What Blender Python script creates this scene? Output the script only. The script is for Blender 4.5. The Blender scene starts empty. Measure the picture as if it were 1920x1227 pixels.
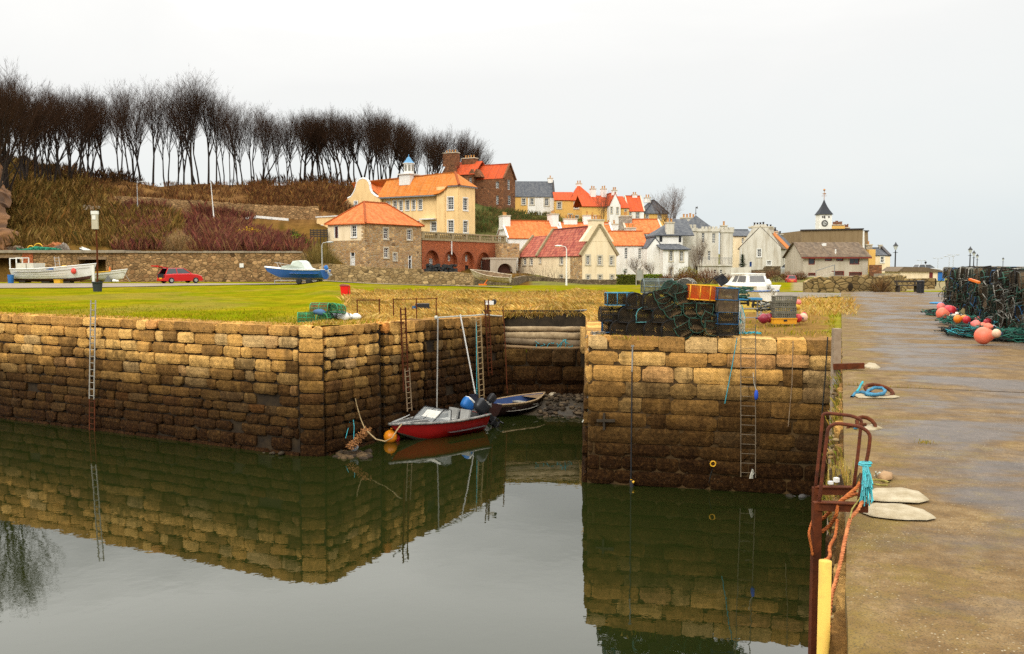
import bpy, math, random
from mathutils import Vector, Matrix, noise
random.seed(11)
sc = bpy.context.scene
COL = sc.collection
PI = math.pi
# ---------------------------------------------------------------- camera maths (photo is 1920 x 1227)
F, CX, CY, HOR = 1700.0, 960.0, 613.5, 497.0
EYE, DK = 5.3, 3.6                       # camera height over the water, quay height over the water
TH = math.atan((CY - HOR) / F)
cT, sT = math.cos(TH), math.sin(TH)
def ray(px, py):
 xc, zc = (px - CX) / F, -(py - CY) / F
 wy = cT + zc * sT
 return xc / wy, (-sT + zc * cT) / wy
def at(px, py, Y):
 dx, dz = ray(px, py)
 return Vector((dx * Y, Y, EYE + dz * Y))
def gnd(px, py, z=DK):
 dx, dz = ray(px, py)
 Y = (z - EYE) / dz
 return Vector((dx * Y, Y, z))
QS, QO = Vector((.340, .9404, 0)), Vector((.9404, -.340, 0))   # along the right quay, and across it
def at_s(px, py, s):                      # point of the sight line on the plane across the right quay
 dx, dz = ray(px, py)
 Y = s / (QS.x * dx + QS.y)
 return Vector((dx * Y, Y, EYE + dz * Y))
def so(s, o, z=DK):
 p = QS * s + QO * o
 return Vector((p.x, p.y, z))
def lerp(a, b, t): return a + (b - a) * t
def smooth(t):
 t = max(0., min(1., t)); return t * t * (3 - 2 * t)
def U(a, b): return random.uniform(a, b)
def nz(x, y, z=0.): return noise.noise(Vector((x, y, z)))
# ---------------------------------------------------------------- mesh builder
class MB:
 def __init__(s):
  s.v = []; s.f = []; s.m = []; s.uv = {}; s.c = []; s.M = None; s.col = (1, 1, 1)
 def add(s, vs, fs, mat=0, uvs=None):
  b = len(s.v)
  for p in vs:
   p = Vector(p)
   if s.M is not None: p = s.M @ p
   s.v.append(p); s.c.append(s.col)
  for i, f in enumerate(fs):
   if uvs: s.uv[len(s.f)] = uvs[i]
   s.f.append(tuple(b + k for k in f)); s.m.append(mat)
 def box(s, c, d, rz=0., mat=0, R=None):
  R = R or Matrix.Rotation(rz, 3, 'Z')
  c = Vector(c); hx, hy, hz = d[0] / 2, d[1] / 2, d[2] / 2
  vs = [c + R @ Vector((x * hx, y * hy, z * hz)) for z in (-1, 1) for y in (-1, 1) for x in (-1, 1)]
  s.add(vs, [(0, 1, 3, 2), (4, 6, 7, 5), (0, 4, 5, 1), (2, 3, 7, 6), (0, 2, 6, 4), (1, 5, 7, 3)], mat)
 def bbox(s, x0, x1, y0, y1, z0, z1, mat=0):
  s.box(((x0 + x1) / 2, (y0 + y1) / 2, (z0 + z1) / 2), (x1 - x0, y1 - y0, z1 - z0), 0, mat)
 def bar(s, p, q, w, h=None, mat=0, up=(0, 0, 1)):
  p, q = Vector(p), Vector(q); h = h or w
  d = q - p; L = d.length
  if L < 1e-6: return
  d /= L; x = d.cross(Vector(up))
  if x.length < 1e-4: x = d.cross(Vector((1, 0, 0)))
  x.normalize(); y = x.cross(d)
  R = Matrix((x, d, y)).transposed()
  s.box((p + q) / 2, (w, L, h), 0, mat, R)
 def tube(s, pts, r, n=6, mat=0, cap=True):
  pts = [Vector(p) for p in pts]; k = len(pts)
  rs = r if isinstance(r, (list, tuple)) else [r] * k
  vs, fs = [], []; prev = None
  for i in range(k):
   d = (pts[min(i + 1, k - 1)] - pts[max(i - 1, 0)])
   if d.length < 1e-9: d = Vector((0, 0, 1))
   d.normalize()
   if prev is None:
    x = d.cross(Vector((0, 0, 1)))
    if x.length < 1e-3: x = d.cross(Vector((1, 0, 0)))
   else:
    x = prev - d * prev.dot(d)
    if x.length < 1e-4: x = d.orthogonal()
   x.normalize(); prev = x; y = d.cross(x)
   for j in range(n):
    a = 2 * PI * j / n
    vs.append(pts[i] + (x * math.cos(a) + y * math.sin(a)) * rs[i])
  for i in range(k - 1):
   for j in range(n):
    fs.append((i * n + j, i * n + (j + 1) % n, (i + 1) * n + (j + 1) % n, (i + 1) * n + j))
  if cap: fs += [tuple(range(n))[::-1], tuple((k - 1) * n + j for j in range(n))]
  s.add(vs, fs, mat)
 def ball(s, c, r, nu=14, nv=9, mat=0, R=None, fn=None):
  c = Vector(c); r = (r, r, r) if not isinstance(r, (tuple, list)) else r
  vs, fs = [], []
  for i in range(nv + 1):
   t = PI * i / nv
   for j in range(nu):
    a = 2 * PI * j / nu
    p = Vector((math.sin(t) * math.cos(a) * r[0], math.sin(t) * math.sin(a) * r[1], math.cos(t) * r[2]))
    if fn: p = fn(p)
    vs.append(c + (R @ p if R else p))
  for i in range(nv):
   for j in range(nu):
    fs.append((i * nu + j, (i + 1) * nu + j, (i + 1) * nu + (j + 1) % nu, i * nu + (j + 1) % nu))
  s.add(vs, fs, mat)
 def lathe(s, prof, c=(0, 0, 0), n=14, mat=0):
  c = Vector(c); vs, fs = [], []
  for r, z in prof:
   for j in range(n):
    a = 2 * PI * j / n + PI / n
    vs.append(c + Vector((r * math.cos(a), r * math.sin(a), z)))
  for i in range(len(prof) - 1):
   for j in range(n):
    fs.append((i * n + j, i * n + (j + 1) % n, (i + 1) * n + (j + 1) % n, (i + 1) * n + j))
  fs += [tuple(range(n))[::-1], tuple((len(prof) - 1) * n + j for j in range(n))]
  s.add(vs, fs, mat)
 def prism(s, poly, d, mat=0):
  poly = [Vector(p) for p in poly]; d = Vector(d); k = len(poly)
  vs = poly + [p + d for p in poly]
  s.add(vs, [tuple(range(k))[::-1], tuple(range(k, 2 * k))] + [(i, (i + 1) % k, k + (i + 1) % k, k + i) for i in range(k)], mat)
 def quad(s, a, b, c, d, mat=0, th=0.):
  a, b, c, d = map(Vector, (a, b, c, d))
  u1 = (b - a).length; v1 = (d - a).length; eu = (b - a).normalized()
  uv = []
  for p in (a, b, c, d):
   q = p - a; uu = q.dot(eu); uv.append((uu, (q - eu * uu).length))
  s.add([a, b, c, d], [(0, 1, 2, 3)], mat, [uv])
  if th:
   n = (b - a).cross(d - a)
   if n.length < 1e-9: return
   n.normalize()
   if n.z < 0: n = -n
   k = [p - n * th for p in (a, b, c, d)]
   s.add([a, b, c, d] + k, [(4, 5, 6, 7), (0, 1, 5, 4), (1, 2, 6, 5), (2, 3, 7, 6), (3, 0, 4, 7)], mat)
 def build(s, name, mats, parent=None, sm=False, loc=None):
  me = bpy.data.meshes.new(name)
  me.from_pydata([tuple(p) for p in s.v], [], s.f)
  mats = mats if isinstance(mats, (list, tuple)) else [mats]
  for m in mats: me.materials.append(m)
  if len(mats) > 1: me.polygons.foreach_set('material_index', s.m)
  if s.uv:
   ul = me.uv_layers.new(name='UVMap')
   li = 0
   for k, p in enumerate(me.polygons):
    u = s.uv.get(k)
    if u:
     for q, l in enumerate(p.loop_indices): ul.data[l].uv = u[q]
  ca = me.color_attributes.new('Col', 'FLOAT_COLOR', 'POINT')
  fl = []
  for c in s.c: fl += [c[0], c[1], c[2], 1.0]
  ca.data.foreach_set('color', fl)
  if sm: me.polygons.foreach_set('use_smooth', [True] * len(me.polygons))
  me.update()
  o = bpy.data.objects.new(name, me); COL.objects.link(o)
  if parent: o.parent = parent
  if loc: o.location = loc
  return o
def tag(o, label=None, cat=None, group=None, kind=None):
 if label: o['label'] = label
 if cat: o['category'] = cat
 if group: o['group'] = group
 if kind: o['kind'] = kind
 return o
def thing(name, label, cat, loc=(0, 0, 0), rz=0., group=None):
 o = bpy.data.objects.new(name, None); COL.objects.link(o)
 o.location = loc; o.rotation_euler = (0, 0, rz); o.empty_display_size = .2
 return tag(o, label, cat, group)
def kids(o): return [c for c in bpy.data.objects if c.parent == o]
KID = {}
def dup(root, loc, rot=(0, 0, 0), label=None, group=None, scale=None):
 if root.name not in KID:
  KID[root.name] = [(c, kids(c)) for c in kids(root)]
 r = root.copy(); COL.objects.link(r); r.location = loc; r.rotation_euler = rot
 if scale: r.scale = (scale,) * 3 if not isinstance(scale, (tuple, list)) else scale
 if label: r['label'] = label
 if group: r['group'] = group
 for c, gs in KID[root.name]:
  k = c.copy(); COL.objects.link(k); k.parent = r
  for g in gs:
   q = g.copy(); COL.objects.link(q); q.parent = k
 return r
ORD = ['zeroth', 'first', 'second', 'third', 'fourth', 'fifth', 'sixth', 'seventh', 'eighth', 'ninth', 'tenth', 'eleventh', 'twelfth', 'thirteenth', 'fourteenth', 'fifteenth', 'sixteenth', 'seventeenth', 'eighteenth', 'nineteenth', 'twentieth']
for t_, n_ in (('twenty', 21), ('thirty', 31), ('forty', 41), ('fifty', 51), ('sixty', 61), ('seventy', 71), ('eighty', 81), ('ninety', 91)):
 for k_ in range(1, 10): ORD.append(t_ + '-' + ORD[k_])
 ORD.append({'twenty': 'thirtieth', 'thirty': 'fortieth', 'forty': 'fiftieth', 'fifty': 'sixtieth', 'sixty': 'seventieth', 'seventy': 'eightieth', 'eighty': 'ninetieth', 'ninety': 'hundredth'}[t_])
# ---------------------------------------------------------------- materials
MATS = {}
def mk(name):
 m = bpy.data.materials.new(name); m.use_nodes = True
 nt = m.node_tree; b = nt.nodes['Principled BSDF']
 return m, nt, b
def nd(nt, t, ins=None, **kw):
 n = nt.nodes.new(t)
 for k, v in kw.items(): setattr(n, k, v)
 for k, v in (ins or {}).items():
  if hasattr(v, 'is_output'): nt.links.new(v, n.inputs[k])
  else: n.inputs[k].default_value = v
 return n
def c4(c): return (c[0], c[1], c[2], 1)
def ramp(nt, fac, stops, interp='LINEAR'):
 r = nd(nt, 'ShaderNodeValToRGB', {'Fac': fac}); cr = r.color_ramp; cr.interpolation = interp
 while len(cr.elements) < len(stops): cr.elements.new(.5)
 for e, (p, c) in zip(cr.elements, stops):
  e.position = p; e.color = c4(c) if not isinstance(c, (int, float)) else (c, c, c, 1)
 return r.outputs['Color']
def mix(nt, f, a, b, mode='MIX'):
 n = nd(nt, 'ShaderNodeMix', data_type='RGBA', blend_type=mode)
 for k, v in ((0, f), (6, a), (7, b)):
  if hasattr(v, 'is_output'): nt.links.new(v, n.inputs[k])
  else: n.inputs[k].default_value = c4(v) if isinstance(v, (tuple, list)) else (v if k == 0 else (v, v, v, 1))
 return n.outputs[2]
def math_(nt, op, a, b=0., c=None):
 n = nd(nt, 'ShaderNodeMath', operation=op)
 for k, v in ((0, a), (1, b), (2, c)):
  if v is None: continue
  if hasattr(v, 'is_output'): nt.links.new(v, n.inputs[k])
  else: n.inputs[k].default_value = v
 return n.outputs[0]
def tnoise(nt, co, scale, det=5, rough=.6, dist=0.):
 return nd(nt, 'ShaderNodeTexNoise', {'Vector': co, 'Scale': scale, 'Detail': det, 'Roughness': rough, 'Distortion': dist}).outputs['Fac']
def coords(nt, kind='Object'):
 if kind == 'World': return nd(nt, 'ShaderNodeNewGeometry').outputs['Position']
 return nd(nt, 'ShaderNodeTexCoord').outputs[kind]
def bump(nt, b, h, st=.3, dist=.02):
 n = nd(nt, 'ShaderNodeBump', {'Strength': st, 'Distance': dist, 'Height': h})
 nt.links.new(n.outputs[0], b.inputs['Normal'])
def setc(nt, b, col, rough=.8, spec=.25, metal=0.):
 if hasattr(col, 'is_output'): nt.links.new(col, b.inputs['Base Color'])
 else: b.inputs['Base Color'].default_value = c4(col)
 if hasattr(rough, 'is_output'): nt.links.new(rough, b.inputs['Roughness'])
 else: b.inputs['Roughness'].default_value = rough
 b.inputs['Specular IOR Level'].default_value = spec; b.inputs['Metallic'].default_value = metal
def paint(name, c, c2=None, sc_=2.5, rough=.75, bm=.15, bs=30., spec=.3, metal=0., lo=.35, hi=.68, co='Object'):
 if name in MATS: return MATS[name]
 m, nt, b = mk(name); k = coords(nt, co)
 c2 = c2 or tuple(x * .72 for x in c)
 f = ramp(nt, tnoise(nt, k, sc_, 6, .65), [(lo, 0), (hi, 1)])
 setc(nt, b, mix(nt, f, c, c2), rough, spec, metal)
 if bm: bump(nt, b, tnoise(nt, k, bs, 4), bm, .01)
 MATS[name] = m; return m
def attrmat(name, rough=1., var=.35, sc_=4., spec=0., bm=0., trans=0.):
 if name in MATS: return MATS[name]
 m, nt, b = mk(name); k = coords(nt, 'World')
 a = nd(nt, 'ShaderNodeAttribute', attribute_name='Col').outputs['Color']
 f = tnoise(nt, k, sc_, 4)
 g = math_(nt, 'MULTIPLY_ADD', f, var * 2, 1 - var)
 setc(nt, b, mix(nt, 1., a, g, 'MULTIPLY'), rough, spec)
 if bm: bump(nt, b, tnoise(nt, k, sc_ * 8, 4), bm, .02)
 MATS[name] = m; return m
# ================================================================ camera, sky, sun
cam = bpy.data.cameras.new('camera'); cam.sensor_width = 36; cam.lens = F * 36 / 1920
cam.clip_end = 6000; cam.clip_start = .05
co_ = bpy.data.objects.new('camera', cam); COL.objects.link(co_)
co_.location = (0, 0, EYE); co_.rotation_euler = (PI / 2 - TH, 0, 0); sc.camera = co_
SUN_EL, SUN_AZ = math.radians(42), math.radians(200)       # azimuth clockwise from +Y
sl = bpy.data.lights.new('sun', 'SUN'); sl.energy = 1.1; sl.angle = math.radians(14); sl.color = (1, .95, .86)
so_ = bpy.data.objects.new('sun', sl); COL.objects.link(so_)
sd = Vector((math.sin(SUN_AZ) * math.cos(SUN_EL), math.cos(SUN_AZ) * math.cos(SUN_EL), math.sin(SUN_EL)))
so_.rotation_euler = sd.to_track_quat('Z', 'Y').to_euler()
w = bpy.data.worlds.new('World'); sc.world = w; w.use_nodes = True
nt = w.node_tree; bg = nt.nodes['Background']
sky = nd(nt, 'ShaderNodeTexSky', sky_type='NISHITA', sun_disc=False, sun_elevation=SUN_EL, sun_rotation=SUN_AZ, air_density=1.2, dust_density=3.)
tc = nd(nt, 'ShaderNodeTexCoord').outputs['Generated']
sx = nd(nt, 'ShaderNodeSeparateXYZ', {0: tc})
mp = nd(nt, 'ShaderNodeMapping', {'Vector': tc, 'Scale': (1, 1, 3.2)}).outputs[0]
cl = tnoise(nt, mp, 2.1, 5, .55, .4)
el = math_(nt, 'MULTIPLY_ADD', math_(nt, 'SUBTRACT', cl, .5), .16, sx.outputs['Z'])
side = math_(nt, 'MULTIPLY_ADD', sx.outputs['X'], -.06, el)      # greyer towards the sea on the right
# overcast dome: brighter overhead than at the horizon (values are x10, the Background strength is 0.1)
oc = ramp(nt, math_(nt, 'ADD', side, .1), [(0., (7.6, 8.1, 8.2)), (.11, (8.1, 8.7, 8.85)), (.2, (9.1, 9.35, 9.25)), (.30, (9.7, 9.7, 9.5)), (.365, (10.6, 10.5, 10.2)), (.45, (24.5, 24.1, 22.8)), (.6, (25.5, 25.1, 23.9)), (1., (28.5, 27.9, 26.4))])
nt.links.new(mix(nt, .93, sky.outputs[0], oc), bg.inputs['Color']); bg.inputs['Strength'].default_value = .1
sc.view_settings.view_transform = 'Standard'; sc.view_settings.look = 'None'
sc.view_settings.exposure = 0; sc.view_settings.gamma = 1
sc.cycles.max_bounces = 5; sc.cycles.transparent_max_bounces = 24; sc.cycles.diffuse_bounces = 3; sc.cycles.glossy_bounces = 3
sc.cycles.use_denoising = False
# ================================================================ terrain
TK = {
 -1500: [(0, 3.55), (94, 3.55), (95.5, 6.4), (110, 16), (130, 23), (172, 30), (220, 33), (900, 33)],
 -250: [(0, 3.55), (94, 3.55), (95.5, 6.4), (101, 12), (112, 19), (130, 23), (172, 27), (220, 30), (900, 30)],
 20: [(0, 3.55), (94, 3.55), (95.5, 6.3), (104, 8.5), (112, 12.5), (130, 17.5), (150, 22), (172, 24.5), (220, 27), (900, 28)],
 150: [(0, 3.55), (94, 3.55), (95.5, 6.3), (112, 9.5), (130, 14), (150, 19), (172, 22.5), (220, 25), (900, 25)],
 300: [(0, 3.55), (94, 3.55), (95.5, 6.4), (112, 9.), (124, 11.6), (129, 11.8), (130.5, 13.3), (150, 17), (172, 20.2), (220, 21), (900, 21)],
 560: [(0, 3.55), (94, 3.55), (95.5, 6.2), (116, 8.6), (124, 9.6), (129, 9.8), (130.5, 11.6), (150, 16.5), (172, 20.6), (220, 21), (900, 21)],
 605: [(0, 3.55), (95, 3.9), (104, 4.6), (116, 8.4), (130, 11.2), (150, 17), (172, 20.8), (220, 22), (900, 22)],
 690: [(0, 3.55), (95, 3.6), (108, 4.2), (121, 4.4), (126, 9.8), (142, 10.2), (155, 14), (172, 20.5), (220, 22), (900, 22)],
 800: [(0, 3.5), (95, 3.4), (122.5, 4.3), (128, 9.6), (146, 10), (156, 13), (176, 19), (220, 23), (900, 23)],
 835: [(0, 3.5), (95, 3.4), (126.5, 4.3), (131, 9.6), (146, 10), (157, 13), (178, 18.5), (220, 22), (900, 22)],
 870: [(0, 3.5), (95, 3.35), (130, 4.3), (135, 9.6), (148, 10), (158, 13), (180, 18), (220, 21), (900, 21)],
 910: [(0, 3.5), (95, 3.3), (134.8, 4.3), (139, 9.5), (150, 10.2), (159, 13), (181, 17), (205, 17.5), (240, 18), (900, 18)],
 950: [(0, 3.5), (95, 3.2), (139.5, 4.3), (143, 9.2), (160, 12.5), (182, 16.2), (205, 16.4), (240, 17), (900, 17)],
 1100: [(0, 3.55), (70, 3.5), (112, 2.96), (140, 4), (160, 8), (190, 14.8), (205, 15.2), (240, 16), (900, 16)],
 1250: [(0, 3.55), (75, 3.5), (112, 3.), (150, 4), (175, 8), (196, 12.5), (240, 13.5), (900, 13)],
 1350: [(0, 3.55), (100, 3.3), (150, 3.8), (190, 7), (240, 8), (900, 8)],
 1450: [(0, 3.55), (100, 3.5), (150, 4.), (240, 5), (900, 5)],
 1600: [(0, 3.55), (100, 3.55), (150, 4), (300, 4), (900, 3.6)],
 1700: [(0, 3.55), (100, 3.55), (150, 4), (215, 3.8), (225, -1.5), (900, -1.5)],
 2900: [(0, 3.5), (100, 3.5), (212, 3.5), (222, -1.5), (900, -1.5)]}
TKS = sorted(TK)
def _col(tab, Y):
 for (a, za), (b, zb) in zip(tab, tab[1:]):
  if Y <= b: return za + (zb - za) * (Y - a) / (b - a)
 return tab[-1][1]
def T(k, Y):
 k = max(TKS[0], min(TKS[-1] - 1, k))
 for a, b in zip(TKS, TKS[1:]):
  if k < b:
   t = (k - a) / (b - a); return lerp(_col(TK[a], Y), _col(TK[b], Y), t)
def kof(x, y): return 960 + 1700 * x / max(y, .1)
def Txy(x, y): return T(kof(x, y), y)
def hit(px, py, y0=20.):                    # where a sight line meets the terrain
 dx, dz = ray(px, py); Y = y0; k = 960 + 1700 * dx
 while Y < 700:
  if T(k, Y) >= EYE + dz * Y: break
  Y *= 1.004
 return Vector((dx * Y, Y, T(k, Y)))
C1, C2, BI = Vector((-5.93, 24.9, 0)), Vector((-5.16, 24.86, 0)), Vector((-.3, 34., 0))
A0 = C1 + Vector((-11.57, 6.1, 0)) * 1.75
PC, PF, PE = Vector((1.85, 21.85, 0)), Vector((7.42, 20.5, 0)), Vector((2.83, 34., 0))
EDGE = [C1 + Vector((-11.57, 6.1, 0)) * 12, C1, C2, BI, Vector((-.3, 36.3, 0)), Vector((3.05, 36.1, 0)), PE, PC, PF]
def Y0(k):
 q = (k - 960) / 1700.
 if k >= 1574: return max(8., min(20.4, .1 / max(1e-4, .9404 * q - .34) + .3))
 for a, b in zip(EDGE, EDGE[1:]):
  d = b - a; den = d.x - q * d.y
  if abs(den) < 1e-6: continue
  t = (q * a.y - a.x) / den
  if -1e-6 <= t <= 1.000001: return a.y + t * d.y + .12
 return 20.4
def gcol(k, Y, z):
 py = HOR + 1700 * (EYE - z) / Y
 x = (k - 960) / 1700 * Y
 g = Vector((.135, .15, .003)); g2 = Vector((.215, .172, .006)); tan = Vector((.40, .26, .055)); dirt = Vector((.20, .115, .035))
 n = nz(x * .35, Y * .35); n2 = nz(x * 1.3, Y * 1.3, 4)
 c = g.lerp(g2, smooth(.5 + n * .9 + n2 * .5)) * (1 + .3 * nz(x * .9, Y * .5, 8))
 c = c.lerp(Vector((.20, .15, .03)), .6 * smooth((nz(x * .16, Y * .09, 21) + n2 * .25 - .05) / .3))
 if Y < 94:
  d = Y - Y0(k)
  if k < 700: c = c.lerp(tan, .75 * (1 - smooth((d - .5 - n2 * .9) / 1.6)))
  if 640 < k < 1140:
   c = c.lerp(tan, smooth((py - 552 + n * 10) / 8.) * smooth((k - 650 + n * 30) / 60))
  if k >= 1140 and k < 1640:
   c = c.lerp(tan, smooth((py - 552 + n * 9) / 6.) * .8)
   c = c.lerp(dirt, smooth((py - 582 + n * 12) / 7.))
   c = c.lerp(Vector((.2, .18, .02)), smooth((k - 1540 + n2 * 30) / 30.) * smooth((py - 560) / 8.))
  if k > 1480 and Y > 62: c = c.lerp(Vector((.25, .2, .13)), .8)
 elif k < 1000:
  c = Vector((.15, .08, .02)).lerp(Vector((.06, .038, .008)), smooth(.5 + n2))
  if k < 640 and Y > 130: c = Vector((.2, .105, .035)).lerp(Vector((.1, .05, .02)), smooth(.5 + n2 * 1.2))
  if 690 < k < 1000 and Y > 138: c = Vector((.1, .09, .03)).lerp(Vector((.05, .07, .02)), smooth(.5 + n2))
 else:
  c = Vector((.12, .1, .04)).lerp(Vector((.16, .16, .03)), smooth(.5 + n2))
 return c
mb = MB()
ks = []; k = -1500.
while k <= 2900: ks.append(k); k += 10 if 0 <= k <= 1700 else 40
ys_ = [0.]; Y = 0.; st = .35
rows = []
for i in range(150): rows.append(1 - (1 - i / 149.))
def ylist(y0):
 out = [y0]; 
 while out[-1] < 91: out.append(out[-1] + max(.3, out[-1] * .018))
 out = [q for q in out if q < 91]
 return out
NR = 66
for k in ks:
 y0 = Y0(k)
 near = [y0 * (92. / y0) ** (i / (NR - 1.)) for i in range(NR)]
 far = [94., 95.5] + [95.5 * (900 / 95.5) ** (i / 70.) for i in range(1, 71)] + [5000.]
 for Y in near + far:
  z = T(k, min(Y, 900)); x = (k - 960) / 1700. * Y
  if 500 < k < 960 and Y < 45: z -= .18 * smooth((k - 640) / 280.) * (1 - smooth((Y - 34) / 11.))
  if Y > 96: z += nz(x * .12, Y * .12) * (.9 if k < 700 else .25)
  elif Y < 92: z += nz(x * .4, Y * .4) * .04
  if Y > 900: z = -1.5
  mb.col = tuple(gcol(k, Y, z)); mb.add([(x, Y, z)], [])
nR = NR + 73; nK = len(ks)
for i in range(nK - 1):
 for j in range(nR - 1):
  a = i * nR + j; mb.f.append((a, a + nR, a + nR + 1, a + 1)); mb.m.append(0)
m, nt, b = mk('ground_mat'); kk = coords(nt, 'World')
at_ = nd(nt, 'ShaderNodeAttribute', attribute_name='Col').outputs['Color']
f1 = tnoise(nt, kk, 1.1, 6, .7); f2 = tnoise(nt, kk, 9., 5, .7)
v = math_(nt, 'MULTIPLY', math_(nt, 'MULTIPLY_ADD', f1, 1.3, .35), math_(nt, 'MULTIPLY_ADD', f2, 1.7, .15))
setc(nt, b, mix(nt, 1., at_, v, 'MULTIPLY'), 1., 0.)
bump(nt, b, tnoise(nt, kk, 14, 5), .6, .06)
tag(mb.build('ground', m, sm=True), kind='structure')
# earth face behind the logs and the body of the quays below the turf
mb = MB()
p0, p1 = Vector((-1.2, 36.35, 0)), Vector((3.6, 36.1, 0))
vs = []
for i in range(25):
 for j in range(6):
  q = p0.lerp(p1, i / 24.); vs.append((q.x, q.y + nz(i * .7, j * .8) * .2 - (5 - j) * .06, 2.0 + j * .3))
mb.add(vs, [(i * 6 + j, (i + 1) * 6 + j, (i + 1) * 6 + j + 1, i * 6 + j + 1) for i in range(24) for j in range(5)])
tag(mb.build('earth_bank', paint('dark_earth', (.035, .024, .012), (.012, .008, .004), 3, .95, .6, 12), sm=True), kind='structure')
# ================================================================ water
m, nt, b = mk('water_mat'); kk = coords(nt, 'World')
setc(nt, b, (.011, .015, .003), .012, .5); b.inputs['IOR'].default_value = 1.46
mpp = nd(nt, 'ShaderNodeMapping', {'Vector': kk, 'Scale': (1., 1., 1.)}).outputs[0]
h = math_(nt, 'ADD', tnoise(nt, mpp, 2.6, 3, .5), math_(nt, 'MULTIPLY', tnoise(nt, mpp, .45, 2, .5), 2.))
bump(nt, b, h, .07, .02)
mb = MB(); mb.quad((-160, -40, 0), (60, -40, 0), (60, 60, 0), (-160, 100, 0))
tag(mb.build('harbour_water', m), kind='structure')
mb = MB(); mb.quad((60, 216, -.6), (5000, 216, -.6), (5000, 5900, -.6), (-3000, 5900, -.6))
tag(mb.build('sea', m), kind='structure')
# ================================================================ quay masonry
m, nt, b = mk('quay_stone'); kk = coords(nt, 'World'); STONE = m
at_ = nd(nt, 'ShaderNodeAttribute', attribute_name='Col').outputs['Color']
sp = nd(nt, 'ShaderNodeSeparateColor', {0: at_})
base = ramp(nt, sp.outputs[0], [(0., (.25, .132, .040)), (.2, (.45, .232, .064)), (.5, (.62, .335, .090)), (.75, (.74, .43, .13)), (.92, (.56, .36, .15)), (1., (.64, .255, .058))])
n1 = tnoise(nt, kk, 3.2, 6, .7); n2 = tnoise(nt, kk, 13, 6, .75); n3 = tnoise(nt, kk, 60, 4, .7)
vv = math_(nt, 'MULTIPLY', math_(nt, 'MULTIPLY_ADD', n1, 1.2, .4), math_(nt, 'MULTIPLY_ADD', n2, 1.8, .1))
base = mix(nt, 1., base, vv, 'MULTIPLY')
lich = ramp(nt, tnoise(nt, kk, 5.5, 6, .72), [(.56, 0), (.68, .5)])
base = mix(nt, lich, base, (.09, .065, .03))
stk = tnoise(nt, nd(nt, 'ShaderNodeMapping', {'Vector': kk, 'Scale': (1.1, 1.1, .22)}).outputs[0], 1.5, 6, .72)
base = mix(nt, ramp(nt, stk, [(.53, 0), (.70, .72)]), base, (.055, .034, .013))
och = ramp(nt, tnoise(nt, kk, 1.6, 4, .6, .5), [(.58, 0), (.75, .5)])
base = mix(nt, och, base, (.40, .20, .025))
z_ = nd(nt, 'ShaderNodeSeparateXYZ', {0: kk}).outputs['Z']
# tide marks: wet weed-dark stone low down, its line wandering with the stones
zn = math_(nt, 'ADD', z_, math_(nt, 'MULTIPLY_ADD', n1, 1.1, -.55))
zn = math_(nt, 'ADD', zn, math_(nt, 'MULTIPLY_ADD', sp.outputs[1], -.6, 0.3))
zn = math_(nt, 'ADD', zn, sp.outputs[2])
tide = ramp(nt, math_(nt, 'DIVIDE', zn, 4.), [(.06, 1), (.36, .92), (.56, .66), (.66, .2), (.76, 0)])
wetc = ramp(nt, n2, [(.36, (.008, .003, .0008)), (.54, (.028, .0115, .003)), (.76, (.092, .044, .0125))])
col = mix(nt, tide, base, wetc)
barn = ramp(nt, nd(nt, 'ShaderNodeTexVoronoi', {'Vector': kk, 'Scale': 26.}).outputs['Distance'], [(.10, .7), (.17, 0)])
barn = math_(nt, 'MULTIPLY', math_(nt, 'MULTIPLY', barn, tide), ramp(nt, n1, [(.52, 0), (.62, .8)]))
col = mix(nt, barn, col, (.27, .21, .13))
setc(nt, b, col, .9, .08)
hh = math_(nt, 'ADD', math_(nt, 'MULTIPLY', n2, 1.), math_(nt, 'MULTIPLY', n3, .45))
bump(nt, b, hh, .9, .04)
MORTAR = paint('dark_joint', (.012, .007, .003), (.035, .021, .008), 4, .95, .4, 20, co='World')
PALE_MORTAR = paint('pale_joint', (.085, .047, .014), (.022, .012, .004), 3.2, .95, .4, 20, co='World')
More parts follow.
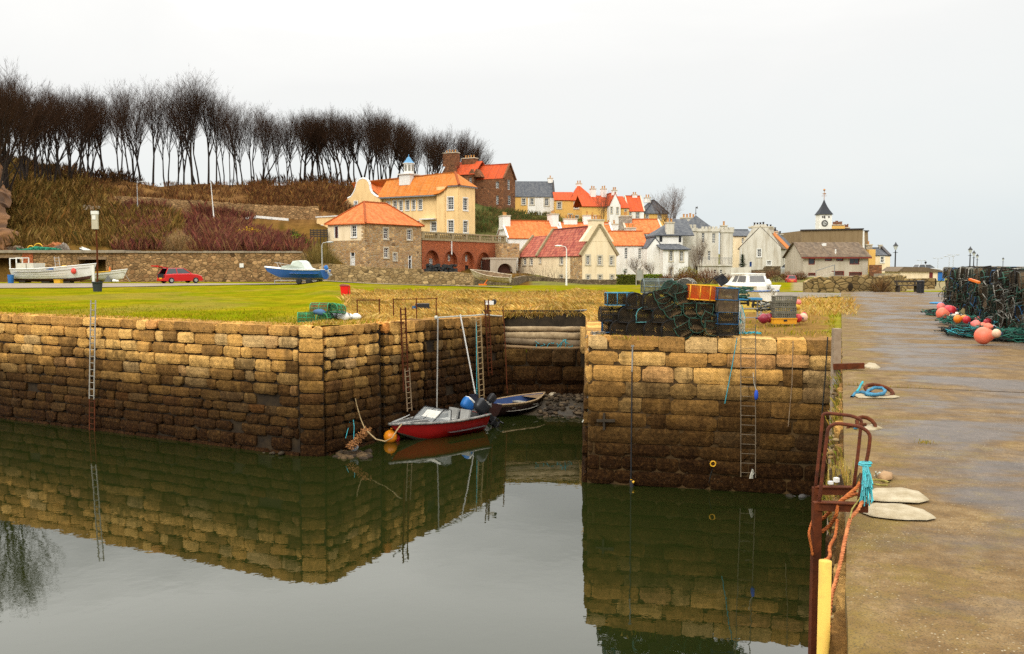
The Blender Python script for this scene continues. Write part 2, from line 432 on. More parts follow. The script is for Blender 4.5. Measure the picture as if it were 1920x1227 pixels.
def block_wall(mb, A, B, z0, zA, zB, hs, ws, seed, gap=.006, rough=.024, batter=0., holes=.02, top_d=.8, bmat=1, back=-.07, mos=0., fixed=None, jut=.03, bed=.5):
 rnd = random.Random(seed); A = Vector((A[0], A[1], 0)); B = Vector((B[0], B[1], 0))
 L = (B - A).length; t = (B - A) / L; n = Vector((t.y, -t.x, 0))          # outward: right of A->B
 def P(x, z, d):
  zt = lerp(zA, zB, max(0, min(1, x / L)))
  q = A + t * x + n * (d + batter * max(0, zA - z)); return (q.x, q.y, z)
 cum = 0.; row = 0
 while True:
  h = rnd.uniform(*hs) if not fixed else fixed[row % len(fixed)]
  if row == 0: h *= 1.05
  zt_min = min(zA, zB) - cum
  if zt_min <= z0 + .05: break
  x = -rnd.uniform(0, .5) * ws[1]; 
  while x < L - .02:
   wd = rnd.uniform(*ws)
   if row == 0: wd *= 1.15
   x0, x1 = max(x, 0.), min(x + wd, L); x += wd
   if L - x < ws[0] * .4: x1 = L; x = L
   if x1 - x0 < .06: continue
   if row > 1 and rnd.random() < holes: continue
   nx = max(3, int((x1 - x0) / .11)); nzv = 4
   tone, hue = rnd.random(), rnd.random()
   mb.col = (tone, hue, mos)
   o0 = rnd.uniform(-jut, jut); tx = rnd.uniform(-.03, .03); tz = rnd.uniform(-.03, .03)
   cr = [rnd.uniform(0, .018) if rnd.random() < .75 else rnd.uniform(.02, .07) for _ in range(4)]
   dz0, dz1 = rnd.uniform(0, .006), (rnd.uniform(.012, .045) if rnd.random() < bed else rnd.uniform(0, .008)); x1 -= rnd.uniform(.01, .05) * (rnd.random() < bed * .6); sd_ = rnd.uniform(0, 99)
   vs = []; wd_ = x1 - x0
   for i in range(nx + 1):
    for j in range(nzv + 1):
     a, c = i / nx, j / nzv
     xx = x0 + gap + (wd_ - 2 * gap) * a
     zt = lerp(zA, zB, xx / L) - cum
     hh_ = h - 2 * gap
     zz = zt - gap - dz0 - (hh_ - dz0 - dz1) * c
     if row and zz < z0 - .4: zz = z0 - .4
     e = min(a * wd_, (1 - a) * wd_, c * h + (.05 if row == 0 and j == 0 else 0), (1 - c) * h)
     d = o0 + rough * smooth(min(e / .028, 1)) + nz(xx * 2.6 + sd_, zz * 3.4, seed) * rough * .75 + tx * (a - .5) + tz * (c - .5)
     cn = cr[(i > nx / 2) * 2 + (j > 2)]
     if i in (0, nx) and j in (0, nzv): xx += cn * (1 if i == 0 else -1); zz += cn * (-1 if j == 0 else 1); d -= .03
     xx += nz(zz * 3, sd_, xx) * .014; zz += nz(xx * 2.2, sd_ + 5, 0) * .016
     vs.append(P(xx, zz, d))
   fs = [(i * (nzv + 1) + j, i * (nzv + 1) + j + 1, (i + 1) * (nzv + 1) + j + 1, (i + 1) * (nzv + 1) + j) for i in range(nx) for j in range(nzv)]
   rim = [i * (nzv + 1) for i in range(nx + 1)] + [nx * (nzv + 1) + j for j in range(1, nzv + 1)] + [i * (nzv + 1) + nzv for i in range(nx - 1, -1, -1)] + [j for j in range(nzv - 1, 0, -1)]
   bd = top_d if row == 0 else .28
   base_ = len(vs)
   for r_ in rim:
    p = Vector(vs[r_]); p = p - n * bd
    if row == 0 and r_ % (nzv + 1) == 0: p.z += rnd.uniform(-.02, .03)
    vs.append(tuple(p))
   for q in range(len(rim)):
    q2 = (q + 1) % len(rim); fs.append((rim[q], rim[q2], base_ + q2, base_ + q))
   mb.add(vs, fs, 0)
  cum += h; row += 1
 mb.col = (.1, .5, 0)
 mb.add([P(0, z0 - .5, back), P(L, z0 - .5, back), P(L, zB - .14, back), P(0, zA - .14, back)], [(0, 1, 2, 3)], bmat)
def wall_obj(mb, name, label, cat='wall', parent=None):
 o = mb.build(name, [STONE, MORTAR, PALE_MORTAR], parent)
 if label: tag(o, label, cat)
 return o
mb = MB()
block_wall(mb, A0, C1, 0, 3.62, 3.62, (.27, .36), (.34, .98), 3, holes=.03)
wall_obj(mb, 'harbour_wall', 'long weathered harbour wall of big sandstone blocks below the green lawn')
mb = MB()
block_wall(mb, C1 + Vector((.05, -.02, 0)), C2 + Vector((-.05, 0, 0)), 0, 3.63, 3.62, (.3, .44), (.66, .9), 8, holes=0, jut=.02)
mb.M = Matrix.Translation((0, 0, 0))
d_ = (BI - C2); 
def seg(a, b, s, zA, zB, off=0., mo=0.):
 n_ = Vector((d_.y, -d_.x, 0)).normalized() * off
 block_wall(mb, C2 + d_ * a + n_, C2 + d_ * b + n_, 0, zA, zB, (.27, .37), (.26, .72), s, holes=.02, jut=.035, mos=mo)
seg(.01, .245, 21, 3.6, 3.57); seg(.268, .475, 22, 3.57, 3.53, .02, -.25); seg(.485, 1., 23, 3.53, 3.42, 0, -1.0)  # far stretch: weed stain deepened in colour to carry the lock's shade too
for a_ in (.256, .48): mb.box(C2 + d_ * a_ + Vector((-.35, .2, 1.4)), (.5, .5, 4.0), math.atan2(d_.y, d_.x), 1)
wall_obj(mb, 'lock_wall', 'inner harbour wall of sandstone blocks running back beside the small red boat')
mb = MB()
block_wall(mb, BI + Vector((-.1, .05, 0)), PE + Vector((.4, 0, 0)), 0, 2.14, 2.14, (.62, .75), (.75, 1.1), 31, rough=.09, holes=0, top_d=1.4, jut=.04, mos=-.75)
wall_obj(mb, 'weir_wall', 'low dark block wall with mossy top closing the channel below the logs')
mb = MB()
block_wall(mb, PC, PF, 0, 3.6, 3.6, (.31, .40), (.42, 1.25), 41, gap=.006, rough=.024, holes=.012, back=-.035, bmat=2, mos=-.2, batter=.025, jut=.02, bed=.2)
block_wall(mb, PE, PC + Vector((-.02, 0, 0)), 0, 3.55, 3.6, (.31, .40), (.42, 1.), 42, holes=.01, batter=.025, mos=-.3)
wall_obj(mb, 'pier_wall', 'square sandstone pier head carrying the stacked creels, its lower courses dark and wet')
mb = MB()
a_, b_ = so(20.9, .06), so(1.2, .06)
block_wall(mb, a_, b_, 0, 3.52, 3.52, (.26, .36), (.3, .8), 51, rough=.045, holes=.05, batter=.04, top_d=.3, jut=.028, mos=-1.25)
wall_obj(mb, 'quay_wall', 'rough overgrown stone face of the quay under the concrete roadway')
# ================================================================ concrete deck of the quay
m, nt, b = mk('quay_concrete'); kk = coords(nt, 'Object')
st_ = nd(nt, 'ShaderNodeMapping', {'Vector': kk, 'Scale': (.6, 1., 1.)}).outputs[0]
n1 = tnoise(nt, st_, .8, 7, .62, .3); n2 = tnoise(nt, kk, 3., 9, .78); n3 = tnoise(nt, kk, 90., 4, .75)
dry = ramp(nt, n2, [(.30, (.085, .046, .016)), (.5, (.165, .10, .038)), (.70, (.27, .185, .088))])
xo = nd(nt, 'ShaderNodeSeparateXYZ', {0: kk})
wetf = math_(nt, 'ADD', n1, math_(nt, 'MULTIPLY_ADD', ramp(nt, math_(nt, 'DIVIDE', xo.outputs['X'], 4.), [(.02, 0), (.28, 1)]), .17, -.15))
wet = ramp(nt, wetf, [(.43, 0), (.57, 1.)])
wetcol = ramp(nt, n2, [(.3, (.042, .029, .02)), (.7, (.125, .092, .07))])
grit = ramp(nt, nd(nt, 'ShaderNodeTexVoronoi', {'Vector': kk, 'Scale': 30.}).outputs['Distance'], [(.10, .9), (.17, 0)])
grit = math_(nt, 'MULTIPLY', grit, ramp(nt, tnoise(nt, kk, 1.3, 5, .7), [(.45, 0), (.62, 1)]))
spk = ramp(nt, n3, [(.36, .85), (.5, 0)])
moss = ramp(nt, math_(nt, 'SUBTRACT', tnoise(nt, kk, 2.2, 6, .7), math_(nt, 'MULTIPLY', xo.outputs['X'], .10)), [(.42, 0), (.58, .6)])
c = mix(nt, wet, dry, wetcol); c = mix(nt, moss, c, (.17, .115, .016)); c = mix(nt, spk, c, (.05, .04, .022)); c = mix(nt, grit, c, (.42, .36, .24))
setc(nt, b, c, mix(nt, wet, .95, .44), .22)
wv = nd(nt, 'ShaderNodeTexWave', {'Vector': kk, 'Scale': 6.5, 'Distortion': 3., 'Detail': 3.}, bands_direction='Y').outputs['Fac']
bump(nt, b, math_(nt, 'ADD', math_(nt, 'MULTIPLY', wv, .12), math_(nt, 'ADD', n3, n2)), .4, .008)
CONC = m
mb = MB()
js = [-3., 2.4, 13.7, 28.5, 44., 62.]
for a, c_ in zip(js, js[1:]):
 a += .03; c_ -= .03
 ns = max(8, int((c_ - a) / .25)); no = 24
 vs = []
 for i in range(ns + 1):
  s_ = lerp(a, c_, i / ns)
  for j in range(no + 1):
   o_ = .07 + (10.5 if s_ < 50 else 14) * (j / no) ** 1.6
   if j == 0: o_ += nz(s_ * 2.1, 3) * .018 + nz(s_ * 9, 7) * .008
   z = nz(s_ * .35, o_ * .35, 9) * .03 - (.012 if i in (0, ns) or j == 0 else 0)
   vs.append((o_, s_, z))
 fs = [(i * (no + 1) + j, i * (no + 1) + j + 1, (i + 1) * (no + 1) + j + 1, (i + 1) * (no + 1) + j) for i in range(ns) for j in range(no)]
 rim = [i * (no + 1) for i in range(ns + 1)]
 e0 = [j for j in range(no + 1)]; e1 = [ns * (no + 1) + j for j in range(no + 1)]
 for ed in (rim, e0, e1):
  b0 = len(vs)
  for q in ed: vs.append((vs[q][0], vs[q][1], -.17 + nz(vs[q][1] * 4, 1) * .02))
  for q in range(len(ed) - 1): fs.append((ed[q], ed[q + 1], b0 + q + 1, b0 + q))
 mb.add(vs, fs)
d = mb.build('quay_roadway', CONC); d.location = (0, 0, DK + .01); d.rotation_euler = (0, 0, -math.atan2(QS.x, QS.y)); tag(d, kind='structure')
# gravel road before the retaining wall, track beside the pier
def sheet(name, rowsL, rowsR, mat, n=8, lift=.02, rows=None):
 mb = MB(); vs = []
 m_ = 14
 pts = []
 for q in range(len(rowsL) - 1):
  for i in range(m_ + (q == len(rowsL) - 2)):
   pts.append((rowsL[q].lerp(rowsL[q + 1], i / m_), rowsR[q].lerp(rowsR[q + 1], i / m_)))
 for a, c_ in pts:
  for j in range(n + 1):
   p = a.lerp(c_, j / n)
   if j in (0, n): p = p + Vector((nz(p.x * .7, p.y * .7) * .3, nz(p.x, p.y, 5) * .5, 0))
   vs.append((p.x, p.y, Txy(p.x, p.y) + lift + .03))
 mb.add(vs, [(i * (n + 1) + j, i * (n + 1) + j + 1, (i + 1) * (n + 1) + j + 1, (i + 1) * (n + 1) + j) for i in range(len(pts) - 1) for j in range(n)])
 return tag(mb.build(name, mat, sm=True), kind='structure')
ROADM = paint('road_gravel', (.27, .22, .16), (.18, .14, .10), .5, .9, .3, 10, co='World')
G = lambda px, Y: Vector(((px - 960) / 1700. * Y, Y, 0))
sheet('road', [G(-300, 66), G(0, 67), G(180, 69), G(340, 75), G(500, 80), G(760, 82), G(960, 81)], [G(-300, 84), G(0, 84), G(180, 84), G(340, 84), G(500, 83.5), G(760, 83.5), G(960, 82.5)], ROADM)
sheet('track', [G(1440, 43), G(1500, 46), G(1560, 49), G(1625, 48)], [G(1430, 58), G(1500, 57), G(1570, 55), G(1640, 60)], paint('track_grit', (.2, .17, .13), (.13, .105, .075), .8, .9, .3, 12, co='World'))
sheet('hill_road', [G(150, 126), G(300, 124.2), G(560, 124.2)], [G(150, 130), G(300, 128.8), G(560, 128.8)], ROADM)
# mud and rubble at the foot of the weir
mb = MB(); vs = []
for i in range(31):
 for j in range(15):
  x = lerp(-.6, 3., i / 30.); y = lerp(28.5, 34.1, j / 14.)
  z = -.35 + smooth((y - 29.3 - (3 - x) * .25) / 4.) * .75 + nz(x * 1.6, y * 1.6) * .12
  vs.append((x, y, z))
mb.add(vs, [(i * 15 + j, (i + 1) * 15 + j, (i + 1) * 15 + j + 1, i * 15 + j + 1) for i in range(30) for j in range(14)])
tag(mb.build('mud', paint('mud_mat', (.05, .036, .018), (.02, .014, .008), 3, .6, .6, 18, .4), sm=True), kind='structure')
mb = MB()
def rock(mb, c, r, col):
 mb.col = col; s_ = U(0, 99)
 mb.ball(c, (r * U(.8, 1.5), r * U(.7, 1.1), r * U(.4, .75)), 8, 5, R=Matrix.Rotation(U(0, 6), 3, 'Z'), fn=lambda p: p * (1 + .35 * nz(p.x / r + s_, p.y / r, p.z / r)))
for _ in range(240):
 x, y = U(.9, 3.), U(30.2, 34)
 rock(mb, (x, y, -.33 + smooth((y - 29.3 - (3 - x) * .25) / 4.) * .75 + .02), U(.03, .13), random.choice([(.07, .045, .022), (.035, .022, .01), (.10, .068, .036), (.022, .014, .007)]))
ROCKM = attrmat('rock_mat', .8, .4, 9, .3, .5)
tag(mb.build('rubble', ROCKM, sm=True), kind='stuff')
mb = MB(); rock(mb, gnd(1037, 741, .4), .24, (.42, .35, .24))
tag(mb.build('pale_boulder', ROCKM, sm=True), 'pale cream boulder lying on the dark rubble beside the grounded open boat', 'boulder')
# ================================================================ buildings
GLASS = paint('window_glass', (.030, .036, .042), (.012, .014, .018), .6, .06, 0, spec=.6)
WHITEP = paint('white_paint', (.74, .73, .69), (.62, .61, .56), 3, .6, .05)
SURR = paint('pale_stone_trim', (.56, .50, .38), (.45, .39, .28), 4, .8, .2)
DARKP = paint('dark_paint', (.02, .016, .014), (.035, .022, .018), 3, .5, .05)
POT = paint('chimney_pot', (.50, .26, .07), (.36, .15, .05), 5, .85, .1)
LEAD = paint('lead_grey', (.22, .23, .24), (.15, .16, .17), 4, .6, .1)
RENDERS = {}
def render_(name, c, st=.2, dirt=(.30, .25, .17)):      # painted harling with damp streaks
 if name in MATS: return MATS[name]
 m, nt, b = mk(name); k = coords(nt, 'Object')
 a = tnoise(nt, nd(nt, 'ShaderNodeMapping', {'Vector': k, 'Scale': (1.6, 1.6, .25)}).outputs[0], 1.1, 6, .7)
 f = ramp(nt, a, [(.45, 0), (.76, st * 1.5)]); g = tnoise(nt, k, .5, 5, .6)
 cc = mix(nt, f, c, tuple(x * y * 1.6 for x, y in zip(c, dirt))) 
 cc = mix(nt, 1., cc, math_(nt, 'MULTIPLY_ADD', g, .3, .85), 'MULTIPLY')
 setc(nt, b, cc, .9, .15); bump(nt, b, tnoise(nt, k, 35, 3), .25, .02)
 MATS[name] = m; return m
def rubble_(name, c1, c2, c3, sc_=3.2, mort=(.34, .28, .19)):  # rubble stonework
 if name in MATS: return MATS[name]
 m, nt, b = mk(name); k = coords(nt, 'Object')
 w_ = nd(nt, 'ShaderNodeMapping', {'Vector': k, 'Scale': (1, 1, 1.5)}).outputs[0]
 dn = nd(nt, 'ShaderNodeTexNoise', {'Vector': w_, 'Scale': 2., 'Detail': 3.}).outputs['Color']
 w2 = mix(nt, .12, w_, dn)
 vo = nd(nt, 'ShaderNodeTexVoronoi', {'Vector': w2, 'Scale': sc_})
 ed = nd(nt, 'ShaderNodeTexVoronoi', {'Vector': w2, 'Scale': sc_}, feature='DISTANCE_TO_EDGE').outputs['Distance']
 h = nd(nt, 'ShaderNodeSeparateColor', {0: vo.outputs['Color']})
 cc = ramp(nt, h.outputs[0], [(0, c1), (.35, c2), (.7, c3), (.9, tuple(x * 1.5 for x in c2)), (1, tuple(x * .45 for x in c3))])
 cc = mix(nt, 1., cc, math_(nt, 'MULTIPLY_ADD', tnoise(nt, k, 9, 5, .7), 1., .5), 'MULTIPLY')
 cc = mix(nt, ramp(nt, ed, [(.02, 1), (.07, 0)]), cc, mort)
 setc(nt, b, cc, .9, .15)
 bump(nt, b, ramp(nt, ed, [(0, 0), (.14, 1)]), .7, .05)
 MATS[name] = m; return m
def tiles_(name, c, c2, c3, row=.33, colw=.25, mottled=.5, slate=False):
 if name in MATS: return MATS[name]
 m, nt, b = mk(name); k = coords(nt, 'UV')
 br = nd(nt, 'ShaderNodeTexBrick', {'Vector': k, 'Scale': 1., 'Brick Width': colw, 'Row Height': row, 'Mortar Size': .0, 'Color1': (0, 0, 0, 1), 'Color2': (1, 1, 1, 1)}, offset=.5 if slate else 0.)
 kk = coords(nt, 'Object')
 f = tnoise(nt, kk, .9, 6, .7)
 fac = math_(nt, 'MULTIPLY_ADD', br.outputs['Color'], mottled, math_(nt, 'MULTIPLY', f, 1. - mottled * .5))
 cc = ramp(nt, fac, [(.2, c), (.5, c2), (.85, c3)])
 st_ = nd(nt, 'ShaderNodeMapping', {'Vector': k, 'Scale': (2.2, .18, 1)}).outputs[0]
 cc = mix(nt, ramp(nt, tnoise(nt, st_, 1., 5, .7), [(.46, 0), (.74, .7)]), cc, (c[0] * .38, c[1] * .5, c[2] * .7))
 yv = nd(nt, 'ShaderNodeSeparateXYZ', {0: k})
 fr = math_(nt, 'FRACT', math_(nt, 'DIVIDE', yv.outputs['Y'], row))
 cc = mix(nt, ramp(nt, fr, [(.0, .65), (.16, 0)]), cc, tuple(x * .3 for x in c))
 setc(nt, b, cc, .8, .2)
 wx = math_(nt, 'ABSOLUTE', math_(nt, 'SINE', math_(nt, 'MULTIPLY', yv.outputs['X'], PI / colw)))
 bump(nt, b, math_(nt, 'ADD', math_(nt, 'SUBTRACT', 1., fr), wx if not slate else 0.), .6, .05)
 MATS[name] = m; return m
ORANGE = tiles_('orange_pantile', (.50, .105, .022), (.62, .15, .035), (.66, .20, .06))
ORANGE2 = tiles_('orange_pantile_weathered', (.46, .12, .015), (.58, .175, .025), (.52, .20, .05))
REDT = tiles_('old_red_pantile', (.20, .042, .032), (.33, .07, .045), (.44, .13, .075), .42, .36, .8)
REDT2 = tiles_('red_clay_tile', (.48, .06, .014), (.58, .085, .018), (.46, .085, .03))
SLATE = tiles_('grey_slate', (.055, .06, .072), (.085, .09, .10), (.12, .125, .13), .3, .3, .5, True)
BROWNT = tiles_('brown_concrete_tile', (.085, .055, .035), (.125, .085, .05), (.17, .12, .075), .4, .34, .7)
class House:
 def __init__(s, name, label, px, py, Y, a, cat='house', dz=0.):
  s.C = at(px, py, Y); s.C.z += dz; a = math.radians(a); s.a = a
  s.R = Vector((math.cos(a), math.sin(a), 0)); s.L = Vector((-math.sin(a), math.cos(a), 0))
  s.root = thing(name, label, cat, s.C, a)
  s.wall = MB(); s.wm = []
 def ext(s, px, py, d, o=None):
  dx, _ = ray(px, py); o = o or s.C
  return (dx * o.y - o.x) / (d.x - dx * d.y)
 def u(s, px, py=470, v=0.): return s.ext(px, py, s.R, s.C + s.L * v)
 def v(s, px, py=470, u=0.): return s.ext(px, py, s.L, s.C + s.R * u)
 def z(s, u, v, py):
  Y = (s.C + s.R * u + s.L * v).y
  return EYE + ray(960, py)[1] * Y - s.C.z
 def hR(s, px, py, v=0.):
  u = s.u(px, py, v); return u, s.z(u, v, py)
 def hL(s, px, py, u=0.):
  v = s.v(px, py, u); return v, s.z(u, v, py)
 def mi(s, mat):
  if mat not in s.wm: s.wm.append(mat)
  return s.wm.index(mat)
 def panel(s, face, a0, a1, z0, z1, off, mat, holes=(), rev=.16):
  k = s.mi(mat)
  pt = (lambda a, z, d: (a, off + d, z)) if face == 'R' else (lambda a, z, d: (off + d, a, z)) if face == 'L' else (lambda a, z, d: (off - d, a, z))
  hs = [h for h in holes if h[0] > a0 and h[1] < a1 and h[2] > z0 - .01 and h[3] < z1 + .01]
  xs = sorted({a0, a1} | {h[0] for h in hs} | {h[1] for h in hs}); zs = sorted({z0, z1} | {h[2] for h in hs} | {h[3] for h in hs})
  for i in range(len(xs) - 1):
   for j in range(len(zs) - 1):
    xm, zm = (xs[i] + xs[i + 1]) / 2, (zs[j] + zs[j + 1]) / 2
    if any(h[0] < xm < h[1] and h[2] < zm < h[3] for h in hs): continue
    s.wall.add([pt(xs[i], zs[j], 0), pt(xs[i + 1], zs[j], 0), pt(xs[i + 1], zs[j + 1], 0), pt(xs[i], zs[j + 1], 0)], [(0, 1, 2, 3)], k)
  for h in hs:
   q = [(h[0], h[2]), (h[1], h[2]), (h[1], h[3]), (h[0], h[3])]
   for i in range(4):
    p, r = q[i], q[(i + 1) % 4]
    s.wall.add([pt(*p, 0), pt(*r, 0), pt(*r, rev), pt(*p, rev)], [(0, 1, 2, 3)], k)
  s.pt = pt; return pt, hs
 def win(s, pt, h, nx=2, ny=4, surr=SURR, sw=.14, frame=WHITEP, sill=True, rev=.16, kind='window', glass=GLASS, split=.5):
  x0, x1, z0, z1 = h
  mb = MB()
  def bx(a0, a1, c0, c1, d0, d1, m):
   ps = [pt(a, c, d) for d in (d0, d1) for c in (c0, c1) for a in (a0, a1)]
   mb.add(ps, [(0, 1, 3, 2), (4, 6, 7, 5), (0, 4, 5, 1), (2, 3, 7, 6), (0, 2, 6, 4), (1, 5, 7, 3)], m)
  if surr:
   bx(x0 - sw, x0, z0 - (sw if not sill else 0), z1 + sw, -.03, .02, 1); bx(x1, x1 + sw, z0 - (sw if not sill else 0), z1 + sw, -.03, .02, 1); bx(x0, x1, z1, z1 + sw, -.03, .02, 1)
   if sill: bx(x0 - sw * 1.1, x1 + sw * 1.1, z0 - .14, z0, -.1, .05, 1)
  d = rev - .05; fw = min(.09, (x1 - x0) * .11)
  bx(x0, x0 + fw, z0, z1, d, d + .05, 0); bx(x1 - fw, x1, z0, z1, d, d + .05, 0)
  bx(x0 + fw, x1 - fw, z1 - fw, z1, d, d + .05, 0); bx(x0 + fw, x1 - fw, z0, z0 + fw * 1.2, d, d + .05, 0)
  ix0, ix1, iz0, iz1 = x0 + fw, x1 - fw, z0 + fw * 1.2, z1 - fw
  bw = .045
  for i in range(1, nx):
   xx = lerp(ix0, ix1, i / nx); bx(xx - bw / 2, xx + bw / 2, iz0, iz1, d + .006, d + .04, 0)
  for j in range(1, ny):
   zz = lerp(iz0, iz1, j / ny); b2 = bw * (1.7 if j == ny // 2 else 1); bx(ix0, ix1, zz - b2 / 2, zz + b2 / 2, d + .009, d + .045, 0)
  o = mb.build(kind, [frame, surr or SURR], s.root)
  g = MB(); g.add([pt(x0 + .02, z0 + .02, rev - .02), pt(x1 - .02, z0 + .02, rev - .02), pt(x1 - .02, z1 - .02, rev - .02), pt(x0 + .02, z1 - .02, rev - .02)], [(0, 1, 2, 3)])
  g.build('pane', glass, o); return o
 def door(s, pt, h, mat, frame=WHITEP, fan=False, rev=.16):
  x0, x1, z0, z1 = h; mb = MB()
  def bx(m_, a0, a1, c0, c1, d0, d1, m=0):
   ps = [pt(a, c, d) for d in (d0, d1) for c in (c0, c1) for a in (a0, a1)]
   m_.add(ps, [(0, 1, 3, 2), (4, 6, 7, 5), (0, 4, 5, 1), (2, 3, 7, 6), (0, 2, 6, 4), (1, 5, 7, 3)], m)
  zt = z1 - (.5 if fan else .08)
  bx(mb, x0, x0 + .09, z0, z1, -.02, rev, 1); bx(mb, x1 - .09, x1, z0, z1, -.02, rev, 1); bx(mb, x0 + .09, x1 - .09, zt, zt + .08, -.02, rev, 1)
  bx(mb, x0 + .09, x1 - .09, z0, zt, rev - .06, rev, 0)
  for (p, q) in ((.1, .45), (.52, .92)): bx(mb, x0 + .2, x1 - .2, lerp(z0, zt, p), lerp(z0, zt, q), rev - .085, rev - .062, 0)
  o = mb.build('door', [mat, frame], s.root)
  if fan:
   g = MB(); g.add([pt(x0 + .09, zt + .08, rev - .04), pt(x1 - .09, zt + .08, rev - .04), pt(x1 - .09, z1, rev - .04), pt(x0 + .09, z1, rev - .04)], [(0, 1, 2, 3)]); g.build('pane', GLASS, o)
  return o
 def poly(s, face, pts, off, mat, th=0.):
  k = s.mi(mat)
  P = [(a, off, z) if face == 'R' else (off, a, z) for a, z in pts]
  if th: s.wall.prism(P, (0, th, 0) if face == 'R' else (th, 0, 0), k)
  else: s.wall.add(P, [tuple(range(len(P)))], k)
 def roof(s, quads, mat, th=.12, trim=None, name='roof'):
  mb = MB()
  for q in quads:
   if len(q) == 4: mb.quad(*q, 0, th)
   else:
    a, b, c = map(Vector, q); e = (b - a).normalized(); uv = [(0, 0), ((b - a).length, 0), ((c - a).dot(e), ((c - a) - e * (c - a).dot(e)).length)]
    mb.add([a, b, c], [(0, 1, 2)], 0, [uv])
    mb.add([a - Vector((0, 0, th)), b - Vector((0, 0, th)), c - Vector((0, 0, th)), a, b, c], [(0, 1, 2), (0, 1, 4, 3), (1, 2, 5, 4), (2, 0, 3, 5)], 0)
  return mb.build(name, [mat], s.root)
 def ridge(s, p, q, mat, r=.13, parent=None):
  mb = MB(); mb.tube([p, q], r, 6); return mb.build('ridge_tiles', mat, parent or s.root)
 def chim(s, x, y, z0, z1, dx, dy, mat, pots=3, along='y', pot=POT, ph=.55):
  mb = MB(); mb.bbox(x - dx / 2, x + dx / 2, y - dy / 2, y + dy / 2, z0, z1, 0)
  mb.bbox(x - dx / 2 - .08, x + dx / 2 + .08, y - dy / 2 - .08, y + dy / 2 + .08, z1, z1 + .16, 1)
  o = mb.build('chimney', [mat, SURR], s.root)
  if pots:
   for i in range(pots):
    t = (i + .5) / pots - .5
    px_, py_ = (x, y + t * dy * .85) if along == 'y' else (x + t * dx * .85, y)
    h = ph * U(.8, 1.15); m_ = MB(); m_.lathe([(.15, 0), (.13, h * .2), (.12, h * .8), (.17, h * .86), (.16, h), (.09, h), (.09, h * .6)], (px_, py_, z1 + .16), 8)
    m_.build('chimney_pot', pot, o)
  return o
 def done(s): return s.wall.build('wall', s.wm, s.root)
 def pipe(s, face, a, z0, z1, off, mat=None, r=.06, lab=None):
  mb = MB(); p = (a, off - .08, 0) if face == 'R' else (off - .08, a, 0)
  mb.tube([(p[0], p[1], z0), (p[0], p[1], z1)], r, 6); return mb.build('drainpipe', mat or LEAD, s.root)
 def gable_house(s, W, D, ze, zr, along, wallm, roofm, ov=.18, zb=-1.5, holesR=(), holesL=(), ge=.08, verge=None, wall2=None):
  """box house, u 0..W, v 0..D; along = 'R' ridge runs with u, else with v"""
  pR, hr = s.panel('R', 0, W, zb, ze, 0, wallm, holesR); pL, hl = s.panel('L', 0, D, zb, ze, 0, wall2 or wallm, holesL)
  s.panel('R', 0, W, zb, ze, D, wallm); s.panel('L', 0, D, zb, ze, W, wallm)
  if along == 'R':
   sl_ = (zr - ze) / (D / 2)
   s.poly('L', [(0, ze), (D, ze), (D / 2, zr)], 0, wall2 or wallm); s.poly('L', [(0, ze), (D, ze), (D / 2, zr)], W, wallm)
   r = s.roof([((-ge, -ov, ze - sl_ * ov + .1), (W + ge, -ov, ze - sl_ * ov + .1), (W + ge, D / 2, zr + .1), (-ge, D / 2, zr + .1)),
      ((W + ge, D + ov, ze - sl_ * ov + .1), (-ge, D + ov, ze - sl_ * ov + .1), (-ge, D / 2, zr + .1), (W + ge, D / 2, zr + .1))], roofm)
   s.ridge((-ge, D / 2, zr + .1), (W + ge, D / 2, zr + .1), roofm, parent=r)
   if verge:
    for u_ in (-ge, W + ge):
     m_ = MB(); 
     for q0, q1 in (((u_, -ov, ze - sl_ * ov + .13), (u_, D / 2, zr + .13)), ((u_, D / 2, zr + .13), (u_, D + ov, ze - sl_ * ov + .13))): m_.bar(q0, q1, .26, .16)
     m_.build('skew', verge, r)
  else:
   sl_ = (zr - ze) / (W / 2)
   s.poly('R', [(0, ze), (W, ze), (W / 2, zr)], 0, wallm); s.poly('R', [(0, ze), (W, ze), (W / 2, zr)], D, wallm)
   r = s.roof([((-ov, D + ge, ze - sl_ * ov + .1), (-ov, -ge, ze - sl_ * ov + .1), (W / 2, -ge, zr + .1), (W / 2, D + ge, zr + .1)),
      ((W + ov, -ge, ze - sl_ * ov + .1), (W + ov, D + ge, ze - sl_ * ov + .1), (W / 2, D + ge, zr + .1), (W / 2, -ge, zr + .1))], roofm)
   s.ridge((W / 2, -ge, zr + .1), (W / 2, D + ge, zr + .1), roofm, parent=r)
   if verge:
    for v_ in (-ge, D + ge):
     m_ = MB()
     for q0, q1 in (((-ov, v_, ze - sl_ * ov + .13), (W / 2, v_, zr + .13)), ((W / 2, v_, zr + .13), (W + ov, v_, ze - sl_ * ov + .13))): m_.bar(q0, q1, .26, .16)
     m_.build('skew', verge, r)
  return pR, hr, pL, hl, r
 def hip_roof(s, u0, u1, v0, v1, ze, zr, mat, ov=.25, along=None):
  W, D = u1 - u0, v1 - v0; a = (u0 - ov, v0 - ov, ze); b = (u1 + ov, v0 - ov, ze); c = (u1 + ov, v1 + ov, ze); d = (u0 - ov, v1 + ov, ze)
  if W >= D:
   p, q = (u0 + D / 2, v0 + D / 2, zr), (u1 - D / 2, v0 + D / 2, zr)
   fs = [(a, b, q, p), (c, d, p, q), (d, a, p), (b, c, q)]; hips = [(a, p), (d, p), (b, q), (c, q)]
  else:
   p, q = (u0 + W / 2, v0 + W / 2, zr), (u0 + W / 2, v1 - W / 2, zr)
   fs = [(d, a, p, q), (b, c, q, p), (a, b, p), (c, d, q)]; hips = [(a, p), (b, p), (c, q), (d, q)]
  r = s.roof(fs, mat)
  mb = MB()
